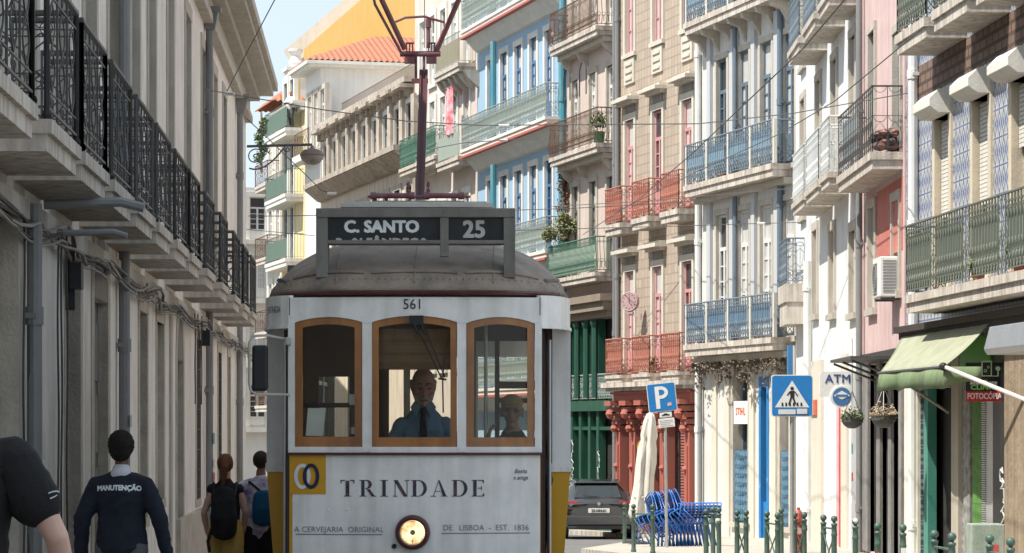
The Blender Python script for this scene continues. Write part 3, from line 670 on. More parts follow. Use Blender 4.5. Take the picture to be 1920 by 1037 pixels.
# --- R5 beige tiled house with red balconies
BT = wrap_tiles(mat('beige_tiles', (.46,.38,.3), stain=(.30,.24,.18), amt=.5, scale=.9, bump=.1), 'brick', (.46,.375,.30), (.30,.24,.19), (.26,.26,0,.02))
f = Fac('red_balcony_house', 'beige tiled house with small red balconies, stone window hoods and a carved red shopfront', SP(1161), SP(1311), 18, BT); R5 = f
CRM = mat('cream_stone', (.58,.54,.46), stain=(.4,.35,.28))
us = [f.u(1182), f.u(1234), f.u(1290)]
for u in us:
    f.window(u, 3.42, 6.3, .82, 'french', .16, PINKFR, CRM, hood=True); f.window(u, 7.62, 10.5, .82, 'french', .16, PINKFR, CRM, hood=True)
    f.window(u, 12.35, 14.9, .8, 'casement', .16, PINKFR, CRM); f.part('apron', MB().box(u-.45, u+.45, -.05, 0, 11.5, 12.2).box(u-.3, u+.3, -.08, -.05, 11.6, 11.66).box(u-.3, u+.3, -.08, -.05, 11.8, 11.86).box(u-.3, u+.3, -.08, -.05, 12.0, 12.06), CRM)
    f.part('frieze', MB().box(u-.42, u+.42, -.02, 0, 6.5, 6.75).box(u-.42, u+.42, -.02, 0, 10.7, 10.95), mat('grey_relief', (.22,.2,.18), stain=(.4,.37,.33), scale=9, bump=.8))
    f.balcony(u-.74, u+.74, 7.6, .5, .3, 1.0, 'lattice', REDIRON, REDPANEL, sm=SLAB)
    r = f.balcony(u-.74, u+.74, 3.42, .48, .2, 1.0, 'lattice', REDIRON, REDPANEL)
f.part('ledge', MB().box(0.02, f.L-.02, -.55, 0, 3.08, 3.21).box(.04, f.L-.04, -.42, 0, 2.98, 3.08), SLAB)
g0 = gz(75)+.13; f.opening(.3, f.L-.3, g0, 2.6)
f.part('shop_glass', MB().box(.3, f.L-.3, .22, .24, g0, 2.6), PANE)
a = MB()
for k, u in enumerate([.35, 1.75, 3.1, 4.5, f.L-.55]):
    a.box(u-.2, u+.2, -.15, .1, g0, 2.0); a.box(u-.26, u+.26, -.2, .1, g0, g0+.35); a.box(u-.1, u+.1, -.19, -.15, g0+.5, 1.5)
    for j in range(5): a.box(u-.22-.02*j, u+.22+.02*j, -.18-.07*j, .1, 1.9+j*.17, 1.9+j*.17+.13)
    a.ball((u, -.35, 2.35), .16, 8); a.ball((u, -.25, 1.95), .12, 8); a.ball((u, -.2, .9), .09, 8)
for k in range(38): zz = g0+.6+k*.075; a.box(f.L-1.35, f.L-.85, -.05, .08, zz, zz+.045)
a.box(.1, f.L-.1, -.2, .05, 2.6, 2.96).box(.1, f.L-.1, -.3, .05, 2.9, 2.965)
for u in (1.05, 2.4, 3.8): a.box(u-.06, u+.06, -.02, .15, g0, 2.6)
for u in (1.05, 2.4): a.box(u-.5, u+.5, 0, .15, g0, g0+.9)
f.part('carved_shopfront', a, REDW)
p = f.W(3.35, -.28, 0); sg = thing('hanging_sign', 'small yellow round beer sign hanging before the red shopfront', 'sign', (p.x, p.y, 1.15))
a = MB().lathe([(.02, 0), (.24, 0), (.24, .05), (.02, .05)], (0, 0, .3), 16, axis='y').box(-.22, .22, -.02, .05, -.05, .3).box(-.02, .02, 0, .04, .5, .9)
obj('sign_plate', a, plain('amber_sign', (.70,.42,.08), .5), sg); text('lettering', 'CERVEJA', .11, BLACK, sg, (0, -.03, .1))
pipe(f, .1, 3, 16, .07, PIPE)
f.wall()

# --- R6 narrow pinkish house
PB = mat('pale_rose_render', (.57,.47,.42), stain=(.38,.31,.27), amt=.6, scale=1.1, bump=.2)
f = Fac('narrow_rose_house', 'narrow pale rose house with rusty bulging balconies over a green columned shopfront', SP(1063), SP(1159), 17, PB); R6 = f
us = [f.u(1080), f.u(1113), f.u(1146)]
for u in us:
    for z0, z1 in ((6.38, 9.1), (10.0, 12.25), (13.3, 15.8)): f.window(u, z0, z1, .66, 'french', .14, DKF if z0 < 9 else WOODW)
f.balcony(.1, f.L-.25, 10.0, .55, .26, 1.0, 'bulge', RUSTIRON); f.balcony(.1, f.L-.25, 13.3, .55, .26, 1.0, 'bulge', RUSTIRON)
f.balcony(.05, f.L-.2, 6.36, .6, .25, 1.0, 'bulge', mat('green_iron', (.06,.17,.12), stain=(.2,.25,.2), bump=0), SAGE)
f.part('cornice', MB().box(.0, f.L-.1, -.5, 0, 5.55, 5.75).box(.1, f.L-.15, -.4, 0, 5.3, 5.55).box(.15, f.L-.2, -.25, 0, 5.1, 5.3), mat('brown_entablature', (.27,.22,.17), stain=(.14,.11,.09)))
c = MB()
for zt_ in (10.0, 13.3):
    c.box(.2, f.L-.3, -.35, 0, zt_-.42, zt_-.27)
    for u in (.5, 2.2, f.L-.5): c.prism([(0, zt_-.42), (-.34, zt_-.42), (-.25, zt_-.6), (0, zt_-.8)], 0, u-.07, u+.07)
f.part('console', c, STONE)
g0 = gz(79)+.13; f.opening(.5, f.L-.45, g0, 5.1)
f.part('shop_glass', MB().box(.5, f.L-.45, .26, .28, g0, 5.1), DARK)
a = MB()
for u in (.55, 1.45, 2.4, 3.25):
    a.box(u-.12, u+.12, -.02, .2, g0, 5.1); a.lathe([(.1, 0), (.1, 2.0), (.14, 2.1), (.14, 2.2)], (u, -.1, 2.85), 8)
a.box(.5, f.L-.45, -.12, .2, 2.45, 2.75).box(.5, f.L-.45, -.05, .2, g0, g0+.3).box(.5, f.L-.45, 0, .2, 1.9, 2.0)
f.part('columned_shopfront', a, GREENW)
a = MB(); rail(a, (.6, -.03), (f.L-.5, -.03), .75, 'lattice'); a.map(lambda x, y, z: (x, y, z+2.75-f.zb)); obj('balustrade', a, SAGEIRON, f.root)
a = MB()
for z0 in (10.0,):
    for u in (us[0]+.05, us[1]-.1): a.tube([(u-.35, -.3, z0+1.6), (u-.35, -.3, z0+2.2)] + [(u+x*1.0-.0, -.3, z) for x, z in arc(0, z0+2.2, .35, 180, 0, 8)] + [(u+.35, -.3, z0+1.6)], .02, 5)
f.part('lamp_arch', a, DARKM)
pipe(f, f.L-.06, -1, 15, .06, PIPE); f.wall()

# --- R7 light blue house
LB = mat('light_blue_render', (.27,.42,.56), stain=(.40,.50,.58), amt=.5, scale=.8, bump=.1)
f = Fac('light_blue_house', 'light blue house with long sage green balconies and thick white ledges', SP(896), SP(1062), 20, LB); R7 = f
WST = mat('white_ledge', (.70,.68,.63), stain=(.45,.42,.38), amt=.6); REDTRIM = plain('red_trim', (.42,.12,.09), .7)
for zt_ in (3.25, 7.3, 11.3, 15.3):
    for px in (921, 946, 973, 1001, 1030): f.window(f.u(px), zt_+.02, zt_+2.85, .85, 'french', .17, BLUEFR, WST)
    f.balcony(.15, f.L-.1, zt_, .6, .22, 1.0, 'lattice', SAGEIRON, SAGE, sm=WST)
    f.part('ledge_underside', MB().prism([(0, zt_-.75), (-.12, zt_-.7), (-.5, zt_-.28), (-.55, zt_-.22), (0, zt_-.22)], 0, .16, f.L-.11), WST)
    f.part('red_edge', MB().box(.12, f.L-.07, -.655, -.01, zt_-.3, zt_-.225), REDTRIM)
    f.part('pipe', MB().box(f.u(921)-.9, f.u(921)-.7, -.5, -.4, zt_-3.9, zt_-.75) if 0 else MB().tube([(f.u(925,.4), -.4, zt_+.1), (f.u(925,.4), -.4, zt_+3.2)], .1, 8), TEAL)
pipe(f, f.L-.12, -1, 18, .12, TEAL); f.wall()

# --- R8 worn cream house with flag
CW = mat('worn_cream_render', (.60,.55,.49), stain=(.42,.27,.23), amt=.7, scale=.9, bump=.2)
f = Fac('worn_cream_house', 'worn cream house with reed screened balconies and a red and white flag', SP(778), SP(895), 19, CW); R8 = f
for zt_ in (4, 7.5, 11.2, 14.3):
    for i, px in enumerate((793, 812, 832, 853, 876)): f.window(f.u(px), zt_+.02, zt_+2.5, .8, 'french', .2, WOODW, WST)
f.balcony(f.u(846), f.L-.2, 14.3, .6, .28, 1.05, 'bars', SAGEIRON, mat('reed_screen', (.33,.27,.17), stain=(.2,.16,.1), scale=6)); 
f.balcony(f.u(851), f.L-.2, 11.15, .6, .28, 1.05, 'bars', SAGEIRON, SAGE)
f.balcony(.1, f.u(847), 11.5, .6, .28, 1.05, 'lattice', mat('green_iron', (.06,.17,.12)), plain('teal_net', (.26,.36,.32), .7))
f.balcony(.1, f.L-.2, 7.5, .6, .28, 1.05, 'lattice', SAGEIRON, SAGE)
c = MB()
for k in range(6): u = f.u(846)+.2+k*.75; c.prism([(0, 14.0), (-.55, 14.0), (-.4, 13.75), (0, 13.4)], 0, u-.12, u+.12)
f.part('console', c, STONE)
f.wall()
p = f.W(f.u(868), -.62, 0); fl = thing('flag', 'red and white flag hanging over a balcony on the worn cream house', 'flag', (p.x, p.y, 12.0), math.atan2(f.d.y, f.d.x))
a = MB(); cols = 10
for i in range(cols+1): x = i*.1; y = .05*math.sin(i*1.3); a.v += [(x, y, 0), (x, y+.01, 1.6)]
a.f = [(2*i, 2*i+2, 2*i+3, 2*i+1) for i in range(cols)]
obj('cloth', a, mat('flag_cloth', (.62,.12,.14), stain=(.75,.7,.72), scale=3, amt=.95, streak=.2), fl); obj('pole', MB().tube([(-.1, 0, 1.62), (1.1, 0, 1.62)], .02, 6), PIPE, fl)

# --- R9 low ruined front with a deep ledge
RU = mat('stained_old_render', (.68,.61,.52), stain=(.36,.25,.19), amt=.85, scale=.7, streak=.7, bump=.3)
f = Fac('old_ledge_house', 'low weathered house with a deep dark ledge and a row of hooded attic windows', SP(603), SP(777), 15.0, RU); R9 = f
RUS = mat('dark_weathered_stone', (.48,.42,.35), stain=(.15,.115,.095), amt=.9, scale=1.5)
n = 9
for k in range(n):
    u = 1.0 + k*(f.L-1.8)/(n-1); f.window(u, 12.65, 14.1, .95, 'sash', .16, DKF, WST); f.window(u, 8.7, 11.0, 1.0, 'french', .2, DKF); f.window(u, 4.5, 7.0, 1.0, 'french', .2, DKF)
a = MB()
for k in range(n): u = 1.0 + k*(f.L-1.8)/(n-1); a.box(u-.72, u+.72, -.55, 0, 14.6, 14.74); a.box(u-.5, u-.38, -.3, 0, 14.3, 14.6); a.box(u+.38, u+.5, -.3, 0, 14.3, 14.6); a.box(u+.95, u+1.5, -.18, 0, 12.5, 14.3)
a.box(0, f.L, -.4, 0, 14.8, 15.0)
f.part('window_hood', a, RUS)
f.part('ledge', MB().box(0, f.L, -.8, 0, 12.25, 12.45).prism([(0, 11.7), (-.2, 11.75), (-.75, 12.2), (-.75, 12.25), (0, 12.25)], 0, 0.01, f.L-.01), RUS)
a = MB(); rail(a, (0, .9), (f.L, .9), 1.05, 'bars'); a.map(lambda x, y, z: (x, y, z+15.0-f.zb)); obj('terrace_railing', a, RUSTIRON, f.root)
f.wall()

# --- R9b white house with the red tiled hip roof behind it
f = Fac('red_roof_house', 'tall white house with a red tiled roof behind the terrace railing', SP(572.5), SP(601), 17.6, mat('cool_white_render', (.72,.71,.68), stain=(.55,.54,.52)), 26); RH = f
f.part('eave', MB().box(-.3, f.L+.5, -.6, 26.2, 17.6, 17.72).box(-.35, f.L+.62, -.72, 26.3, 17.72, 17.86), WST)
def tile_roof(f, x0, x1, y0, y1, z0, rise, hip=1.0, m=None, asym=0):
    """hipped roof with real rows of rounded tiles"""
    a = MB(); step = .26; xm, ins = (x0+x1)/2, (x1-x0)/2*hip
    def H(x, y):
        if asym: return z0 + asym*min(x1-x, y-y0, (x-x0)*6)
        return z0 + rise*min(1, min((x-x0), (x1-x), (y-y0), (y1-y))/((x1-x0)/2))
    nx, ny = int((x1-x0)/.13), int((y1-y0)/.13)
    for i in range(nx+1):
        for j in range(ny+1):
            x = x0+(x1-x0)*i/nx; y = y0+(y1-y0)*j/ny
            e = min(x-x0, x1-x); g = min(y-y0, y1-y)
            z = H(x, y) + (.07*(j % 2) if e < g else .07*(i % 2)) + .05*(((e if e < g else g)*2.5) % 1)
            a.v.append((x, y, z))
    for i in range(nx):
        for j in range(ny): q = i*(ny+1)+j; a.f.append((q, q+ny+1, q+ny+2, q+1))
    return f.part('roof', a, m or ROOFT)
ROOFT = mat('terracotta_tiles', (.38,.15,.085), stain=(.28,.12,.08), amt=.7, scale=2.5, streak=.1, bump=.3)
tile_roof(f, -.3, f.L+.6, -.7, 26.2, 17.86, 3.6, asym=.42)
for k in range(3): f.window(1.2+k*1.5, 14.2, 16.6, .9, 'french', .2)
a = MB(); rail(a, (.1, -.5), (f.L-.1, -.5), 1.0, 'scroll'); a.map(lambda x, y, z: (x, y, z+14.0-f.zb)); obj('railing', a, RUSTIRON, f.root)
f.part('ledge', MB().box(0, f.L, -.6, 0, 13.7, 14.0), WST)
f.wall()
# --- the big yellow gable
YL = mat('yellow_render', (.56,.34,.10), stain=(.62,.45,.22), amt=.5, scale=.35, bump=.05)
f = Fac('yellow_house', 'tall yellow house whose plain gable rises above the red roof', at(570, 100, 152)[:2], at(860, 100, 147)[:2], 20.5, YL, 8); YH_ = f
z0 = f.z(573, 92); z1 = f.z(700, -25)
um = f.u(705); a = MB().prism([(0, 20.5), (f.L, 20.5), (f.L, z1), (um, z1), (0, z0)], 1, 0, 7.9); f.part('gable', a, YL)
BEIR = mat('beige_roof_edge', (.52,.46,.38), stain=(.4,.33,.27), scale=2)
f.part('roof_edge', MB().prism([(-1.6, z0-.7), (um, z1+.1), (f.L, z1+.1), (f.L, z1+1.5), (um, z1+1.5), (-2.2, z0+.2)], 1, 1.2, 8), BEIR)
f.wall()
# --- R10 yellow front with green balconies, R11 the last white fronts
f = Fac('yellow_front_house', 'narrow yellow and white house with green balconies at the bend', SP(528), SP(572), 16.3, mat('pale_yellow_render', (.70,.55,.27), stain=(.72,.66,.5), amt=.8, scale=.25, streak=.2), 12); R10 = f
GB = plain('green_balcony_sheet', (.20,.32,.26), .6)
for zt_ in (8.0, 12.4, 15.6 if 0 else 12.4): pass
for px, py, k in ((530, 232, 0), (530, 357, 0), (530, 480, 0)):
    zt_ = f.z(556, py, .6)
    f.balcony(.2, f.L-.4, zt_, .8, .35, 1.1, 'bars', GREENIRON, GB, sm=WST)
    for u in (1.2, 2.8): f.window(u, zt_+.02, zt_+2.5, .9, 'french', .25, GREYFR, WST)
cornice(f, 0, f.L, 16.2, .5, .4, WST); f.wall()
f = Fac('chimney_house', 'pale house with a small red roof and a white chimney beside the bend', SP(500), SP(527.5), 16.8, mat('pale_cream_render', (.66,.60,.52), stain=(.5,.44,.38)), 12)
for z in (3, 6.5, 10, 13.5):
    for u in (1.2, 3.2): f.window(u, z, z+2.3, .9, 'french', .25, WOODW, WST)
    f.balcony(.3, f.L-.3, z, .6, .3, 1.0, 'scroll', RUSTIRON, None)
tile_roof(f, -.4, f.L+.4, -.5, 8, 17.2, 1.8)
f.part('chimney', MB().box(3.2, 4.2, .3, 1.2, 17.2, 18.7).box(3.1, 4.3, .2, 1.3, 18.7, 18.85).lathe([(.25, 0), (.35, .25), (.2, .6), (.35, .8), (.35, .9)], (3.7, .75, 18.85), 10), mat('cool_white_render', (.72,.71,.68)))
f.wall()
f = Fac('end_house', 'last pale house closing the view at the end of the street', (-16.5, 150), (-7.5, 153), 15, mat('cool_white_render', (.72,.71,.68)), 10)
for z in (2, 5.5, 9, 12.2):
    for k in range(5): f.window(1+k*1.8, z, z+2.3, .9, 'french', .25, WOODW, WST)
    f.part('ledge', MB().box(0, f.L, -.4, 0, z-.3, z-.05), WST)
f.wall()
f = Fac('corner_house', 'cream house beyond the long shaded building on the left', (-8.6, 72), (-14.2, 120), 14.2, mat('pale_cream_render', (.66,.60,.52)), 10)
for z in (2.5, 6, 9.5):
    for k in range(14): f.window(1.5+k*3.3, z, z+2.4, 1.0, 'french', .25, WOODW, WST); f.balcony(.6+k*3.3, 2.4+k*3.3, z, .5, .22, 1.0, 'bars', DARKM) 
cornice(f, 0, f.L, 13.8, .4, .4, WST); f.wall()
# ================================================================ THE TRAM
TW = mat('tram_white_paint', (.86,.84,.81), rough=.3, stain=(.40,.37,.34), amt=.6, scale=3.5, streak=.55, bump=.04, grain=90)
TY = mat('tram_yellow_paint', (.62,.33,.02), rough=.4, stain=(.42,.2,.02), amt=.5, scale=3, streak=.6, bump=.05)
TG = mat('weathered_grey_roof', (.31,.25,.20), rough=.75, stain=(.11,.09,.075), amt=.85, scale=3.2, streak=.15, bump=.25, grain=40)
TGF = mat('weathered_grey_frame', (.20,.185,.17), rough=.6, stain=(.08,.065,.05), amt=.7, scale=4, bump=.15)
MAR = mat('maroon_paint', (.075,.02,.022), rough=.35, stain=(.12,.05,.05), scale=6, bump=.05)
MARP = mat('maroon_pole_paint', (.17,.055,.06), rough=.4, stain=(.28,.16,.17), amt=.8, scale=4, bump=.08)
WOOD = mat('varnished_wood', (.38,.16,.05), rough=.3, stain=(.12,.05,.025), amt=.8, scale=5, streak=.6, bump=.15, coat=.3)
WOODI = mat('inner_wood', (.16,.075,.035), rough=.5, stain=(.08,.04,.02), scale=4)
TXT = plain('navy_lettering', (.02,.025,.05), .5)
TGLASS = glass_mat('tram_glass', (.90,.90,.86), .5)
tram = thing('tram', 'old yellow and white tram number 561 facing the camera in the middle of the street', 'tram', (-.765, 21.75, 0))
tz = lambda py: ZC + (YH - py)/239.; tx = lambda px: (px - 777)/239.
bow = lambda x: .11*x*x
def tp(name, mb, m, parent=None, b=True, **k):
    if b: mb.map(lambda x, y, z: (x, y + bow(x), z))
    return obj(name, mb, m, parent or tram, **k)
def strip(mb, x0, x1, y0, y1, z0, z1, n=10):
    for i in range(n): mb.box(x0+(x1-x0)*i/n, x0+(x1-x0)*(i+1)/n, y0, y1, z0, z1) if n == 1 else None
    if n > 1:
        xs = [x0+(x1-x0)*i/n for i in range(n+1)]; vs = []
        for x in xs: vs += [(x, y0, z0), (x, y1, z0), (x, y1, z1), (x, y0, z1)]
        fs = [(4*i+j, 4*i+(j+1) % 4, 4*i+4+(j+1) % 4, 4*i+4+j) for i in range(n) for j in range(4)] + [(3,2,1,0), (4*n, 4*n+1, 4*n+2, 4*n+3)]
        mb.add(vs, fs)
    return mb
ZS, ZP = tz(851), .42
# front apron
tp('front_panel', strip(MB(), -.99, .99, 0, .05, ZP, ZS-.012, 14), TY)
tp('advert_panel', strip(MB(), -.965, .985, -.004, 0, tz(1060), tz(853), 14), TW)
tp('belt_moulding', strip(MB(), -1.0, 1.0, -.03, .03, ZS-.012, ZS+.01, 14), MAR)
tp('logo_square', strip(MB(), tx(541), tx(610), -.008, -.0042, tz(927), tz(853.5), 4), TY)
def ring(mb, cx, cz, rx, rz_, tx_, y0, y1, a0=0, a1=360, n=28):
    for k in range(n):
        p = [R(a0+(a1-a0)*(k+j)/n) for j in (0, 1)]
        mb.prism([(cx+rx*math.cos(p[0]), cz+rz_*math.sin(p[0])), (cx+rx*math.cos(p[1]), cz+rz_*math.sin(p[1])), (cx+(rx-tx_)*math.cos(p[1]), cz+(rz_-tx_)*math.sin(p[1])), (cx+(rx-tx_)*math.cos(p[0]), cz+(rz_-tx_)*math.sin(p[0]))], 1, y0, y1)
    return mb
WPAINT = plain('white_paint', (.72,.74,.78), .4)
tp('logo_ring', ring(MB(), tx(565.5), tz(893.5), .066, .10, .028, -.0125, -.0085), WPAINT)
tp('logo_ring', ring(MB(), tx(582), tz(893), .066, .10, .028, -.0165, -.0127, 0, 360), plain('deep_navy', (.012,.012,.06), .4))
# stencil serif lettering, made of strokes
def stroke(mb, pts, y0, y1): mb.prism(pts, 1, y0, y1)
def glyph(ch):
    B, t, s = .20, .045, .05; S_ = lambda x0, x1, z: [(x0, z), (x1, z), (x1, z+.045), (x0, z+.045)]
    g = []
    if ch == 'T': g = [[(.30,0),(.52,0),(.52,.955),(.30,.955)], S_(.2,.62,0), [(0,.94),(.27,.94),(.27,1),(0,1)], [(.55,.94),(.82,.94),(.82,1),(.55,1)], [(0,.78),(.03,.78),(.08,.94),(0,.94)], [(.79,.78),(.82,.78),(.82,.94),(.74,.94)]]
    if ch == 'I': g = [[(.12,0.045),(.32,0.045),(.32,.955),(.12,.955)], S_(0,.44,0), S_(0,.44,.955)]
    if ch == 'R':
        g = [[(.10,.045),(.29,.045),(.29,.955),(.10,.955)], S_(0,.4,0), S_(0,.33,.955), [(.33,.95),(.5,.95),(.5,1),(.33,1)], [(.33,.47),(.48,.47),(.48,.52),(.33,.52)], [(.42,.44),(.60,.44),(.92,.0),(.70,0)], [(.85,0),(.98,0),(.98,.04),(.85,.04)]]
        o = arc(.46, .735, .26, 90, -90, 10); i = arc(.44, .735, .2, -90, 90, 10); i = [(.44+(x-.44)*.45, z) for x, z in i]; g += [[o[k], o[k+1], i[9-k], i[10-k]] for k in range(10)]
    if ch == 'D':
        g = [[(.10,.045),(.30,.045),(.30,.955),(.10,.955)], S_(0,.34,0), S_(0,.34,.955), [(.34,.955),(.44,.955),(.44,1),(.34,1)], [(.34,0),(.44,0),(.44,.045),(.34,.045)]]
        o = [(.42+(x)*1.0, z) for x, z in arc(0, .5, .5, 90, -90, 14)]; i = [(.42+x*.66, z) for x, z in arc(0, .5, .455, 90, -90, 14)]; g += [[o[k], o[k+1], i[k+1], i[k]] for k in range(14)]
    if ch == 'N': g = [[(.10,.045),(.14,.045),(.14,.9),(.10,.955)], [(.80,.0),(.84,.0),(.84,.955),(.80,.955)], [(.03,1),(.27,1),(.84,0),(.62,0)], S_(0,.26,0), S_(.68,.96,.955)]
    if ch == 'A': g = [[(.42,1),(.50,1),(.90,.04),(.68,.04)], [(.13,.04),(.17,.04),(.45,.86),(.42,.9)], [(.25,.3),(.56,.3),(.55,.34),(.27,.34)], S_(0,.3,0), S_(.6,.98,0)]
    if ch == 'E': g = [[(.10,.045),(.30,.045),(.30,.955),(.10,.955)], S_(0,.33,0), S_(0,.33,.955), [(.36,.95),(.72,.95),(.72,1),(.36,1)], [(.36,0),(.74,0),(.74,.05),(.36,.05)], [(.36,.48),(.58,.48),(.58,.53),(.36,.53)], [(.68,.8),(.72,.8),(.72,.95),(.62,.95)], [(.70,.2),(.74,.2),(.74,.05),(.62,.05)], [(.56,.38),(.60,.38),(.60,.63),(.56,.63)]]
    return g
LET = mat('photo_filled_letters', (.035,.035,.06), rough=.5, stain=(.30,.13,.06), scale=14, amt=.8, streak=.1, bump=0, thresh=.56)
a = MB(); H_ = tz(900)-tz(931)
for ch, px in zip('TRINDADE', (638, 674, 713, 737, 771, 808, 847, 884)):
    for p in glyph(ch): a.prism([(tx(px)+x*.134, tz(931)+z*H_) for x, z in p], 1, -.0075, -.0045)
tp('lettering', a, LET)
def wave_text(name, s, size, px, py, m, xs=1, **k):
    t = text(name, s, size, m, tram, (0, 0, 0), (0, 0, 0), .0015, xs=xs, **k)
    for v in t.data.vertices: x, z, y = v.co; v.co = (x+tx(px), -.006-y+bow(x+tx(px)), z+tz(py))
    return t
GL = plain('faint_grey_lettering', (.22,.22,.25), .6)
wave_text('lettering', 'A CERVEJARIA  ORIGINAL', .062, 635, 993.5, GL, xs=1.0, bold=-.0005)
wave_text('lettering', 'DE   LISBOA  -  EST.  1836', .062, 911, 990, GL, xs=.98, bold=-.0005)
wave_text('lettering', 'Bonita\ne antiga', .05, 976, 890, TXT, xs=.75, shear=.35)
tp('underline', strip(MB(), tx(553), tx(717), -.0065, -.0045, tz(1003.5), tz(1001.5), 6), GL); tp('underline', strip(MB(), tx(828), tx(994), -.0065, -.0045, tz(1001), tz(999), 6), GL)
# headlamp
hl = link('headlamp', None, tram, (tx(774), 0, tz(998)))
o = obj('bezel', MB().lathe([(.138, 0), (.138, -.05), (.128, -.09), (.112, -.105), (.098, -.09), (.094, -.03), (.0935, 0)], (0, 0, 0), 32, axis='y'), MAR, hl, smooth=True)
m = bpy.data.materials.new('lit_lamp'); m.use_nodes = True; t = m.node_tree; b = t.nodes['Principled BSDF']
vo = N(t, 'ShaderNodeTexNoise'); vo.inputs['Scale'].default_value = 14; tc = N(t, 'ShaderNodeTexCoord'); t.links.new(tc.outputs['Object'], vo.inputs['Vector'])
cr = N(t, 'ShaderNodeValToRGB'); cr.color_ramp.elements[0].color = (.6,.28,.12,1); cr.color_ramp.elements[0].position = .32; cr.color_ramp.elements[1].color = (1,.72,.42,1); cr.color_ramp.elements[1].position = .55
t.links.new(vo.outputs[0], cr.inputs[0]); t.links.new(cr.outputs[0], b.inputs['Emission Color']); b.inputs['Emission Strength'].default_value = 1.1; b.inputs['Base Color'].default_value = (.4,.3,.2,1)
obj('reflector', MB().lathe([(.093, -.03), (.07, -.015), (.03, -.005), (.001, -.003)], (0,0,0), 28, axis='y'), m, hl, smooth=True)
obj('bulb', MB().ball((0, -.04, 0), .022, 10), plain('bulb_metal', (.45,.33,.24), .4), hl, smooth=True)
obj('clip', MB().box(-.003, .003, -.05, -.03, -.085, -.055), plain('clip_metal', (.4,.3,.22)), hl)
obj('lens', MB().lathe([(.094, -.088), (.06, -.1), (.001, -.104)], (0,0,0), 28, axis='y'), GLASS, hl, smooth=True)
tp('socket', MB().lathe([(.02, 0), (.02, -.02), (.012, -.03), (.001, -.03)], (tx(739), 0, tz(1024)), 12, axis='y'), BLACK)
for px, py in ((615, 957), (652, 956)): tp('rivet', MB().ball((tx(px), -.006, tz(py)), .008, 8), TW)
# window band
ZW0, ZW1 = tz(838), tz(557)
wins = [(551, 679, 838, 604, 594), (697, 857, 838, 604, 592), (874, 1003, 838, 606, 594)]
a = MB(); strip(a, -1.0, 1.0, 0, .05, ZS+.01, ZW0, 14)
edges = [(-1.0, tx(551)), (tx(679), tx(697)), (tx(857), tx(874)), (tx(1003), 1.0)]
for x0, x1 in edges: a.box(x0, x1, 0, .05, ZW0, tz(606))
strip(a, -1.0, 1.0, 0, .05, tz(590), ZW1, 14)
for w0, w1, b0, sp, tp_ in wins:      # arched heads
    x0, x1 = tx(w0), tx(w1); n = 12; zs = [tz(sp) + (tz(tp_)-tz(sp))*math.sin(math.pi*(i/n))**.8 for i in range(n+1)]
    for i in range(n):
        xa, xb = x0+(x1-x0)*i/n, x0+(x1-x0)*(i+1)/n
        a.hexa([(xa, 0, zs[i]), (xb, 0, zs[i+1]), (xb, .05, zs[i+1]), (xa, .05, zs[i]), (xa, 0, tz(590)), (xb, 0, tz(590)), (xb, .05, tz(590)), (xa, .05, tz(590))])
for x0, x1 in edges: a.box(x0, x1, 0.0, .05, tz(606), tz(590))
fr = tp('window_surround', a, TW)
a = MB()
for x0, x1 in edges[1:3]: a.box(x0+.004, x1-.004, -.006, 0, tz(848), tz(838)); a.box(x0-.002, x1+.002, -.004, 0, tz(606), tz(592))
for x0, x1 in edges:
    for z in (tz(846), tz(841), tz(604), tz(594)):
        for x in (x0+.014, x1-.014): a.ball((x, -.006, z), .0045, 6)
for k in range(26): 
    for z in (tz(588), tz(561)): a.ball((-.97+k*.0776, -.001, z), .0045, 6)
    a.ball((-.97+k*.0776, -.004, tz(856)), .004, 6)
tp('rivet_plate', a, TW)
tp('fascia_seam', MB().box(tx(540), tx(541.5), -.003, 0, tz(590), ZW1).box(tx(1012), tx(1013.5), -.003, 0, tz(590), ZW1), MAR)
t = wave_text('fleet_number', '561', .115, 774, 571.5, TXT, xs=.92)
for q, (w0, w1, b0, sp, tp_) in enumerate(wins):
    x0, x1 = tx(w0)+.003, tx(w1)-.003; th = .058 if q != 1 else .05; n = 14
    wd = link('front_window', None, tram, (0, 0, 0)); a = MB()
    zo = lambda x: tz(sp) + (tz(tp_)-tz(sp))*max(0, math.sin(math.pi*(x-x0)/(x1-x0)))**.8 - .002
    for xa, xb in ((x0, x0+th), (x1-th, x1)): a.hexa([(xa, .012, tz(b0)), (xb, .012, tz(b0)), (xb, .05, tz(b0)), (xa, .05, tz(b0)), (xa, .012, zo(xa)), (xb, .012, zo(xb)), (xb, .05, zo(xb)), (xa, .05, zo(xa))])
    bt = .075 if q != 0 else .08
    a.box(x0+th, x1-th, .014, .05, tz(b0), tz(b0)+bt)
    for i in range(n):
        xa, xb = x0+th+(x1-x0-2*th)*i/n, x0+th+(x1-x0-2*th)*(i+1)/n
        a.hexa([(xa, .014, zo(xa)-.055), (xb, .014, zo(xb)-.055), (xb, .05, zo(xb)-.055), (xa, .05, zo(xa)-.055), (xa, .014, zo(xa)), (xb, .014, zo(xb)), (xb, .05, zo(xb)), (xa, .05, zo(xa))])
    tp('frame', a, WOOD, wd)
    a = MB(); strip(a, x0+th-.01, x1-th+.01, .034, .038, tz(b0)+bt-.01, tz(sp)-.03, 4)
    for i in range(n):
        xa, xb = x0+th+(x1-x0-2*th)*i/n, x0+th+(x1-x0-2*th)*(i+1)/n
        a.hexa([(xa, .034, tz(sp)-.03), (xb, .034, tz(sp)-.03), (xb, .038, tz(sp)-.03), (xa, .038, tz(sp)-.03), (xa, .034, zo(xa)-.05), (xb, .034, zo(xb)-.05), (xb, .038, zo(xb)-.05), (xa, .038, zo(xa)-.05)])
    tp('pane', a, TGLASS, wd)
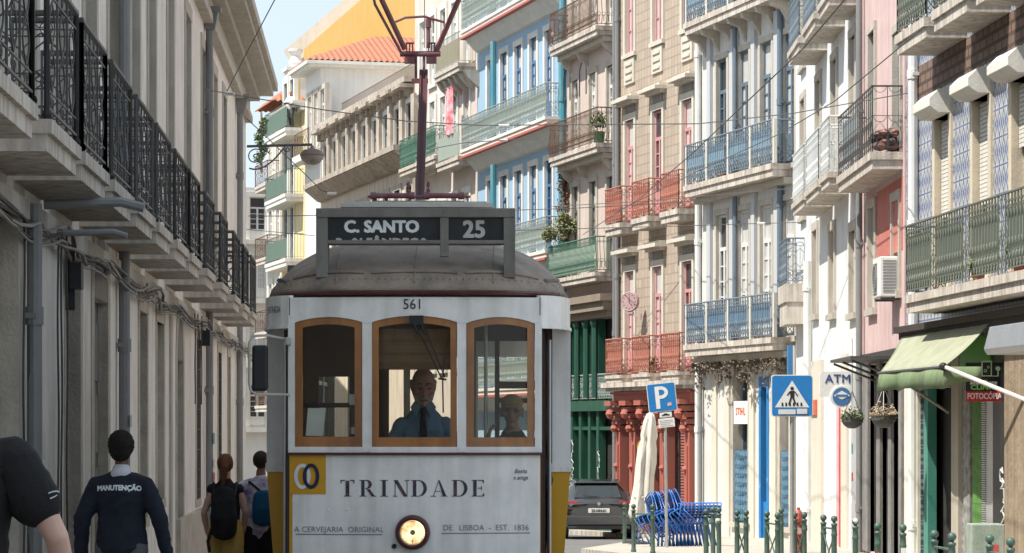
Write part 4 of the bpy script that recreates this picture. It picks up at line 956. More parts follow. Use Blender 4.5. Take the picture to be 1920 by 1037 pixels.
# roller blind, wiper, papers
a = MB(); nn = 12
for i in range(nn+1):
    zz = tz(616) + (tz(691)-tz(616))*i/nn; y = .09 + .008*math.sin(i*1.7)
    a.v += [(tx(704), y, zz), (tx(777), y+.006, zz), (tx(850), y, zz)]
for i in range(nn): a.f += [(3*i, 3*i+1, 3*i+4, 3*i+3), (3*i+1, 3*i+2, 3*i+5, 3*i+4)]
a.tube([(tx(704), .095, tz(691)), (tx(850), .095, tz(691))], .008, 6)
tp('roller_blind', a, mat('brown_blind', (.25,.15,.09), stain=(.14,.085,.05), scale=4, streak=.3, amt=.8, bump=.2))
a = MB()
a.tube([(tx(772), -.03, tz(597)), (tx(778), -.035, tz(606)), (tx(829), -.03, tz(712))], .006, 5); a.tube([(tx(787), -.03, tz(597)), (tx(793), -.035, tz(606)), (tx(834), -.03, tz(708))], .005, 5)
a.tube([(tx(834), -.02, tz(656)), (tx(830), -.02, tz(716)), (tx(831), -.02, tz(774))], .006, 5); a.tube([(tx(822), -.025, tz(710)), (tx(837), -.025, tz(712))], .008, 5)
a.box(tx(768), tx(794), -.045, 0, tz(610), tz(592)); a.tube([(tx(774), -.04, tz(604)), (tx(786), -.04, tz(628))], .012, 6); a.tube([(tx(788), -.04, tz(604)), (tx(797), -.04, tz(628))], .01, 6)
tp('wiper', a, BLACK)
# fascia round the corners, gutter
def corner(s, z0, z1, out=0):
    p = [(.99, bow(.99))] + [(1.0 + .24*math.sin(R(q)), .14 + .78*(1-math.cos(R(q)))) for q in range(15, 91, 15)] + [(1.24, 1.0)]
    a = MB(); L = len(p)
    for x, y in p: a.v += [(s*(x+out), y, z0), (s*(x+out), y, z1), (s*(x-.03), y+.02, z1), (s*(x-.03), y+.02, z0)]
    for i in range(L-1):
        for j in range(4): a.f.append((4*i+j, 4*i+(j+1) % 4, 4*i+4+(j+1) % 4, 4*i+4+j))
    a.f += [(0,1,2,3), (4*L-4, 4*L-3, 4*L-2, 4*L-1)]; return a
for s in (-1, 1):
    obj('corner_fascia', corner(s, 2.80, 3.035), TW, tram, smooth=False); obj('corner_rim', corner(s, 2.775, 2.80, .012), TW, tram)
t = text('door_lettering', 'ENTRADA', .075, TXT, tram, (0, 0, 0), (0, 0, 0), .001, xs=.8, align='RIGHT')
for v in t.data.vertices:
    q = v.co.x; ang = max(0, min(1, (-q)/.6)); an = R(15+75*ang); v.co = (-(1.0 + .24*math.sin(an))-.004, .14+.78*(1-math.cos(an))-.004, v.co.y + 2.925)
def ye(x): c = min(1, abs(x)/1.215); return .98*(1-(1-c**4)**.5) + .02
a = MB(); n = 40
prof = []
for i in range(n+1):
    x = -1.21 + 2.42*i/n
    for dy, dz in ((-.045, 3.035), (-.05, 3.055), (-.02, 3.075), (.03, 3.075), (.03, 3.035)): prof.append((x, ye(x)+dy, dz))
for i in range(n):
    for j in range(5): a.f.append((5*i+j, 5*i+(j+1) % 5, 5*i+5+(j+1) % 5, 5*i+5+j))
a.v = prof; obj('gutter', a, MAR, tram)
# dome and roof
hx = lambda x: .45*max(0, 1-min(1, abs(x)/1.225)**3.2)**.7
TL = 8.3
def roof_pts(x, s): # s 0..1 front hood
    return ye(x) - .03 + s*1.0
a = MB(); nx = 48; srow = [0, .02, .06, .12, .2, .3, .42, .56, .72, .88, 1.0]
for s in srow:
    for i in range(nx+1):
        x = 1.225*math.sin(math.pi/2*(-1+2*i/nx)); g = math.sin(math.pi/2*s)**.75
        a.v.append((x, ye(x)-.03 + s*(1.15 + .2*(1-abs(x)/1.225)) , 3.065 + .03*min(1, s*20)*(1 if abs(x) < 1.2 else .3) + hx(x)*g))
ns = len(srow)
for s in (.5, 1.0):
    for i in range(nx+1): x = 1.225*math.sin(math.pi/2*(-1+2*i/nx)); a.v.append((x, 2.4 + s*(TL-3.6), 3.065+.03*(abs(x) < 1.2) + hx(x)))
for i in range(nx+1): x = 1.225*math.sin(math.pi/2*(-1+2*i/nx)); a.v.append((x, TL-ye(x)*.6, 3.06))
for r in range(ns+2):
    for i in range(nx): q = r*(nx+1)+i; a.f.append((q, q+1, q+nx+2, q+nx+1))
rf = obj('roof', a, TG, tram, smooth=True)
m = rf.modifiers.new('thick', 'SOLIDIFY'); m.thickness = .03; m.offset = -1
def dome_z(x, yy):
    y0 = ye(x)-.03; s = max(0, min(1, (yy-y0)/(1.15+.2*(1-abs(x)/1.225)))); return 3.095 + hx(x)*math.sin(math.pi/2*s)**.75
for x0, x1 in ((tx(545), tx(682)), (tx(696), tx(857)), (tx(872), tx(1010))):    # drip strips on the hood
    a = MB(); pts = []
    for k in range(13):
        x = x0+(x1-x0)*k/12; y = ye(x)+.10+.02*math.sin(math.pi*k/12); pts.append((x, y, dome_z(x, y)+.012))
    a.tube(pts, .014, 6); obj('drip_strip', a, TG, tram)
for s in (-1, 1):
    pts = [(s*x, ye(x)+d, dome_z(x, ye(x)+d)+.012) for x, d in ((1.03, .08), (1.1, .2), (1.14, .34))]; obj('drip_strip', MB().tube(pts, .016, 6), TGF, tram)
a = MB()
for x in (-.62, 0, .62):
    a.tube([(x, ye(x)+d, dome_z(x, ye(x)+d)+.004) for d in (0, .05, .12, .25, .45, .7, 1.0)], .006, 5)
for k in range(46): x = -1.15+k*2.3/45; a.ball((x, ye(x)+.035, dome_z(x, ye(x)+.035)+.003), .006, 6)
obj('roof_seam', a, TG, tram)
# side grille strips seen on the left edge of the roof
a = MB()
for k in range(10): y = 1.4+k*.6; x = -1.05+.0*k; a.box(x-.06, x+.06, y, y+.35, 3.065+hx(x)-.02, 3.065+hx(x)+.05)
obj('roof_cleat', a, TGF, tram)
# destination board
a = MB(); yb = .16
X0, X1, Z0, Z1 = tx(590), tx(966), tz(455), tz(388)
a.box(X0, X1, yb-.03, yb+.22, tz(405), Z1).box(X0, tx(612), yb-.02, yb+.2, tz(490)-.12, tz(405)).box(tx(944), X1, yb-.02, yb+.2, tz(490)-.12, tz(405))
a.box(tx(612), tx(944), yb-.02, yb+.2, Z0, tz(448)).box(tx(824), tx(840), yb-.022, yb+.1, Z0-.1, tz(405))
bd = tp('destination_board', a, TGF, b=False, bevel=.004)
obj('glass', MB().box(tx(612), tx(824), yb+.02, yb+.03, tz(448), tz(405)).box(tx(840), tx(944), yb+.02, yb+.03, tz(448), tz(405)), mat('board_black', (.018,.02,.022), rough=.25, stain=(.05,.055,.06), scale=3, bump=0), bd)
WL = plain('board_white', (.78,.80,.81), .5); GLt = plain('board_grey', (.50,.48,.45), .5)
t = text('lettering', 'C. SANTO', .128, WL, bd, (tx(713.5), yb+.017, tz(423)), bold=.0045, xs=1.02); t = text('lettering', '25', .185, GLt, bd, (tx(888.5), yb+.017, tz(428.5)), bold=.005, xs=.98)
t = text('lettering', 'R. ALFÂNDEGA', .105, GLt, bd, (tx(713.5), yb+.017, tz(454)), bold=.003, xs=1.02)
for v in t.data.vertices: v.co.y = max(v.co.y, tz(450.5)-tz(454))
obj('bolt', MB().ball((tx(600), yb-.032, tz(395)), .006, 6).ball((tx(956), yb-.032, tz(395)), .006, 6).ball((tx(830), yb-.034, tz(395)), .006, 6).ball((tx(601), yb-.024, tz(480)), .006, 6), TGF, bd)
# white boards on the roof and the current collector
a = MB(); y0 = 2.6; zt = lambda py, y: ZC + (YH-py)/FL*(21.75+y); xt = lambda px, y: (px-960)/FL*(21.75+y) + .765
a.box(xt(638, y0), xt(924, y0), y0, y0+.35, zt(388, y0), zt(381, y0)).box(xt(645, y0), xt(912, y0), y0+.1, y0+3.4, zt(381, y0), zt(376, y0))
for x in (-.5, .5): a.box(x-.04, x+.04, y0+.1, y0+3, 3.45, zt(388, y0))
o = obj('roof_board', a, mat('pale_roof_board', (.55,.54,.50), stain=(.3,.29,.27)), tram)
y1 = 4.2; zc_ = zt(367, y1); pan = link('current_collector', None, tram, (0, 0, 0))
a = MB()
for px0, px1 in ((695, 775), (795, 868)):
    xa, xb = xt(px0, y1), xt(px1, y1); a.tube([(xa, y1, zc_), (xb, y1, zc_)], .026, 12)
    for x in (xa, xb-.04): a.tube([(x, y1, zc_), (x+.05, y1, zc_)], .036, 12)
a.tube([(xt(690, y1), y1, zc_-.01), (xt(882, y1), y1, zc_-.01)], .012, 8)
a.box(xt(700, y1), xt(870, y1), y1-.05, y1+.3, zc_-.09, zc_-.05)
obj('spring_cylinder', a, MARP, pan)
a = MB(); 
for px in (766, 803): x = xt(px, y1); a.tube([(x, y1, zc_), (x, y1, zt(340, y1))], .006, 6); a.tube([(x, y1, zt(350, y1)), (x, y1, zt(343, y1))], .018, 8); a.tube([(x, y1, zc_+.03), (x, y1, zc_+.06)], .02, 8)
obj('tension_rod', a, MARP, pan)
ym = 4.6; xm0, xm1 = xt(779, ym), xt(795.5, ym); zb_, zt_ = zt(374, ym), zt(102, ym)
a = MB(); a.hexa([(xm0, ym, zb_), (xm0+.028, ym, zb_), (xm0+.028, ym+.06, zb_), (xm0, ym+.06, zb_), (xm0, ym+1.1, zt_), (xm0+.022, ym+1.1, zt_), (xm0+.022, ym+1.16, zt_), (xm0, ym+1.16, zt_)])
a.hexa([(xm1-.028, ym, zb_), (xm1, ym, zb_), (xm1, ym+.06, zb_), (xm1-.028, ym+.06, zb_), (xm1-.022, ym+1.1, zt_), (xm1, ym+1.1, zt_), (xm1, ym+1.16, zt_), (xm1-.022, ym+1.16, zt_)])
a.hexa([(xm0+.028, ym+.03, zb_), (xm1-.028, ym+.03, zb_), (xm1-.028, ym+.06, zb_), (xm0+.028, ym+.06, zb_), (xm0+.022, ym+1.13, zt_), (xm1-.022, ym+1.13, zt_), (xm1-.022, ym+1.16, zt_), (xm0+.022, ym+1.16, zt_)])
obj('lower_arm', a, MAR, pan)
yk = 5.7; Q = lambda px, py, d=0: (xt(px, yk+d), yk+d, zt(py, yk+d))
a = MB().tube([Q(750, 101), Q(826, 101)], .028, 12); a.tube([Q(780, 101), Q(780, 155)], .014, 8); a.tube([Q(795, 101), Q(795, 155)], .014, 8); a.box(*[Q(772, 155)[0], Q(803, 155)[0]], yk-.03, yk+.03, Q(0, 156)[2], Q(0, 148)[2])
for px in (768, 809): x, y, z = Q(px, 113); a.box(x-.05, x+.05, y-.05, y+.05, z-.03, z+.03); a.box(x-.04, x+.04, y-.03, y+.03, Q(0, 82)[2], Q(0, 80)[2]); [a.tube([(x+d, y, Q(0, 82)[2]), (x+d, y, Q(0, 96)[2])], .007, 5) for d in (-.03, 0, .03)]
obj('knuckle', a, MARP, pan)
a = MB()
zq = lambda v, d: v
for pts in ([Q(759, 92), Q(716, 0, -.2), Q(700, -60, -.3)], [Q(818, 96), Q(860, 0, -.2), Q(880, -60, -.3)]): a.tube(pts, .026, 10)
a.tube([Q(752, 98), Q(703, 8, -.15), Q(690, -60, -.3)], .014, 8)
a.tube([Q(741, 41, -.1), Q(760, 33, -.1), Q(795, 31, -.1), Q(834, 42, -.1)], .013, 8); a.tube([Q(803, 36), Q(803, 90)], .02, 8); a.tube([Q(803, 36), Q(803, 52)], .032, 8)
a.tube([Q(670, -62, -.3), Q(910, -62, -.3)], .03, 8)
obj('upper_arm', a, MARP, pan)
obj('rope', MB().tube([Q(796, -60, .5), Q(796, 90, .2)], .006, 4), BLACK, pan)
# body: sides, posts, floor, rear
zF = .80
for s in (-1, 1):
    yb0, yb1 = .98, TL-.98
    P = lambda x, y, z: (s*x, y, z)
    def slab_(x0, x1, y0, y1, z0, z1, t0=0, t1=0): # t: inward taper at bottom
        p = [(s*(x0-t0), y0, z0), (s*(x1-t0), y0, z0), (s*(x1-t0), y1, z0), (s*(x0-t0), y1, z0), (s*(x0-t1), y0, z1), (s*(x1-t1), y0, z1), (s*(x1-t1), y1, z1), (s*(x0-t1), y1, z1)]
        return p
    a = MB(); a.hexa(slab_(1.16, 1.24, yb0, yb1, .45, 1.655, .09, 0)); obj('side_panel', a, TY, tram)
    a = MB(); a.hexa(slab_(1.15, 1.24, yb0, yb1, 1.66, 1.86)); a.hexa(slab_(1.14, 1.255, yb0-.01, yb1+.01, 1.655, 1.70))
    for k in range(9): y = yb0 + k*(yb1-yb0-.09)/8; a.hexa(slab_(1.15, 1.24, y, y+.09, 1.86, 3.04))
    a.hexa(slab_(1.15, 1.24, yb0, yb1, 2.78, 3.04)); a.hexa(slab_(1.16, 1.23, yb0, yb1, 2.42, 2.46)); obj('side_frame', a, TW, tram)
    a = MB()
    for yq, ii in ((yb0-.012, 0), (yb1, 1)):   # bulkhead ends either side of the platform doors
        a.hexa(slab_(1.095, 1.245, yq, yq+.05, 1.655, 2.8)); 
    obj('end_post', a, TW, tram)
    a = MB(); a.hexa(slab_(1.095, 1.245, yb0-.012, yb0+.04, .45, 1.655, .09, 0)); a.hexa(slab_(1.095, 1.245, yb1, yb1+.05, .45, 1.655, .09, 0)); obj('end_post_foot', a, TY, tram)
    a = MB(); a.hexa(slab_(1.088, 1.25, yb0-.024, yb0-.0125, 1.63, 1.70)); obj('rivet_plate', a, TW, tram)
    a = MB(); [a.ball((s*x, yb0-.026, 1.665), .006, 6) for x in (1.11, 1.17, 1.23)]; obj('rivet', a, TW, tram)
    a = MB(); a.box(min(s*.985, s*1.01), max(s*.985, s*1.01), .12, .2, .5, 2.8); a.box(min(s*1.05, s*1.08), max(s*1.05, s*1.08), .7, .9, .5, 2.78).box(min(s*1.0,s*1.03), max(s*1.0,s*1.03), .3, .5, .5, 2.75); obj('platform_door', a, mat('door_dark_brown', (.05,.03,.025), rough=.4), tram)
    a = MB().tube([(s*1.07, .62, .6), (s*1.07, .62, 2.7)], .012, 8); obj('grab_pole', a, plain('brushed_steel', (.5,.5,.5), .3, .9), tram)
SGL = glass_mat('side_glass', (.62,.66,.64), .6)
for s in (-1, 1):
    for k in range(8): y = .98+.09+k*(TL-1.96-.09)/8; obj('side_pane', MB().box(min(s*1.19, s*1.2), max(s*1.19, s*1.2), y, y+(TL-1.96-.09)/8-.09, 1.86, 2.78), SGL, tram)
obj('floor', MB().box(-1.1, 1.1, .1, TL-.1, zF-.08, zF), WOODI, tram)
obj('ceiling', MB().box(-1.14, 1.14, .6, TL-.6, 3.045, 3.06), mat('ceiling_cream', (.42,.38,.30)), tram)
a = MB()     # bulkhead behind the driver
yb = 1.55
a.box(-1.13, 1.13, yb, yb+.05, zF, 1.75).box(-1.13, 1.13, yb, yb+.05, 2.72, 3.04)
for x0, x1 in ((-1.13, -.98), (-.6, -.27), (.36, .46), (.62, .66), (1.02, 1.13)): a.box(x0, x1, yb, yb+.05, 1.75, 2.72)
a.box(-.98, -.6, yb, yb+.05, 2.42, 2.72).box(-.98, -.86, yb, yb+.05, 1.75, 2.42).box(.66, 1.02, yb, yb+.05, 2.32, 2.38).box(.66, 1.02, yb, yb+.05, 2.2, 2.24).box(-.98, -.6, yb, yb+.05, 2.16, 2.2)
obj('bulkhead', a, WOODI, tram)
a = MB()     # rear end
a.box(-1.0, 1.0, TL-.25, TL-.2, .45, 1.8).box(-1.0, 1.0, TL-.25, TL-.2, 2.75, 3.04)
for x0, x1 in ((-1.0, -.93), (-.4, -.33), (.33, .4), (.93, 1.0)): a.box(x0, x1, TL-.25, TL-.2, 1.8, 2.75)
obj('rear_end', a, TW, tram)
for k in range(5):
    for s in (-1, 1):
        y = 2.3 + k*.95; a = MB().box(s*.62-.38, s*.62+.38, y, y+.45, 1.2, 1.28).box(s*.62-.38, s*.62+.38, y+.42, y+.47, 1.28, 1.85); obj('seat', a, mat('seat_green', (.03,.06,.04), rough=.5), tram, bevel=.01)
obj('grab_pole', MB().tube([(.55, 1.0, zF), (.55, 1.0, 3.0)], .016, 8), plain('brushed_steel', (.5,.5,.5)), tram)
obj('console', MB().box(-.5, .5, .14, .38, zF, 1.74), mat('console_grey', (.12,.12,.12)), tram, bevel=.01)
a = MB().lathe([(.05, 0), (.05, .1), (.16, .1), (.16, .13), (.02, .14), (.02, .18)], (-.28, .45, 1.62), 16); obj('controller', a, plain('brass', (.45,.3,.1), .3, .9), tram, smooth=False)
# wheels, bumper, skirts
a = MB(); strip(a, -.95, .95, -.12, -.02, .36, .5, 10); tp('bumper', a, MAR)
obj('undercarriage', MB().box(-.9, .9, 1.2, TL-1.2, .22, .6), DARK, tram)
for y in (2.9, 5.4):
    for s in (-1, 1): obj('wheel', MB().lathe([(.02, -.06), (.38, -.06), (.40, -.05), (.38, .05), (.3, .055), (.02, .06)], (s*.45, y, .38), 24, axis='x'), plain('rail_steel', (.35,.34,.33)), tram)
# lettered papers behind the left pane
a = MB(); a.hexa([(tx(571), .13, tz(817)), (tx(603), .13, tz(818)), (tx(603), .133, tz(818)), (tx(571), .133, tz(817)), (tx(575), .13, tz(765)), (tx(609), .13, tz(765)), (tx(609), .133, tz(765)), (tx(575), .133, tz(765))])
obj('notice', a, plain('paper_bluish', (.78,.84,.88), .8), tram)
obj('notice', MB().box(tx(653), tx(670), .14, .143, tz(759), tz(739)), plain('paper_bluish', (.62,.68,.74)), tram)
o = obj('sticker', MB().box(tx(657), tx(671), .10, .102, tz(814), tz(796)), plain('paper_bluish', (.62,.68,.74)), tram); obj('sticker_band', MB().box(tx(657), tx(671), .096, .099, tz(801), tz(796)), plain('red_band', (.5,.03,.03)), o)
# wing mirror on its bent bracket
mi = link('wing_mirror', None, tram, (0, 0, 0))
obj('bracket', MB().tube([(tx(542), .1, tz(637)), (tx(500), .0, tz(629)), (tx(474), -.02, tz(630)), (tx(468), -.02, tz(642)), (tx(468), -.02, tz(720)), (tx(471), -.02, tz(734)), (tx(480), 0, tz(739)), (tx(541), .1, tz(740))], .011, 8), mat('chipped_white_tube', (.5,.47,.42), stain=(.25,.2,.17)), mi)
obj('mirror_housing', MB().box(tx(472), tx(502), .0, .06, tz(733), tz(647)), BLACK, mi, bevel=.022)
obj('clamp', MB().box(tx(534), tx(544), .02, .12, tz(647), tz(632)), plain('grey_clamp', (.4,.4,.38)), mi, bevel=.01)
obj('reflection_glass', MB().box(tx(475), tx(499), .06, .064, tz(728), tz(652)), plain('mirror_glass', (.6,.6,.6), .05, 1), mi)
# ================================================================ PEOPLE
def blend(mb, voxel=.012, sm=3, f=.5):
    """fuse overlapping limbs into one continuous skin"""
    me = mb.mesh('tmp'); o = bpy.data.objects.new('tmp', me); COL.objects.link(o)
    m = o.modifiers.new('r', 'REMESH'); m.mode = 'VOXEL'; m.voxel_size = voxel
    m = o.modifiers.new('s', 'SMOOTH'); m.iterations = sm; m.factor = f
    dg = bpy.context.evaluated_depsgraph_get(); dg.update(); out = bpy.data.meshes.new_from_object(o.evaluated_get(dg)); bpy.data.objects.remove(o)
    return out
def fin(name, me, m, parent):
    me.materials.clear(); me.materials.append(m); me.polygons.foreach_set('use_smooth', [True]*len(me.polygons)); return link(name, me, parent)
V = Vector
def hand(mb, w, d, side, s=1, curl=.6):
    """palm at wrist w pointing along d, five bent fingers"""
    d = V(d).normalized(); fwd = V((0, 1, 0)); fwd = (fwd - d*fwd.dot(d)).normalized(); inn = d.cross(fwd)*1.0
    w = V(w); mb.limb([(*(w), .026*s, .022*s), (*(w+d*.045*s), .017*s, .040*s), (*(w+d*.085*s), .015*s, .042*s)], 10)
    for k, (o, l) in enumerate(((.032, .072), (.011, .08), (-.011, .075), (-.031, .06))):
        b = w + d*.085*s + fwd*o*s; c = b + (d*(1-.2*curl) + V((-side, 0, 0))*.25*curl)*l*.5*s; e = c + (d*(1-.75*curl) + V((-side, 0, 0))*.8*curl)*l*.5*s
        mb.tube([b, c, e], [.0095*s, .009*s, .0075*s], 8); mb.ball(e, .0075*s, 8)
    b = w + d*.03*s + fwd*.03*s; c = b + (d*.7 + fwd*.7)*.035*s; e = c + (d*.9 + fwd*.2 + V((-side, 0, 0))*.3)*.032*s
    mb.tube([b, c, e], [.013*s, .011*s, .009*s], 8); mb.ball(e, .009*s, 8)
def head(mb, c, s=1, yaw=0, pitch=0, face=True):
    """c: centre of the skull; faces +y before yaw/pitch"""
    t = MB()
    t.ball((0, -.01, .03), .1, 20, (.78, .98, .98)); t.limb([(0, .02, .02, .066, .075), (0, .032, -.04, .058, .062), (0, .045, -.085, .036, .036)], 16)
    if face:
        t.tube([(0, .088, .025), (0, .11, -.012), (0, .122, -.03)], [.009, .013, .017], 8); t.ball((0, .114, -.032), .018, 8); t.tube([(-.055, .078, .034), (-.03, .096, .040), (-.012, .094, .034)], .010, 6); t.tube([(.055, .078, .034), (.03, .096, .040), (.012, .094, .034)], .010, 6)
        for q in (-1, 1): t.ball((q*.076, -.01, -.005), .028, 10, (.35, .6, 1.1)); t.ball((q*.048, .066, -.015), .024, 8, (1.0, .8, 1.1)); t.ball((q*.013, .108, -.036), .009, 8)
        t.ball((0, .088, -.062), .02, 8, (1.4, .6, .35)); t.ball((0, .085, -.074), .018, 8, (1.2, .6, .4)); t.ball((0, .078, -.1), .02, 8)
    M = Matrix.Rotation(yaw, 3, 'Z') @ Matrix.Rotation(pitch, 3, 'X')
    t.map(lambda x, y, z: tuple(M @ V((x*s, y*s, z*s)) + V(c))); return mb.add(t.v, t.f), M
def eyes(parent, c, M, s=1, m=None):
    a = MB()
    for q in (-1, 1): a.ball(tuple(M @ V((q*.03*s, .084*s, .012*s)) + V(c)), .0095*s, 8)
    obj('eye', a, m or plain('eye_dark', (.05,.035,.03), .2), parent, smooth=True)
SKIN_L = plain('fair_skin', (.62,.38,.29), .55); SKIN_D = plain('dark_skin', (.10,.05,.035), .5); SKIN_T = plain('tanned_skin', (.36,.18,.115), .55)
def person(label, loc, face_deg, H, skin, arms, legs, build=1.0, vox=.013, yaw=0, pitch=0, face=True, group=None):
    """standing figure facing +y locally; arms/legs: joint lists per side. returns root and measures"""
    r = thing('person', label, 'person', loc, R(face_deg), group); k = H/1.78; b = build
    mb = MB()
    mb.limb([(0, 0, .90*k, .155*b, .105*b), (0, .0, 1.02*k, .15*b, .105*b), (0, .01, 1.16*k, .145*b, .10*b), (0, 0, 1.3*k, .168*b, .115*b), (0, -.01, 1.375*k, .15*b, .10*b), (0, -.012, 1.43*k, .09, .075)], 20)
    mb.limb([(0, -.012, 1.44*k, .055, .058), (0, .0, 1.54*k, .052, .055)], 12)
    _, M = head(mb, (0, .012, 1.645*k), 1.0*k, yaw, pitch, face)
    for s, (sh, el, wr) in zip((-1, 1), arms):
        sh = V(sh)+V((-.02*s, 0, -.035)); mb.limb([(*V(sh)*k, .052*b, .055*b), (*((V(sh)*.5+V(el)*.5)*k), .048*b, .05*b), (*V(el)*k, .040*b, .042*b), (*((V(el)*.6+V(wr)*.4)*k), .040*b, .042*b), (*V(wr)*k, .026, .03)], 12)
        hand(mb, V(wr)*k, (V(wr)-V(el)), s, k)
    for s, (hp, kn, an) in zip((-1, 1), legs):
        mb.limb([(*V(hp)*k, .092*b, .095*b), (*((V(hp)*.5+V(kn)*.5)*k), .075*b, .08*b), (*V(kn)*k, .054, .058), (*((V(kn)*.65+V(an)*.35)*k), .052, .058), (*V(an)*k, .036, .04)], 14)
        mb.limb([(*(V(an)*k+V((0,-.02,-.03))), .035, .035), (*(V(an)*k+V((0,.08,-.055))), .04, .03), (*(V(an)*k+V((0,.16,-.065))), .035, .022)], 10)
    body = fin('body', blend(mb, vox), skin, r)
    return r, k, M
def sleeve_top(k, b, arms, long=True, hem=.86, ex=.018, loose=1.0, frac=.5):
    mb = MB()
    mb.limb([(0, 0, hem*k+.08, (.16*b+ex)*loose, (.11*b+ex)*loose), (0, .0, 1.02*k, (.155*b+ex)*loose, (.11*b+ex)*loose), (0, .005, 1.16*k, (.155*b+ex), .105*b+ex), (0, 0, 1.3*k, .172*b+ex, .118*b+ex), (0, -.01, 1.375*k, .155*b+ex, .10*b+ex), (0, -.012, 1.425*k, .10+ex*.7, .078+ex*.7), (0, -.012, 1.455*k, .068+ex*.5, .06+ex*.5)], 24)
    mb.limb([(-.15*b, -.01, 1.385*k, .052+ex, .05+ex), (-.06, -.012, 1.41*k, .055+ex, .05+ex), (.06, -.012, 1.41*k, .055+ex, .05+ex), (.15*b, -.01, 1.385*k, .052+ex, .05+ex)], 14)
    for sh, el, wr in arms:
        sh = V(sh)+V((-.028 if sh[0] > 0 else .028, 0, -.045))
        if long: mb.limb([(*V(sh)*k, .052*b+ex, .056*b+ex), (*((V(sh)*.5+V(el)*.5)*k), .042*b+ex, .048*b+ex), (*V(el)*k, .040*b+ex, .044*b+ex), (*((V(el)*.5+V(wr)*.5)*k), .036*b+ex, .040*b+ex), (*((V(el)*.07+V(wr)*.93)*k), .03+ex, .034+ex)], 14)
        else:
            e = V(sh)*(1-frac)+V(el)*frac; mb.limb([(*V(sh)*k, .054*b+ex, .056*b+ex), (*(e*k), .056*b+ex, .058*b+ex)], 14)
    return mb
def add_folds(me, amp=.006, seed=0, z0=None):
    from mathutils import noise
    for v in me.vertices:
        p = v.co; n = .7*noise.noise(V((p.x*5+seed, p.y*5, p.z*3.2))) + .8*(.5-abs(noise.noise(V((p.x*6+seed+p.z*5, p.y*7, p.z*11-p.x*6)))*1.6))*.6
        v.co += v.normal*n*amp*2
def trousers(k, b, legs, low=1.0, ex=.015):
    mb = MB(); mb.limb([(0, 0, .93*k, .155*b+ex, .108*b+ex), (0, 0, 1.0*k, .15*b+ex, .105*b+ex)], 20)
    for hp, kn, an in legs:
        j = [(*V(hp)*k, .095*b+ex, .1*b+ex), (*((V(hp)*.5+V(kn)*.5)*k), .08*b+ex*1.3, .085*b+ex*1.3)]
        if low > .5: j += [(*V(kn)*k, .062+ex, .066+ex), (*((V(kn)*.1+V(an)*.9)*k), .055+ex, .06+ex)]
        mb.limb(j, 14)
    return mb
def shoes(r, k, legs, m):
    for hp, kn, an in legs:
        a = MB(); c = V(an)*k; a.limb([(*(c+V((0,-.035,-.035))), .042, .045), (*(c+V((0,.07,-.05))), .048, .036), (*(c+V((0,.17,-.06))), .042, .026)], 12); a.box(c.x-.045, c.x+.045, c.y-.08, c.y+.2, c.z-.088, c.z-.07)
        obj('shoe', a, m, r, smooth=True)
def surface_text(body, s, size, m, parent, y_side, z, cx=0, bold=0, xs=1, bend=0):
    """lay lettering onto cloth by ray casting from outside"""
    t = text('lettering', s, size, m, parent, (0, 0, 0), (0, 0, 0), 0, xs=xs, bold=bold)
    bm = bmesh.new(); bm.from_mesh(t.data); bmesh.ops.subdivide_edges(bm, edges=bm.edges, cuts=1); bm.to_mesh(t.data); bm.free()
    bv = BVHTree.FromPolygons([v.co.copy() for v in body.data.vertices], [p.vertices[:] for p in body.data.polygons])
    for v in t.data.vertices:
        x = v.co.x*(1 if y_side < 0 else -1) + cx; zz = z + v.co.y + bend*(v.co.x)**2
        hit = bv.ray_cast(V((x, y_side, zz)), V((0, -y_side, 0)).normalized()); y = hit[0].y if hit[0] else y_side*.2
        v.co = (x, y + (.004 + v.co.z)*(1 if y_side > 0 else -1), zz)
    return t
CL = lambda n, c, st=None, **k: mat(n, c, rough=.9, stain=st or tuple(x*.6 for x in c), scale=5, amt=.5, bump=.3, grain=120, **k)
# --- maintenance man, seen from behind
st = [((-.20, -.01, 1.42), (-.285, -.02, 1.13), (-.315, .05, .86)), ((.20, -.01, 1.42), (.285, -.04, 1.13), (.33, .02, .86))]
wk = [((-.09, 0, .93), (-.10, .10, .50), (-.10, -.02, .09)), ((.09, 0, .93), (.10, .0, .50), (.10, -.18, .12))]
p0 = at(228, 900, 20.9)
r, k, M = person('man from behind in a navy sweater reading MANUTENÇÃO, walking along the left pavement', (p0.x, p0.y, gz(21)+.13), -3, 1.84, SKIN_D, st, wk, 1.0, .009, face=True)
nav = CL('navy_sweater', (.006,.009,.018), (.02,.026,.04)); me = blend(sleeve_top(k, 1.0, st, True, .86, .024, 1.06), .011, 2); add_folds(me, .012, 3); sw = fin('sweater', me, nav, r)
surface_text(sw, 'MANUTENÇÃO', .052, plain('print_white', (.62,.66,.68), .7), sw, -1, 1.405*k-.045, bold=.0022, xs=.92, bend=-.25)
rr = random.Random(4); a = MB()
for q in range(14):
    pass
me = blend(trousers(k, 1.0, wk), .014, 3); add_folds(me, .006); fin('trousers', me, CL('grey_trousers', (.10,.10,.105)), r)
shoes(r, k, wk, BLACK)
t = MB().limb([(0, -.018, 1.455*k, .085, .08), (0, -.008, 1.485*k, .070, .070)], 20); fin('collar', blend(t, .008, 2), CL('pale_collar', (.50,.50,.53)), r)
t = MB(); t.ball((0, -.012, 1.675*k+.005), .112, 24, (.86, 1.0, .92)); t.ball((0, -.035, 1.635*k), .095, 20, (.86, .8, .85)); me = blend(t, .006, 1); add_folds(me, .005, 9); 
for v in me.vertices: v.co += v.normal*(random.uniform(-.002, .009) if random.random() < .5 else 0)
fin('hair', me, CL('black_hair', (.012,.009,.008)), r)
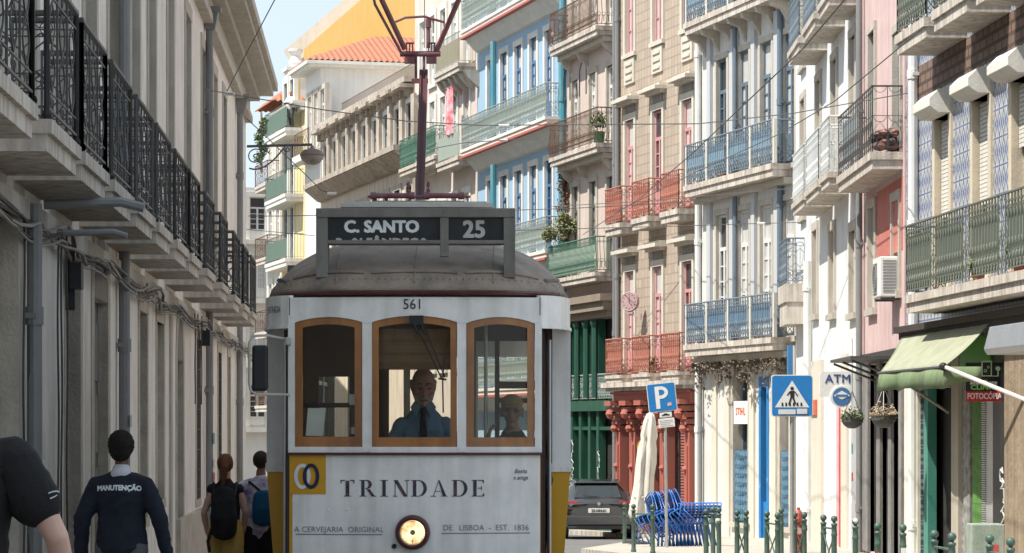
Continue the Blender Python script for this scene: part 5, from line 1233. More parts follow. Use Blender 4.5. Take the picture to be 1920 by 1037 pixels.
for s, pk in ((-1, 0),): a = MB(); w_ = V(st[0][2])*k; a.limb([(*(w_+V((0,-.0,.03))), .055, .055), (*(w_+V((-.005,.02,-.075))), .062, .06)], 12); fin('work_glove', blend(a, .008, 2), CL('white_glove', (.50,.50,.46)), r)
# --- woman with ponytail
st = [((-.165, -.01, 1.41), (-.235, -.03, 1.13), (-.21, .06, .92)), ((.165, -.01, 1.41), (.225, -.03, 1.14), (.19, .08, .93))]
wk = [((-.085, 0, .92), (-.09, .08, .50), (-.09, -.05, .09)), ((.085, 0, .92), (.09, -.02, .50), (.09, -.12, .10))]
p0 = at(423, 900, 29.3)
r, k, M = person('woman from behind with a brown ponytail, black backpack and yellow shorts', (p0.x, p0.y, gz(29.3)+.13), 0, 1.70, SKIN_L, st, wk, .9, .011)
me = blend(sleeve_top(k, .9, [], True, .88, .014), .012, 2); add_folds(me, .005, 1); fin('top', me, CL('black_top', (.022,.018,.02)), r)
me = blend(trousers(k, .9, wk, .4, .03), .013, 2); add_folds(me, .006, 5); fin('shorts', me, CL('mustard_shorts', (.68,.45,.12)), r); shoes(r, k, wk, BLACK)
t = MB(); t.ball((0, -.012, 1.68*k), .106, 24, (.84, 1.02, .98)); t.limb([(0, -.10, 1.70*k, .035, .035), (0, -.135, 1.64*k, .042, .036), (-.01, -.13, 1.52*k, .04, .03), (-.02, -.11, 1.42*k, .022, .018)], 12)
me = blend(t, .009, 1); add_folds(me, .006, 2); fin('hair', me, CL('chestnut_hair', (.17,.07,.03), (.28,.14,.07)), r)
t = MB(); t.limb([(0, -.20, .93*k, .13, .09), (0, -.22, 1.08*k, .15, .11), (0, -.2, 1.25*k, .135, .09), (0, -.17, 1.36*k, .11, .06)], 18)
bp_ = fin('backpack', blend(t, .012, 2), CL('black_nylon', (.014,.013,.016), (.05,.05,.055)), r); add_folds(bp_.data, .006, 6)
obj('strap', MB().tube([(-.11, -.15, 1.32*k), (-.12, -.05, 1.46*k), (-.12, .1, 1.38*k)], .016, 6).tube([(.11, -.15, 1.32*k), (.12, -.05, 1.46*k), (.12, .1, 1.38*k)], .016, 6).tube([(-.12, -.18, .98*k), (-.17, -.16, .82*k), (-.15, -.17, .70*k)], .02, 6), BLACK, bp_)
# --- man in the patterned shirt
st = [((-.20, -.01, 1.42), (-.285, -.05, 1.14), (-.26, .05, .92)), ((.20, -.01, 1.42), (.285, -.02, 1.14), (.28, .08, .9))]
p0 = at(489, 900, 29.6)
r, k, M = person('man in a white and purple patterned shirt and black shorts, half hidden by the tram', (p0.x, p0.y, gz(29.6)+.13), 4, 1.74, SKIN_T, st, wk, 1.02, .011, yaw=-.3)
m = mat('floral_shirt', (.80,.77,.82), stain=(.22,.13,.36), scale=9, amt=1, streak=.0, bump=.1, thresh=.46); me = blend(sleeve_top(k, 1.02, st, False, .84, .026, 1.06, .5), .012, 2); add_folds(me, .006, 4); fin('shirt', me, m, r)
me = blend(trousers(k, 1.0, wk, .4, .035), .013, 2); fin('shorts', me, CL('black_shorts', (.012,.012,.015)), r); shoes(r, k, wk, BLACK)
t = MB(); t.ball((0, -.012, 1.68*k), .106, 20, (.82, 1.0, .92)); fin('hair', blend(t, .01, 1), CL('brown_hair', (.06,.035,.02)), r)
t = MB(); t.limb([(.03, -.19, 1.02*k, .12, .06), (.04, -.2, 1.15*k, .13, .075), (.02, -.19, 1.3*k, .10, .05)], 16); b2 = fin('backpack', blend(t, .012, 2), CL('teal_nylon', (.01,.10,.20)), r)
obj('strap', MB().tube([(.02, -.15, 1.32*k), (-.12, -.13, 1.44*k), (-.12, .08, 1.40*k)], .014, 6), BLACK, b2)
obj('wristband', MB().lathe([(.034, -.01), (.034, .012)], tuple(V(st[0][2])*k + V((0,0,.03))), 12), BLACK, r)
# --- passer-by cut by the left edge, near the camera
st = [((-.215, 0, 1.43), (-.30, .04, 1.14), (-.30, .2, .96)), ((.215, 0, 1.43), (.325, -.02, 1.15), (.355, .10, .92))]
wk2 = [((-.09, 0, .93), (-.10, .12, .50), (-.10, .02, .09)), ((.09, 0, .93), (.10, .0, .50), (.10, -.2, .12))]
p0 = at(-92, 900, 9.9)
r, k, M = person('passer-by in a black T-shirt with a bare pale arm, cut off by the left edge', (p0.x, p0.y, gz(10)+.22), 4, 2.06, SKIN_L, st, wk2, 1.12, .009)
me = blend(sleeve_top(k, 1.12, st, False, .84, .028, 1.06, .55), .010, 2); add_folds(me, .010, 7); sw = fin('t_shirt', me, CL('black_cotton', (.011,.010,.011), (.022,.02,.022)), r)
me = blend(trousers(k, 1.08, wk2), .014, 3); fin('trousers', me, CL('dark_jeans', (.03,.035,.05)), r); shoes(r, k, wk2, BLACK)
t = MB(); t.ball((0, -.012, 1.68*k), .106, 20, (.84, 1.02, .95)); fin('hair', blend(t, .01, 1), CL('brown_hair', (.06,.035,.02)), r)
# little round logo on the sleeve
e = V(st[1][0])*(1-.5)+V(st[1][1])*.5
bv = BVHTree.FromPolygons([v.co.copy() for v in sw.data.vertices], [p.vertices[:] for p in sw.data.polygons]); a = MB()
h = bv.ray_cast(V((e.x*k+.05, -1, e.z*k-.01)), V((0, 1, 0)))[0]
if h: ring(a, 0, 0, .03, .013, .005, -.004, 0, 0, 320, 18); a.map(lambda x, y, z: (x+h.x, y+h.y-.002, z+h.z+x*.35)); obj('sleeve_logo', a, plain('print_white', (.62,.66,.68)), sw)
# --- tram driver: seated, facing the camera (local +y turned to the viewer)
DX, DY = -.765 + tx(788), 21.75 + .82
r = thing('person', 'bald tram driver with a short grey beard, blue shirt and dark tie behind the windscreen', 'person', (DX, DY, .80), R(180))
z = lambda py: ZC + (YH-py)/FL*22.55 - .80
mb = MB(); hz = z(726)
mb.limb([(0, -.05, z(985), .16, .11), (0, -.05, z(930), .155, .115), (0, -.02, z(860), .16, .12), (0, 0, z(808), .185, .125), (0, -.01, z(784), .15, .10), (0, .0, z(768), .085, .07)], 20)
mb.limb([(0, .0, z(768), .06, .062), (0, .03, z(745), .056, .06)], 12)
_, M = head(mb, (0, .06, hz), 1.22, 0.1, -.25)
sa = []
for s in (-1, 1):
    sh, el_, wr = V((s*.175, 0, z(797))), V((s*.27, .10, z(856))), V((s*.16, .40, z(868)))
    mb.limb([(*sh, .06, .06), (*el_, .045, .047), (*wr, .028, .032)], 12); hand(mb, wr, (wr-el_), s); sa.append((sh, el_, wr))
for s in (-1, 1):
    mb.limb([(s*.1, -.03, z(985), .09, .09), (s*.13, .2, z(982), .075, .075), (s*.13, .34, z(992), .058, .058), (s*.13, .26, .1, .042, .045)], 12); mb.limb([(s*.13, .25, .07, .04, .04), (s*.13, .36, .045, .04, .03)], 10)
fin('body', blend(mb, .0065, 2), plain('ruddy_skin', (.50,.27,.20), .45), r)
mb = MB(); ex = .018
mb.limb([(0, -.05, z(960), .165+ex, .115+ex), (0, -.05, z(920), .165+ex, .12+ex), (0, -.02, z(860), .175+ex, .125+ex), (0, 0, z(808), .19+ex, .13+ex), (0, -.01, z(786), .15+ex, .10+ex), (0, 0, z(770), .085+ex, .07+ex), (0, .0, z(763), .062+ex, .058+ex)], 24)
for sh, el_, wr in sa: mb.limb([(*sh, .052+ex, .054+ex), (*((sh+el_)*.5), .05+ex, .05+ex), (*el_, .046+ex, .046+ex), (*(el_*.15+wr*.85), .035+ex, .035+ex)], 14)
me = blend(mb, .009, 2); add_folds(me, .008, 11); sh_ = fin('shirt', me, CL('blue_shirt', (.19,.30,.44), (.13,.22,.34)), r)
a = MB()
yt = .16
for q in (-1, 1): a.prism([(q*.015, z(762)), (q*.07, z(752)), (q*.105, z(764)), (q*.055, z(785))], 1, .06, .125)
obj('collar', a, CL('blue_shirt', (.10,.19,.30)), sh_, bevel=.008)
a = MB().prism([(-.02, z(766)), (.02, z(766)), (.026, z(776)), (-.026, z(776))], 1, .11, .15).prism([(-.02, z(776)), (.02, z(776)), (.038, z(840)), (.028, z(880)), (-.028, z(880)), (-.038, z(840))], 1, .14, .17)
obj('tie', a, CL('dark_tie', (.018,.014,.025)), r, bevel=.008)
a = MB()
for q in (-1, 1): a.prism([(q*.055, z(806)), (q*.14, z(806)), (q*.14, z(812)), (q*.1, z(817)), (q*.055, z(812))], 1, .12, .155); a.box(min(q*.05, q*.145), max(q*.05, q*.145), .118, .15, z(838), z(812))
obj('shirt_pocket', a, CL('blue_shirt', (.10,.19,.30)), sh_, bevel=.006)
t = MB(); [t.limb([(q*.079, -.03, .03, .014, .03), (q*.078, -.04, -.01, .012, .03)], 8) for q in (-1, 1)]; t.map(lambda x, y, zz: tuple(M @ V((x*1.2, y*1.2, zz*1.2)) + V((0, .06, hz)))); fin('hair', blend(t, .006, 2), CL('grey_beard', (.50,.46,.42)), r)
t = MB(); t.ball((0, .04, -.085), .05, 14, (1.05, 1.0, .75)); t.ball((0, .085, -.058), .03, 10, (1.2, .6, .5)); t.limb([(-.066, .01, -.03, .014, .02), (-.045, .05, -.08, .018, .02), (0, .07, -.1, .02, .02), (.045, .05, -.08, .018, .02), (.066, .01, -.03, .014, .02)], 8)
t.map(lambda x, y, zz: tuple(M @ V((x*1.2, y*1.2, zz*1.2)) + V((0, .06, hz)))); fin('beard', blend(t, .007, 2), CL('grey_beard', (.50,.46,.42)), r)
def face_marks(r, c, M, s, brow, beard=None):
    T = lambda mb: mb.map(lambda x, y, zz: tuple(M @ V((x*s, y*s, zz*s)) + V(c)))
    a = MB(); [a.tube([(q*.050, .085, .040), (q*.030, .101, .048), (q*.013, .103, .042)], .0052, 6) for q in (-1, 1)]; obj('eyebrow', T(a), brow, r)
    a = MB(); [a.tube([(q*.045, .080, .014), (q*.031, .090, .006), (q*.018, .090, .012)], .0036, 6) for q in (-1, 1)]; obj('eyelash', T(a), BLACK, r)
    obj('lips', T(MB().tube([(-.026, .094, -.068), (0, .107, -.064), (.026, .094, -.068)], .0055, 6)), plain('lip_tone', (.28,.10,.08), .5), r)
face_marks(r, (0, .06, hz), M, 1.22, CL('grey_brow', (.16,.13,.11)))
st_ = thing('driver_seat', 'dark padded seat carrying the driver inside the tram', 'seat', (DX, DY+.08, .80)); obj('cushion', MB().box(-.22, .22, -.2, .2, z(1010)-.06, z(1010)), BLACK, st_, bevel=.02); obj('post', MB().tube([(0, 0, 0), (0, 0, z(1010)-.06)], .04, 10), DARKM, st_)
# --- passenger with a cap
PX, PY = -.765 + tx(961), 21.75 + 1.12
r = thing('person', 'older passenger in a tan cap and glasses looking out of the right tram window', 'person', (PX, PY, .80), R(172))
z = lambda py: ZC + (YH-py)/FL*22.85 - .80
mb = MB(); hz = z(772)
mb.limb([(0, -.04, z(1000), .16, .11), (0, -.02, z(900), .16, .12), (0, 0, z(850), .18, .12), (0, 0, z(828), .16, .1), (0, .02, z(812), .08, .07)], 18); mb.limb([(0, .01, z(820), .055, .06), (0, .04, z(795), .052, .056)], 12)
_, M = head(mb, (0, .05, hz), 1.1, .12, -.05)
for s, (el_, wr) in ((-1, (V((-.28, .1, z(900))), V((-.10, .3, z(900))))), (1, (V((.27, .14, z(880))), V((.17, .26, z(822)))))):
    sh = V((s*.19, 0, z(840))); mb.limb([(*sh, .055, .055), (*el_, .042, .045), (*wr, .027, .03)], 12); hand(mb, wr, (wr-el_), s, 1, .8)
for s in (-1, 1): mb.limb([(s*.1, -.02, z(1005), .09, .09), (s*.12, .3, z(1005), .065, .065), (s*.12, .28, .1, .042, .045)], 12); mb.limb([(s*.12, .27, .07, .04, .04), (s*.12, .36, .045, .04, .03)], 10)
fin('body', blend(mb, .007, 2), plain('weathered_skin', (.36,.20,.13), .5), r)
mb = MB(); mb.limb([(0, -.03, z(980), .18, .135), (0, -.02, z(900), .185, .14), (0, 0, z(850), .2, .14), (0, 0, z(830), .175, .115), (0, .01, z(818), .1, .085)], 22)
for s, el_ in ((-1, V((-.28, .1, z(900)))), (1, V((.27, .14, z(880))))): mb.limb([(s*.19, 0, z(840), .08, .08), (*(el_), .07, .07)], 12)
me = blend(mb, .011, 2); add_folds(me, .007, 13); fin('jacket', me, CL('dark_brown_jacket', (.05,.04,.035)), r)
t = MB(); t.ball((0, -.012, .062), .098, 18, (.86, 1.05, .72)); t.limb([(0, .07, .055, .062, .014), (0, .125, .043, .05, .009)], 14)
t.map(lambda x, y, zz: tuple(M @ V((x*1.1, y*1.1, zz*1.1)) + V((0, .05, hz)))); fin('cap', blend(t, .008, 2), CL('tan_cap', (.42,.27,.10)), r)
t = MB(); [t.limb([(q*.080, -.03, .02, .014, .032), (q*.078, -.04, -.03, .014, .03)], 8) for q in (-1, 1)]; t.map(lambda x, y, zz: tuple(M @ V((x*1.1, y*1.1, zz*1.1)) + V((0, .05, hz)))); fin('hair', blend(t, .008, 2), CL('grey_hair', (.35,.32,.28)), r)
a = MB(); 
for q in (-1, 1): a.tube([(q*.03+.02*math.cos(R(x)), .098, .012+.016*math.sin(R(x))) for x in range(0, 360, 30)], .0022, 4, closed=True); a.tube([(q*.05, .096, .015), (q*.08, 0, .015)], .002, 4)
a.tube([(-.01, .1, .014), (.01, .1, .014)], .002, 4); a.map(lambda x, y, zz: tuple(M @ V((x*1.1, y*1.1, zz*1.1)) + V((0, .05, hz)))); obj('glasses', a, BLACK, r); eyes(r, (0, .05, hz), M, 1.1); face_marks(r, (0, .05, hz), M, 1.1, CL('grey_brow', (.16,.13,.11)))
st_ = thing('passenger_seat', 'dark bench seat under the passenger with the cap', 'seat', (PX, PY+.05, .80)); obj('cushion', MB().box(-.22, .22, -.2, .2, z(1025)-.06, z(1025)), BLACK, st_, bevel=.02); obj('post', MB().tube([(0, 0, 0), (0, 0, z(1025)-.06)], .04, 10), DARKM, st_)
# --- far man on the green balcony
zb_ = R10.z(556, 232, .6); p = R10.W(R10.L-1.0, -.45, zb_); st = [((-.2, 0, 1.42), (-.28, .1, 1.15), (-.2, .3, 1.1)), ((.2, 0, 1.42), (.28, .1, 1.15), (.2, .3, 1.1))]
r, k, M = person('distant man in a white shirt standing on the highest green balcony', p, 150, 1.75, SKIN_T, st, wk2, 1.0, .03)
fin('shirt', blend(sleeve_top(k, 1, st, True, .86, .03), .03, 2), CL('white_shirt', (.6,.6,.6)), r); fin('trousers', blend(trousers(k, 1, wk2), .03, 2), CL('grey_trousers', (.1,.1,.105)), r)
# ================================================================ STREET THINGS
BG = mat('bollard_green', (.045,.10,.075), rough=.45, stain=(.16,.19,.17), amt=.6, scale=7, bump=.1)
def post_mesh():
    key = 'post'
    a = MB().lathe([(.05, 0), (.05, .03), (.040, .05), (.038, .60), (.043, .61), (.043, .63), (.038, .64), (.036, .74), (.043, .745), (.043, .77), (.02, .78), (.022, .80)], (0,0,0), 14)
    b = MB().ball((0, 0, .835), .047, 12)
    return a, b
pa, pb = post_mesh(); PM = pa.mesh('post', BG, True); PBm = pb.mesh('knob', BG, True)
def place_Y(px, py, h=.88):
    best = None
    for i in range(600):
        Y = 24 + i*.06; zt_ = gz(Y) + .13 + h; e = abs(ZC + (YH-py)/FL*Y - zt_)
        if best is None or e < best[0]: best = (e, Y)
    return best[1]
def post(x, y, label, group='green bollards with ball tops'):
    o = thing('bollard', label, 'bollard', (x, y, gz(y)+.13), 0, group); link('post', PM, o); link('knob', PBm, o); return o
singles = [(1324, 954, 'green bollard in front of the white drainpipe, leftmost of three close together'), (1337, 950, 'green bollard standing furthest back right of the blue chairs'), (1348, 951, 'green bollard with a pale ring right of the blue chairs'), (1465, 952, 'green bollard between the crossing sign and the paired posts'), (1604, 972, 'green bollard with a white sticker on its ball below the left hanging basket'), (1646, 980, 'green bollard with a round red sticker below the right hanging basket'), (1693, 983, 'green bollard with two white stickers before the flaking white pillar'), (1171, 942, 'green bollard beside the rear corner of the grey car')]
sxy = {}
for px, py, lb in singles:
    Y = place_Y(px, py); p = at(px, 0, Y); o = post(p.x, Y, lb); sxy[px] = o
STK = plain('sticker_white', (.65,.65,.62), .6); STR = plain('sticker_red', (.55,.06,.05), .6)
obj('sticker', MB().lathe([(.040, .66), (.040, .70)], (0,0,0), 14), STK, sxy[1348]); obj('sticker', MB().box(-.03, .03, -.048, -.036, .52, .60), STK, sxy[1693]); obj('sticker', MB().box(-.03, .03, -.048, -.036, .38, .46), STK, sxy[1693])
obj('sticker', MB().lathe([(.03, -.045), (.03, -.036)], (0, 0, .5), 12, axis='y'), STR, sxy[1646]); obj('sticker', MB().ball((0, -.015, .845), .04, 8), STK, sxy[1604])
pairs = [(1188, 945, 1224, 955, 'green barrier of two posts and crossed bars before the closed parasol'), (1382, 956, 1399, 956, 'green crossed barrier in front of the orange lettered shop window'), (1438, 958, 1458, 963, 'green crossed barrier in front of the blue framed door'), (1490, 960, 1508, 960, 'green crossed barrier at the foot of the crossing sign'), (1544, 965, 1564, 967, 'green crossed barrier in front of the scarlet door'), (1752, 994, 1785, 999, 'green crossed barrier in front of the sea green door'), (1856, 1002, 1895, 1010, 'green crossed barrier nearest the camera at the lower right corner')]
for x0, y0, x1, y1, lb in pairs:
    Ya, Yb = place_Y(x0, y0), place_Y(x1, y1)
    Yb = max(min(Yb, Ya+1.2), Ya-1.2); A = at(x0, 0, Ya); B = at(x1, 0, Yb); o = thing('barrier', lb, 'barrier', (A.x, Ya, gz(Ya)+.13), 0, 'green crossed barriers')
    d = V((B.x-A.x, Yb-Ya, 0)); dz = gz(Yb)-gz(Ya)
    for q, off in ((0, V((0,0,0))), (1, d + V((0,0,dz)))): pp = link('post', PM, o, off); link('knob', PBm, pp)
    a = MB().tube([V((0,0,.70)), d+V((0,0,.70+dz))], .014, 6); obj('top_bar', a, BG, o)
    obj('cross_bar', MB().tube([V((0,0,.62)), d+V((0,0,.14+dz))], .011, 6), BG, o); obj('cross_bar', MB().tube([V((0,-.02,.14)), d+V((0,-.02,.62+dz))], .011, 6), BG, o)
# ---- signs
SB = plain('sign_blue', (.015,.19,.50), .35); SWH = plain('sign_white', (.75,.75,.72), .4); POLE = mat('galvanised_pole', (.42,.43,.42), rough=.45, metal=.4, stain=(.25,.25,.24), scale=6)
def rrect(x0, x1, z0, z1, r, n=5): return [(x1-r+r*math.cos(R(t)), z1-r+r*math.sin(R(t))) for t in [90*i/n for i in range(n+1)]] + [(x0+r+r*math.cos(R(90+t)), z1-r+r*math.sin(R(90+t))) for t in [90*i/n for i in range(n+1)]] + [(x0+r+r*math.cos(R(180+t)), z0+r+r*math.sin(R(180+t))) for t in [90*i/n for i in range(n+1)]] + [(x1-r+r*math.cos(R(270+t)), z0+r+r*math.sin(R(270+t))) for t in [90*i/n for i in range(n+1)]]
Y = 40.4; p = at(1485, 742, Y); o = thing('crossing_sign', 'square blue pedestrian crossing sign on a pole, before the white house', 'sign', (p.x, Y, gz(Y)+.13))
cz = p.z - o.location.z; h = .305
obj('pole', MB().tube([(0, .04, 0), (0, .04, cz+h)], .03, 12), POLE, o); pl_ = obj('plate', MB().prism(rrect(-h, h, cz-h, cz+h, .045), 1, -.01, .01), SWH, o)
obj('face', MB().prism(rrect(-h+.014, h-.014, cz-h+.014, cz+h-.014, .036), 1, -.0135, -.0105), SB, pl_)
obj('triangle', MB().prism([(-.25, cz-.17), (.25, cz-.17), (0, cz+.22)], 1, -.017, -.014), SWH, pl_)
a = MB(); Yk = (-.021, -.0175)
a.lathe([(.026, -.021), (.026, -.0175)], (.0, 0, cz+.105), 12, axis='y')
for q in ([(-.03, .07), (.035, .07), (.03, -.03), (-.025, -.03)], [(.02,.07),(.045,.06),(.09,.0),(.075,-.01)], [(-.03,.07),(-.01,.06),(-.065,-.0),(-.08,.01)], [(-.025,-.02),(.0,-.03),(-.035,-.13),(-.06,-.13)], [(.0,-.02),(.03,-.03),(.06,-.12),(.035,-.13)]): a.prism([(x, cz+z_) for x, z_ in q], 1, *Yk)
for k in range(6): x = -.155 + k*.055; a.prism([(x, cz-.15), (x+.03, cz-.15), (x+.022, cz-.10), (x+.002, cz-.10)], 1, -.0205, -.0178)
obj('symbol', a, BLACK, pl_)
obj('sticker', MB().box(-.2, .05, -.0225, -.0145, cz-.27, cz-.2).box(.07, .22, -.0225, -.0145, cz-.265, cz-.19), STK, pl_)
Y = 55; p = at(1241, 745, Y); o = thing('parking_sign', 'tilted blue parking sign with a P and small plates under it', 'sign', (p.x+.1, Y, gz(Y)+.13)); cz = p.z - o.location.z; h = .285
obj('pole', MB().tube([(.0, .04, 0), (-.04, .04, cz)], .03, 12), POLE, o)
hd = link('sign_head', None, o, (-.1, 0, cz), (0, R(-6), 0))
obj('plate', MB().prism(rrect(-h, h, -h, h, .04), 1, -.01, .01), SWH, hd); obj('face', MB().prism(rrect(-h+.014, h-.014, -h+.014, h-.014, .03), 1, -.0135, -.0105), SB, hd)
a = MB().box(-.13, -.05, -.018, -.014, -.22, .22); ring(a, -.02, .095, .15, .125, .068, -.018, -.014, -90, 90, 12); a.box(-.05, -.018, -.018, -.014, .152, .22).box(-.05, -.018, -.018, -.014, -.03, .038); obj('letter_p', a, SWH, hd)
obj('sticker', MB().hexa([(.1,-.018,-.19),(.18,-.018,-.17),(.18,-.014,-.17),(.1,-.014,-.19),(.09,-.018,-.13),(.17,-.018,-.11),(.17,-.014,-.11),(.09,-.014,-.13)]), plain('sticker_pink', (.7,.4,.4), .6), hd)
obj('supplement_plate', MB().box(-.08, .16, -.005, .005, -.40, -.30).box(-.12, .2, -.005, .005, -.60, -.42), SWH, hd)
obj('car_symbol', MB().prism([(-.04, -.37), (.12, -.37), (.12, -.35), (.085, -.345), (.065, -.325), (.01, -.325), (-.01, -.345), (-.04, -.35)], 1, -.009, -.006), BLACK, hd)
a = MB(); [a.box(-.09, .17 - (.06 if k == 2 else 0), -.008, -.006, -.47-k*.035, -.463-k*.035) for k in range(4)]; obj('small_print', a, GL, hd)
# ATM sign on the white house
f = R3; Y = 50.6; p = at(1537, 0, Y); q = at(1600, 0, Y); z0, z1 = at(0, 744, Y).z, at(0, 697, Y).z
o = thing('bank_machine_sign', 'white ATM sign with a round blue emblem sticking out of the white house', 'sign', (q.x, Y, z0)); W_, H_ = q.x-p.x, z1-z0
obj('panel', MB().prism(rrect(-W_, .1, 0, H_, .05), 1, -.06, .06), SWH, o); obj('bracket', MB().tube([(.1, 0, H_*.5), (.35, 0, H_*.5)], .03, 8).tube([(.1, 0, H_*.9), (.35, 0, H_*.9)], .02, 8), PIPE, o)
text('lettering', 'ATM', .22, plain('atm_blue', (.03,.07,.20), .4), o, (-W_/2+.02, -.064, H_*.70), bold=.002, xs=1.0, spacing=1.08)
em = obj('emblem', MB().lathe([(.2, -.09), (.2, .0)], (-.22, 0, .0), 28, axis='y'), SWH, o); obj('disc', MB().lathe([(.17, -.094), (.17, -.091)], (-.22, 0, 0), 28, axis='y'), plain('emblem_blue', (.06,.17,.36), .4), em)
obj('diamond', MB().prism([(-.37, .02), (-.22, .11), (-.07, .02), (-.22, -.05)], 1, -.0985, -.095), SWH, em); obj('bar', MB().box(-.33, -.11, -.102, -.099, -.0, .04), plain('emblem_blue', (.06,.17,.36)), em)
# blue tube sign above (banner seen edge on)
Y = 59.5; p = at(1484, 0, Y); o = thing('blue_banner', 'narrow tall blue and white banner sign hanging over the shop corner', 'sign', (p.x, Y, at(0, 705, Y).z), R(20)); H_ = at(0, 648, Y).z - at(0, 705, Y).z
obj('panel', MB().box(-.09, .02, -.03, .03, 0, H_), plain('banner_blue', (.04,.2,.45), .4), o); obj('edge', MB().box(.02, .06, -.03, .03, 0, H_), SWH, o)
# clock on R5
f = R5; u = f.u(1209); zc_ = f.z(1209, 566); p = f.W(u, -.42, zc_); o = thing('wall_clock', 'round street clock on a bracket against the beige tiles', 'clock', (p.x, p.y, zc_), math.atan2(f.d.y, f.d.x)+R(42))
obj('case', MB().lathe([(.02, .06), (.26, .06), (.27, .03), (.27, -.03), (.25, -.06), (.235, -.05)], (0,0,0), 28, axis='y'), mat('clock_pink_frame', (.45,.3,.3), stain=(.3,.2,.2)), o)
obj('dial', MB().lathe([(.24, -.045), (.24, -.04)], (0,0,0), 28, axis='y'), plain('dial_cream', (.62,.55,.38), .5), o)
a = MB(); [a.box(-.008, .008, -.05, -.046, -.015, .015) if 0 else a.ball((.19*math.sin(R(30*k)), -.048, .19*math.cos(R(30*k))), .018, 6) for k in range(12)]; obj('hour_mark', a, BLACK, o)
obj('hand', MB().prism([(-.01, -.03), (.01, -.03), (.006, .16), (-.006, .16)], 1, -.056, -.052), BLACK, o); obj('hand', MB().prism([(-.02, .01), (-.005, -.01), (.1, -.1), (.09, -.115)], 1, -.061, -.057), BLACK, o)
obj('bracket', MB().box(-.1, .1, -.04, .04, -.34, -.27).prism([(-.05, -.34), (.35, -.34), (.35, -.5), (.25, -.42)], 1, -.02, .02), mat('clock_pink_frame', (.45,.3,.3)), o)
# fotocopia sign on R1
f = R1; Y = f.Y(1845, .25); p = at(1810, 0, Y); q = at(1879, 0, Y); z0, z1 = at(0, 750, Y).z, at(0, 680, Y).z
o = thing('phone_shop_sign', 'black shop sign with a phone drawing and a red FOTOCÓPIA strip', 'sign', (p.x, Y, z0)); W_, H_ = q.x-p.x, z1-z0
obj('panel', MB().box(0, W_*.93, -.04, .04, 0, H_), plain('sign_black', (.01,.01,.01), .3), o); obj('red_strip', MB().box(.0, W_, -.055, -.041, -.02, .12), plain('sign_red', (.55,.01,.015), .4), o)
text('lettering', 'FOTOCÓPIA', .115, SWH, o, (W_*.5, -.058, .05), bold=.002, xs=.74); text('lettering', 'CLINIC', .095, plain('sign_green', (.25,.62,.14), .4), o, (W_*.48, -.044, .175), bold=.0025, xs=1.2)
text('lettering', 'SmartPhone', .085, SWH, o, (W_*.48, -.044, .245), bold=.002, xs=.92)
a = MB(); ring(a, 0, 0, .001, .001, .001, 0, 0) if 0 else None
for x0, x1, z0_, z1_ in ((.22, .235, .33, .55), (.35, .365, .33, .55), (.235, .35, .33, .345), (.235, .35, .535, .55)): a.box(x0, x1, -.046, -.041, z0_, z1_)
ring(a, .275, .41, .022, .022, .008, -.046, -.041); ring(a, .315, .46, .018, .018, .007, -.046, -.041); ring(a, .12, .44, .05, .05, .022, -.046, -.041, 150, 400, 14); a.lathe([(.035, -.046), (.035, -.041)], (.45, 0, .44), 14, axis='y'); a.box(.442, .458, -.046, -.041, .33, .42).box(.365, .45, -.0455, -.041, .33, .34)
obj('phone_drawing', a, plain('sign_pale_green', (.5,.65,.4), .4), o)
# awning
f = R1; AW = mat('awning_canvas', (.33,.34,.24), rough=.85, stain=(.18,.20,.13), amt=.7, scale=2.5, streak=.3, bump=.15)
U0, U1, UB0, UB1 = f.u(1649, .9), f.u(1771, .9), f.u(1700, .06), f.u(1872, .06)
zf, zb2 = f.z(1649, 699, .9), f.z(1708, 611, .06)
p = f.W(0, 0, 0); o = thing('awning', 'faded green shop awning with a drooping valance and long arms', 'awning', (p.x, p.y, 0), math.atan2(f.d.y, f.d.x))
a = MB(); nu, nv = 24, 8
for i in range(nu+1):
    for j in range(nv+1):
        s = i/nu; t_ = j/nv; u = (UB0+(UB1-UB0)*s)*(1-t_) + (U0+(U1-U0)*s)*t_
        a.v.append((u, -.06 - .84*t_, zb2+(zf-zb2)*t_ - .06*math.sin(math.pi*t_) + .012*math.sin(s*40)*t_))
for i in range(nu):
    for j in range(nv): q = i*(nv+1)+j; a.f.append((q, q+1, q+nv+2, q+nv+1))
cn = obj('canvas', a, AW, o, smooth=True); m = cn.modifiers.new('t', 'SOLIDIFY'); m.thickness = .008
a = MB()
for i in range(nu+1):
    s = i/nu; u = U0+(U1-U0)*s
    for j, dz in enumerate((0, -.12, -.29 - .02*math.sin(s*21))): a.v.append((u, -.905-.05*math.sin(s*17)*j*.5 - (.02*j), zf+dz))
for i in range(nu):
    for j in range(2): q = 3*i+j; a.f.append((q, q+1, q+4, q+3))
n0 = len(a.v)
for i in range(7):
    s = i/6
    for j, dz in enumerate((0, -.13, -.28*(1-s*.4))): a.v.append((U1+.0+s*.1, -.905+s*.5, zf+dz+ (zb2-zf)*.0))
for i in range(6):
    for j in range(2): q = n0+3*i+j; a.f.append((q, q+1, q+4, q+3))
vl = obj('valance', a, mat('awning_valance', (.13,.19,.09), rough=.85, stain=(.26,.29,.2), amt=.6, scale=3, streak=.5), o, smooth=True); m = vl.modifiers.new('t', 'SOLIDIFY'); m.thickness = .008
obj('front_bar', MB().tube([(U0-.03, -.91, zf+.0), (U1+.03, -.91, zf+.0)], .018, 8), DARKM, o)
g1 = f.u(1925, .1)
obj('arm', MB().tube([(U1, -.91, zf), (g1, -.08, f.z(1925, 752, .08))], .03, 8), plain('arm_white', (.6,.58,.54), .4), o); obj('arm', MB().tube([(f.u(1715,.8), -.85, zf-.25), (f.u(1778, .1), -.1, zf-.62)], .022, 8), mat('grey_timber', (.28,.25,.22)), o); obj('joint', MB().ball((U1, -.92, zf), .06, 10), BLACK, o)
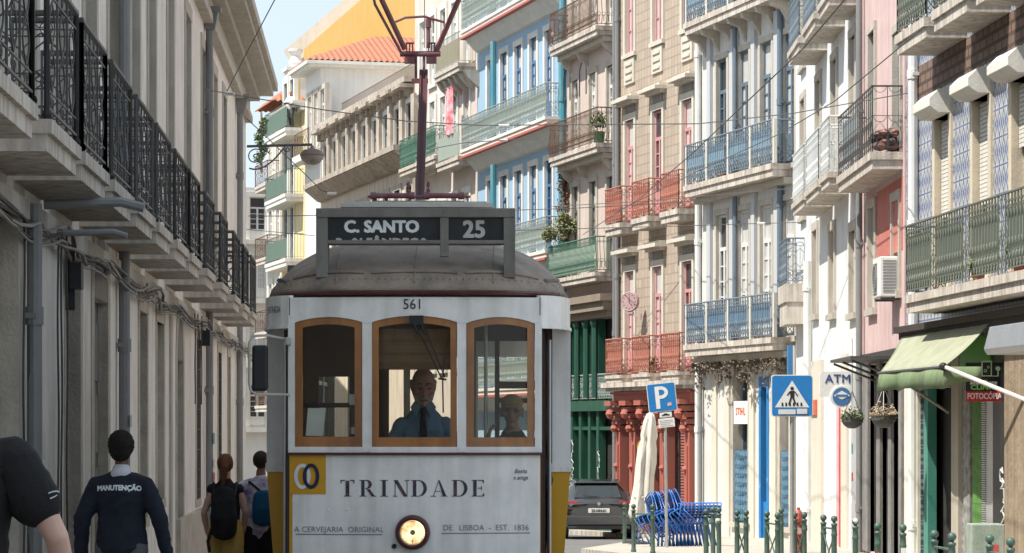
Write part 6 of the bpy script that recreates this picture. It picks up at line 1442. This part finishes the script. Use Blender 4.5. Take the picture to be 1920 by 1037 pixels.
t = text('faint_lettering', 'CAFÉ  BAR', .16, mat('worn_letter_green', (.25,.36,.18)), vl, ((U0*.7+U1*.3), -.935, zf-.14)) if 0 else None
# AC unit
p = R2.W(R2.u(1682), -.17, R2.z(1682, 558)); o = thing('air_conditioner', 'white air conditioner unit on the pink wall beside the green balcony', 'air conditioner', p, -R(90))
a = MB().box(-.45, .4, -.17, .13, 0, .66); bd = obj('casing', a, SWH, o, bevel=.015); a = MB(); [a.box(-.40, .05, -.185, -.172, .06+k*.045, .075+k*.045) for k in range(12)]; ring(a, -.17, .33, .23, .23, .02, -.19, -.174); obj('fan_grille', a, PIPE, bd)
obj('bracket', MB().box(-.4, -.36, -.15, .17, -.05, -.01).box(.3, .34, -.15, .17, -.05, -.01), DARKM, o); a = MB(); [a.box(.402, .41, -.12, .1, .08+k*.05, .1+k*.05) for k in range(11)]; obj('side_louvre', a, PIPE, bd)
# hanging baskets
def leaves(mb, c, r, n, rnd, s=.03, flat=1.0):
    for _ in range(n):
        v = V((rnd.gauss(0, 1), rnd.gauss(0, 1), rnd.gauss(0, 1)*flat)).normalized()*r*(rnd.random()**.5); p_ = V(c)+V((v.x, v.y, v.z))
        e = V((rnd.gauss(0,1), rnd.gauss(0,1), rnd.gauss(0,1))).normalized()*s; g = e.orthogonal().normalized()*s*.5
        mb.add([p_-e, p_+g, p_+e, p_-g], [(0,1,2,3)])
LEAF = mat('leaf_green', (.07,.13,.04), rough=.6, stain=(.20,.22,.09), scale=9, amt=.8, bump=0); DRY = mat('dry_leaf', (.30,.22,.12), rough=.7, stain=(.5,.42,.28), scale=12, amt=.8, bump=0)
rnd = random.Random(11)
for px, py, Y, lb in ((1657, 785, 43.6, 'ribbed grey hanging basket of wilted flowers beneath the green awning'), (1598, 786, 47.2, 'ribbed grey hanging basket of leafy trailing plants beside the bank machine sign')):
    p = at(px, py+18, Y); s = .40*.5 if px > 1600 else .185; o = thing('hanging_basket', lb, 'hanging basket', p, 0, 'two hanging baskets over the pavement')
    pr = [(s*math.sin(R(t)), s*.95-s*.95*math.cos(R(t))) for t in (12, 30, 50, 70, 90)]; pr.append((s*1.03, s*.95)); pr.append((s*1.03, s*1.03))
    a = MB().lathe(pr, (0,0,0), 24); a.v = [(x*(1+.02*(i % 2)), y*(1+.02*(i % 2)), z_) for i, (x, y, z_) in enumerate(a.v)]; obj('bowl', a, mat('ribbed_grey_bowl', (.09,.09,.085), stain=(.15,.15,.14)), o)
    a = MB(); leaves(a, (0, 0, s*1.12), s*1.1, 420, rnd, .028, .35); obj('foliage', a, LEAF if px < 1600 else DRY, o); a = MB(); leaves(a, (0, 0, s*1.25), s*1.0, 120, rnd, .02, .3); obj('flowers', a, mat('pale_petals', (.55,.42,.36), stain=(.6,.55,.45)), o)
    a = MB(); [a.tube([(s*math.cos(R(t)), s*math.sin(R(t)), s*1.03), (0, 0, s*1.03+.45)], .006, 4) for t in (20, 140, 260)]; a.tube([(0,0,s*1.03+.45), (0,0,3.5-p.z if px < 1600 else zf-.05-p.z)], .006, 4); obj('cord', a, STK if px > 1600 else DARKM, o)
# balcony bush and dry vine on R6/R7
f = R6; p = f.W(.55, -.35, 6.36); o = thing('potted_tree', 'small bushy potted tree on the sage green balcony of the narrow rose house', 'plant', p)
obj('pot', MB().lathe([(.12, 0), (.17, .28), (.18, .3)], (0,0,0), 12), mat('terracotta_pot', (.4,.16,.08)), o); obj('trunk', MB().tube([(0,0,.25), (.03,.02,.7), (-.02,0,1.1), (.02,0,1.4)], [.03,.025,.022,.015], 6), mat('pale_bark', (.3,.22,.15)), o)
a = MB(); [leaves(a, c, r_, 330, rnd, .05) for c, r_ in (((0,0,1.5), .38), ((-.35,0,1.35), .25), ((.35,.0,1.6), .27), ((.1,0,1.8), .22))]; leaves(a, (0, 0, .9), .2, 90, rnd, .045); obj('crown', a, mat('olive_leaf', (.16,.18,.08), rough=.7, stain=(.30,.27,.13), scale=8, amt=.7, bump=0), o)
f = R6; p = f.W(.15, -.12, 7.0); o = thing('dry_vine', 'strip of dry reddish vine climbing the corner between blue and rose houses', 'plant', p)
a = MB(); [leaves(a, (rnd.gauss(0, .1), rnd.uniform(-.1, .05), z_*.05), .13, 18, rnd, .05) for z_ in range(54)]; obj('foliage', a, mat('dry_red_leaf', (.20,.08,.05), rough=.8, stain=(.3,.2,.12), scale=8, amt=.8, bump=0), o); obj('stem', MB().tube([(0,0,-.5), (.04,0,1), (-.03,0,2), (0,0,2.7)], .03, 5), mat('pale_bark', (.3,.22,.15)), o)
p = R6.W(R6.L-.55, -.4, 10.0); o = thing('potted_plant', 'spiky plant in a green pot on the rusty balcony of the narrow rose house', 'plant', p)
obj('pot', MB().lathe([(.14, 0), (.18, .34)], (0,0,0), 10), plain('green_pot', (.03,.16,.08), .4), o); a = MB(); leaves(a, (0,0,.65), .25, 160, rnd, .07); obj('foliage', a, LEAF, o)
p = at(490, 255, 118); o = thing('roof_shrub', 'shrub growing out of the far roof edge', 'plant', p); a = MB(); [leaves(a, (rnd.gauss(0,.12), 0, k*.2-1.0), .22, 60, rnd, .08) for k in range(9)]; obj('foliage', a, LEAF, o); obj('stem', MB().tube([(0,0,-1.6), (0,0,1)], .05, 5), mat('pale_bark', (.3,.22,.15)), o)
# ---- closed parasol
Y = 58.5; p = at(1196, 0, Y); o = thing('closed_parasol', 'closed cream parasol leaning between the car and the blue chairs', 'parasol', (p.x, Y, gz(Y)+.13), (0, R(5.5), 0)); Ht = at(0, 772, Y).z - o.location.z
prf = [(.17, .42), (.21, .5), (.20, .75), (.17, 1.1), (.17, 1.5), (.16, 1.75), (.13, 1.9), (.15, 2.0), (.11, 2.25), (.07, 2.38), (.02, 2.42)]
a = MB(); n = 36
for j, (r_, z_) in enumerate(prf):
    z_ = z_*Ht/2.42
    for k in range(n): t_ = 2*math.pi*k/n; rr_ = r_*(1+.26*math.sin(6*t_+z_*1.3)+.10*math.sin(13*t_+z_*2)+.04*math.sin(z_*9+t_*3)); a.v.append((rr_*math.cos(t_), rr_*math.sin(t_), z_+ (.06*math.sin(6*t_) if j < 2 else 0)))
a.f = [(j*n+k, j*n+(k+1) % n, (j+1)*n+(k+1) % n, (j+1)*n+k) for j in range(len(prf)-1) for k in range(n)]
obj('canopy', a, mat('cream_canvas', (.66,.63,.55), stain=(.45,.42,.36), scale=3, amt=.4), o, smooth=True); obj('pole', MB().tube([(0,0,0), (0,0,Ht+.05)], .022, 8), POLE, o); obj('base', MB().lathe([(.25, 0), (.25, .06), (.06, .1)], (0,0,0), 18), DARKM, o); obj('strap', MB().tube([(.2*math.cos(R(t)), .2*math.sin(R(t)), 1.0) for t in range(0, 360, 30)], .012, 5, closed=True), STK, o)
# ---- stacked blue chairs
CB = plain('chair_blue', (.02,.14,.48), .35); CS = plain('chair_seat_blue', (.006,.035,.14), .5); TIP = plain('foot_tip', (.02,.02,.03), .5)  # seats and backs darker than frames, painting the shade between the tubes
def chair_meshes():
    fr = MB()
    for s in (-.2, .2):
        fr.tube([(s, -.22, 0), (s, -.20, .42), (s, -.18, .45), (s, .16, .45), (s, .2, .48), (s*.95, .27, .72), (s*.9, .29, .84), (s*.75, .30, .87)], .0125, 6)
        fr.tube([(s, .15, .45), (s, .25, .0)], .0125, 6)
    fr.tube([(-.15, .30, .87), (.15, .30, .87)], .0125, 6); fr.tube([(-.2, -.2, .3), (.2, -.2, .3)], .009, 5)
    se = MB(); [se.box(-.19, .19, -.2+k*.06, -.155+k*.06, .452, .462) for k in range(6)]
    bk = MB(); [bk.hexa([(-.175, .235+.011*k, .56+k*.055), (.175, .235+.011*k, .56+k*.055), (.175, .243+.011*k, .56+k*.055), (-.175, .243+.011*k, .56+k*.055), (-.175, .242+.011*k, .60+k*.055), (.175, .242+.011*k, .60+k*.055), (.175, .250+.011*k, .60+k*.055), (-.175, .250+.011*k, .60+k*.055)]) for k in range(5)]
    return fr.mesh('frame', CB, True), se.mesh('seat', CS), bk.mesh('backrest', CS)
cf, cs, cbk = chair_meshes()
Y = 56.5; p0 = at(1258, 0, Y); nst = 12; ords = 'first second third fourth fifth sixth seventh eighth ninth tenth eleventh twelfth thirteenth fourteenth fifteenth'.split()
for i in range(nst):
    o = thing('terrace_chair', f'blue metal terrace chair, {ords[i]} from the left in the nested upright row', 'chair', (p0.x-.15+i*.078, Y-.25+i*.05, gz(Y)+.13), (0, 0, R(-68)), 'blue terrace chairs stacked beside the parasol')
    link('frame', cf, o); link('seat', cs, o); link('backrest', cbk, o)
for i in range(8):
    o = thing('terrace_chair', f'blue metal terrace chair, {ords[i]} from the left in the tilted row on top', 'chair', (p0.x-.40+i*.095, Y-.5+i*.03, gz(Y)+.13+.20+i*.012), (R(18+(i*37)%9), R(-24-(i*53)%8), R(-75+(i*29)%13)), 'blue terrace chairs stacked beside the parasol')
    link('frame', cf, o); link('seat', cs, o); link('backrest', cbk, o)
# ---- car
Y = 72.2; p = at(1123, 0, Y); car = thing('parked_car', 'dark grey estate car parked beside the tram, seen from behind', 'car', (p.x, Y, gz(Y)+.005), R(4)); car.scale = (1.07, 1.07, 1.07)
CP = plain('car_paint', (.055,.058,.064), .25, .4, coat=1.0)
sec = [(0, .0), (.12, .0), (.5, 0), (1.3, 0), (2.6, 0), (3.4, 0), (4.1, 0), (4.45, 0)]
def ringp(w, zb, zbelt, zr, wr):   # half outline, bottom to top
    return [(w*.86, zb), (w*.97, zb+.07), (w, zb+.25), (w*1.0, zbelt-.16), (w*.965, zbelt), (wr*1.03, (zbelt*.35+zr*.65)), (wr, zr-.09), (wr*.84, zr-.02), (wr*.4, zr), (0, zr+.005)]
S_ = [(0.0, .80, .34, .80, .86, .74), (.05, .86, .28, .92, .97, .78), (.22, .885, .24, .95, 1.02, .78), (.50, .90, .22, .96, 1.33, .62), (.72, .90, .2, .96, 1.42, .63), (1.6, .90, .2, .95, 1.46, .64), (2.5, .90, .2, .93, 1.44, .62), (3.3, .90, .2, .93, .99, .72), (4.1, .86, .22, .78, .82, .7), (4.42, .70, .3, .58, .62, .6)]
a = MB(); P_ = []
for (y, w_, zb, zbl, zr, wr) in S_:
    h_ = ringp(w_, zb, zbl, zr, wr); full = [(x, z_) for x, z_ in h_] + [(-x, z_) for x, z_ in h_[-2::-1]]; P_.append(len(full)); a.v += [(x, y, z_) for x, z_ in full]
n = P_[0]
for i in range(len(S_)-1):
    for k in range(n): a.f.append((i*n+k, i*n+(k+1) % n, (i+1)*n+(k+1) % n, (i+1)*n+k))
a.f += [tuple(range(n)), tuple(range(len(S_)*n-1, (len(S_)-1)*n-1, -1))]
obj('body', a, CP, car, smooth=True, sub=2)
CG = plain('car_glass', (.03,.035,.035), .05, 0, .8); 
a = MB(); a.hexa([(-.60, .13, 1.0), (.60, .13, 1.0), (.60, .2, 1.0), (-.60, .2, 1.0), (-.50, .40, 1.32), (.50, .40, 1.32), (.50, .5, 1.32), (-.50, .5, 1.32)]); rw = obj('rear_window', a, CG, car, bevel=.03); obj('wiper', MB().tube([(.02, .10, 1.03), (-.38, .11, 1.06)], .012, 5), BLACK, rw)
for s in (-1, 1):
    a = MB(); a.hexa([(s*.645, .8, .99), (s*.70, .8, .99), (s*.70, 3.0, .97), (s*.645, 3.0, .97), (s*.58, .9, 1.33), (s*.645, .9, 1.33), (s*.645, 2.5, 1.33), (s*.58, 2.5, 1.33)]) ; obj('side_window', a, CG, car)
    a = MB().hexa([(s*.46, .0, .80), (s*.84, .03, .78), (s*.87, .30, .80), (s*.5, .1, .80), (s*.50, .02, .92), (s*.82, .06, .93), (s*.85, .30, .93), (s*.5, .12, .92)]); obj('tail_light', a, plain('tail_red', (.35,.01,.015), .15), car, bevel=.02)
    for y in (.75, 3.55): w_ = obj('wheel', MB().lathe([(.02, -.1), (.30, -.11), (.32, -.08), (.32, .08), (.3, .11), (.02, .1)], (s*.80, y, .32), 28, axis='x'), BLACK, car); obj('rim', MB().lathe([(.02, -.115), (.2, -.115), (.21, -.1), (.21, .115), (.02, .115)], (s*.80, y, .32), 14, axis='x'), POLE, w_)
    obj('mirror', MB().box(min(s*.9, s*1.05), max(s*.9, s*1.05), 2.6, 2.7, .95, 1.08), CP, car, bevel=.03)
    obj('exhaust_tip', MB().lathe([(.035, -.02), (.035, .1)], (s*.5, 0, .3), 10, axis='y'), POLE, car)
pt = obj('number_plate', MB().box(-.26, .26, -.03, .0, .64, .75), SWH, car, bevel=.006); text('plate_lettering', '23-NH-61', .10, BLACK, pt, (0, -.033, .694), xs=.9, bold=.002)
obj('bumper', MB().box(-.80, .80, -.045, .12, .34, .58).box(-.76, .76, -.03, .1, .24, .335), CP, car, bevel=.03); obj('bumper_insert', MB().box(-.55, .55, -.05, .0, .26, .33), BLACK, car); obj('badge', MB().lathe([(.04, -.03), (.04, .02)], (0, -.0, .86), 16, axis='y'), POLE, car); obj('brake_light', MB().box(-.16, .16, .46, .52, 1.375, 1.395), plain('tail_red', (.35,.01,.015)), car)
obj('roof_spoiler', MB().hexa([(-.56, .36, 1.36), (.56, .36, 1.36), (.6, .8, 1.42), (-.6, .8, 1.42), (-.54, .38, 1.40), (.54, .38, 1.40), (.58, .8, 1.45), (-.58, .8, 1.45)]), CP, car, bevel=.01)
# hydrant-like red fire valve beside the crossing sign
Y = 50; p = at(1497, 0, Y); o = thing('fire_hydrant', 'small red fire hydrant behind the crossing sign pole', 'hydrant', (p.x, Y, gz(Y)+.13))
obj('barrel', MB().lathe([(.12, 0), (.12, .05), (.08, .07), (.08, .55), (.11, .57), (.11, .62), (.08, .72), (.03, .78), (.03, .82)], (0,0,0), 16), plain('hydrant_red', (.35,.07,.06), .4), o); a = MB().lathe([(.05, -.16), (.05, .16)], (0, 0, .45), 10, axis='x'); a.lathe([(.06, -.14), (.06, 0)], (0, 0, .40), 10, axis='y'); obj('outlet', a, plain('outlet_pale', (.5,.3,.28), .5), o)
# shop rubbish bin by the phone shop
Y = 33.5; p = at(1853, 0, Y); o = thing('display_box', 'grey green display box standing outside the phone shop', 'box', (p.x, Y, gz(Y)+.13)); obj('cabinet', MB().box(-.2, .2, 0, .4, 0, at(0, 983, Y).z-gz(Y)-.13), mat('worn_box_green', (.22,.27,.22), stain=(.5,.5,.45), scale=6), o, bevel=.015); obj('sticker', MB().box(.0, .12, -.004, 0, .5, .62), STR, o)
# ---- hanging street lamp on an iron arm
f = LF; Yl = 60.5; p = at(585, 290, Yl); wx = at(463, 0, Yl).x; o = thing('street_lamp', 'lantern shaped street lamp hanging from an iron arm over the street', 'lamp', (wx, Yl, p.z))
lx = p.x - wx; a = MB().tube([(0, 0, .18), (lx, 0, .22)], .03, 8); a.tube([(.05, 0, -.3)] + [(.15+lx*.45*t_, 0, -.32+.45*t_*t_) for t_ in [k/8 for k in range(9)]], .018, 6); a.tube([(.18+x, 0, z_) for x, z_ in spiral(0, -.05, .2, .03, 0, 540, 24)], .014, 5); a.tube([(lx*.62+x, 0, z_+.12) for x, z_ in spiral(0, 0, .09, .02, 90, 500, 14)], .012, 5); obj('iron_arm', a, DARKM, o)
obj('lamp_hood', MB().lathe([(.03, .20), (.05, .14), (.2, .09), (.27, .0), (.265, -.02)], (lx, 0, 0), 20), mat('lamp_brown_hood', (.2,.17,.14), stain=(.1,.08,.07)), o); obj('lamp_glass', MB().lathe([(.26, -.022), (.24, -.1), (.15, -.2), (.03, -.23)], (lx, 0, 0), 20), plain('milky_glass', (.20,.18,.15), .2), o, smooth=True)
# ---- overhead wires
WIRE = plain('wire_black', (.10,.10,.10), .6)
def wire(label, pts, r=.009, sag=0, fit=None):
    P = [at(px, py, Y) for px, py, Y in pts]; o = thing('overhead_wire', label, 'wire', P[0], 0, 'overhead wires'); out = []
    for a_, b_ in zip(P, P[1:]):
        for k in range(9): t_ = k/8; q = a_.lerp(b_, t_); q.z -= sag*4*t_*(1-t_); out.append(q-P[0])
    obj('cable', MB().tube(out, min(r, .0095), 5), WIRE, o)
    for q in (fit or []):
        v = at(*q) - P[0]; obj('insulator', MB().tube([v-V((.09,0,0)), v+V((.09,0,0))], .028, 6), STK, o)
    return o
wire('thin dark wire rising steeply from the left wall bracket past the roof cornice', [(426, 170, 46), (470, 85, 44), (515, 0, 42), (540, -50, 41)])
wire('long span wire from the left wall to the big black balcony', [(385, 168, 43), (460, 181, 46), (607, 206, 47), (761, 227, 47.5), (900, 235, 47.5), (1310, 232, 47), (1490, 212, 46), (1705, 174, 45)], .012, 0, [(430, 176, 45), (945, 236, 47)])
wire('sloping contact wire crossing from upper right down behind the tram roof', [(1590, -8, 30), (1505, 92, 34), (1300, 286, 48), (1200, 372, 60), (1093, 440, 74)], .012)
wire('second sloping wire from the tiled house down to the red balconies', [(1724, 58, 38), (1566, 189, 45), (1462, 251, 52), (1300, 325, 60), (1150, 400, 72)], .011)
wire('wire with a long pale fitting running left of the blue house', [(460, 220, 50), (522, 278, 52), (603, 357, 54), (625, 364, 54)], .011, 0, [(622, 363, 54)])
wire('low level wire behind the destination board reaching the grey white house', [(465, 405, 62), (700, 398, 63), (965, 394, 64), (1310, 376, 65), (1330, 374, 66)], .012, .03)
wire('low wire with a bead like fitting before the grey white house windows', [(965, 432, 64), (1300, 423, 64), (1426, 419, 63.5), (1497, 417, 62.5)], .011, .0, [(1427, 419, 63.4)])
wire('straight support wire from the mast to the blue house balcony', [(780, 285, 60), (868, 268, 62), (955, 262, 64), (1010, 260, 64)], .012, 0, [(945, 263, 64)])
wire('wire crossing in front of the rusty balconies and red balconies', [(1035, 387, 76), (1200, 378, 72), (1500, 352, 60), (1560, 345, 56)], .011)
wire('thin wire stretched low in front of the yellow and white fronts', [(462, 430, 80), (590, 442, 80)], .014)
# ---- unseen houses added behind the camera to cut sky glare on glass
f = Fac('unseen_rear_house', 'unseen pale house added behind the camera to block sky reflections', (12, -48), (-16, -48), 15, mat('pale_cream_render', (.66,.60,.52)), 10)
for z in (.8, 4.5, 8, 11.5):
    for k in range(9): f.window(1.8+k*3.0, z, z+2.4, 1.1, 'french', .25, DKF, WST)
f.wall()
f = Fac('unseen_side_house', 'unseen house added behind the camera on the left to block reflections', (-4.5, -46), (-3.2, 9.9), 10.5, LW, 8)
for k in range(18): f.window(2+k*3, 1.0, 3.6, 1.1, 'french', .2, DKF); f.window(2+k*3, 4.8, 8.2, 1.1, 'french', .2, DKF)
f.wall()
# ---- small life on the balconies
def pot(f, u, y, z, lb, col=(.42,.16,.08), n=110, r=.16):
    p = f.W(u, y, z); o = thing('flower_pot', lb, 'plant', p)
    obj('pot', MB().lathe([(.07, 0), (.10, .17), (.11, .19)], (0,0,0), 10), plain('pot_%d' % int(col[0]*100), col, .7), o); a = MB(); leaves(a, (0,0,.27), r, n, rnd, .045); obj('foliage', a, LEAF, o)
pot(R1, R1.u(1835, .5), -.5, 4.0, 'red flower pot on the tiled house ledge between two green panels'); pot(R1, R1.u(1905, .5), -.45, 4.0, 'red flower pot by the right frame edge on the tiled house ledge', (.5,.12,.08), 150, .2)
pot(R5, R5.u(1245), -.3, 3.42, 'small pot plant on the middle lower red balcony', (.3,.2,.15)); pot(R4, 2.6, -.3, 8.12, 'pot plant behind the upper blue balcony', (.4,.2,.12), 160, .22)
def cloth(f, u, w_, y, z0, z1, m, lb):
    p = f.W(u, y, z1); o = thing('laundry', lb, 'laundry', p, math.atan2(f.d.y, f.d.x), 'washing hung out on balconies'); a = MB(); n = 10
    for i in range(n+1):
        for j in range(6): t_ = j/5; a.v.append((w_*i/n + .02*t_*math.sin(i), .03*math.sin(i*1.9+t_)*(.4+t_), (z0-z1)*t_ + .015*math.sin(i*1.3)))
    for i in range(n):
        for j in range(5): q = 6*i+j; a.f.append((q, q+1, q+7, q+6))
    c = obj('cloth', a, m, o, smooth=True); md = c.modifiers.new('t', 'SOLIDIFY'); md.thickness = .006
    obj('line', MB().tube([(-.3, 0, .01), (w_+.3, 0, .01)], .006, 4), WIRE, o)

# scribbles and stickers
rg = random.Random(21)
def scribble(f, px, z0, h, m, y=-.03):
    a = MB(); u = f.u(px); pts = []
    for k in range(26): pts.append((u+rg.uniform(-.14, .14), y-.001*k, z0+h*k/26+rg.uniform(-.06, .06)))
    a.tube(pts, .011, 4); f.part('graffiti', a, m)
scribble(R6, 1082, 0.2, 1.5, STK, -.14); scribble(R6, 1132, .1, 1.3, STK, -.14); scribble(R1, R1.u(1890) and 1888, .6, .9, STK, -.045); scribble(R1, 1716, .4, 1.2, DARKM, -.06)
for f_, px, zs_ in ((LF, 235, (2.0, 1.2)), (LF, 394, (1.3, 1.05, 1.7)), (LF, 67, (1.6,)), (R3, 1514, (.9, 1.4, 1.9)), (R3, 1605, (.6, 1.0, 1.5))):
    for i, z_ in enumerate(zs_):
        u = f_.u(px, .1); a = MB().box(u-.06, u+.05, -.178, -.16, z_, z_+.13+.03*i); f_.part('sticker', a, (STK, STR, plain('sticker_teal', (.1,.35,.4), .5))[i % 3])
# ---- pieces that stand apart become parts of their own
def split_pieces(o, gap=.015):
    me = o.data; n = len(me.vertices); par = list(range(n))
    def find(x):
        while par[x] != x: par[x] = par[par[x]]; x = par[x]
        return x
    for p in me.polygons:
        v = p.vertices
        for k in v[1:]: par[find(k)] = find(v[0])
    isl = {}
    for i in range(n): isl.setdefault(find(i), []).append(i)
    bb = []
    for k, vs in isl.items():
        c = [me.vertices[i].co for i in vs]; bb.append([[min(q[j] for q in c)-gap for j in range(3)], [max(q[j] for q in c)+gap for j in range(3)], {k}])
    ch = True
    while ch:
        ch = False
        for i in range(len(bb)):
            for j in range(i+1, len(bb)):
                a, b = bb[i], bb[j]
                if all(a[0][q] <= b[1][q] and b[0][q] <= a[1][q] for q in range(3)):
                    bb[i] = [[min(a[0][q], b[0][q]) for q in range(3)], [max(a[1][q], b[1][q]) for q in range(3)], a[2] | b[2]]; bb.pop(j); ch = True; break
            if ch: break
    if len(bb) < 2: return
    grp = {}
    for gi, b in enumerate(bb):
        for k in b[2]: grp[k] = gi
    co = [tuple(v.co) for v in me.vertices]; fs = [[] for _ in bb]
    for p in me.polygons: fs[grp[find(p.vertices[0])]].append(tuple(p.vertices))
    mt = me.materials[0]
    for gi in range(len(bb)):
        idx = {}; nf = [tuple(idx.setdefault(i, len(idx)) for i in f_) for f_ in fs[gi]]
        m2 = bpy.data.meshes.new(o.name.split('.')[0]); m2.from_pydata([co[i] for i in idx], [], nf); m2.materials.append(mt)
        if gi == 0: o.data = m2
        else: q = o.copy(); q.data = m2; COL.objects.link(q)
for o in list(COL.objects):
    if o.type == 'MESH' and o.name.split('.')[0] in ('pilaster', 'pillar', 'pier', 'door', 'end_post', 'end_post_foot', 'console', 'balcony_post', 'bracket', 'window_hood', 'door_surround', 'spring_cylinder', 'tension_rod', 'roof_cleat', 'wiper', 'lamp_arch', 'strap', 'rear_end', 'hanging_cable', 'roof_seam', 'walking_figure', 'frieze', 'metal_awning_box', 'shutter_box') and o.data.users == 1 and not o.data.materials[0] is None and len(o.data.vertices) < 4000:
        split_pieces(o)
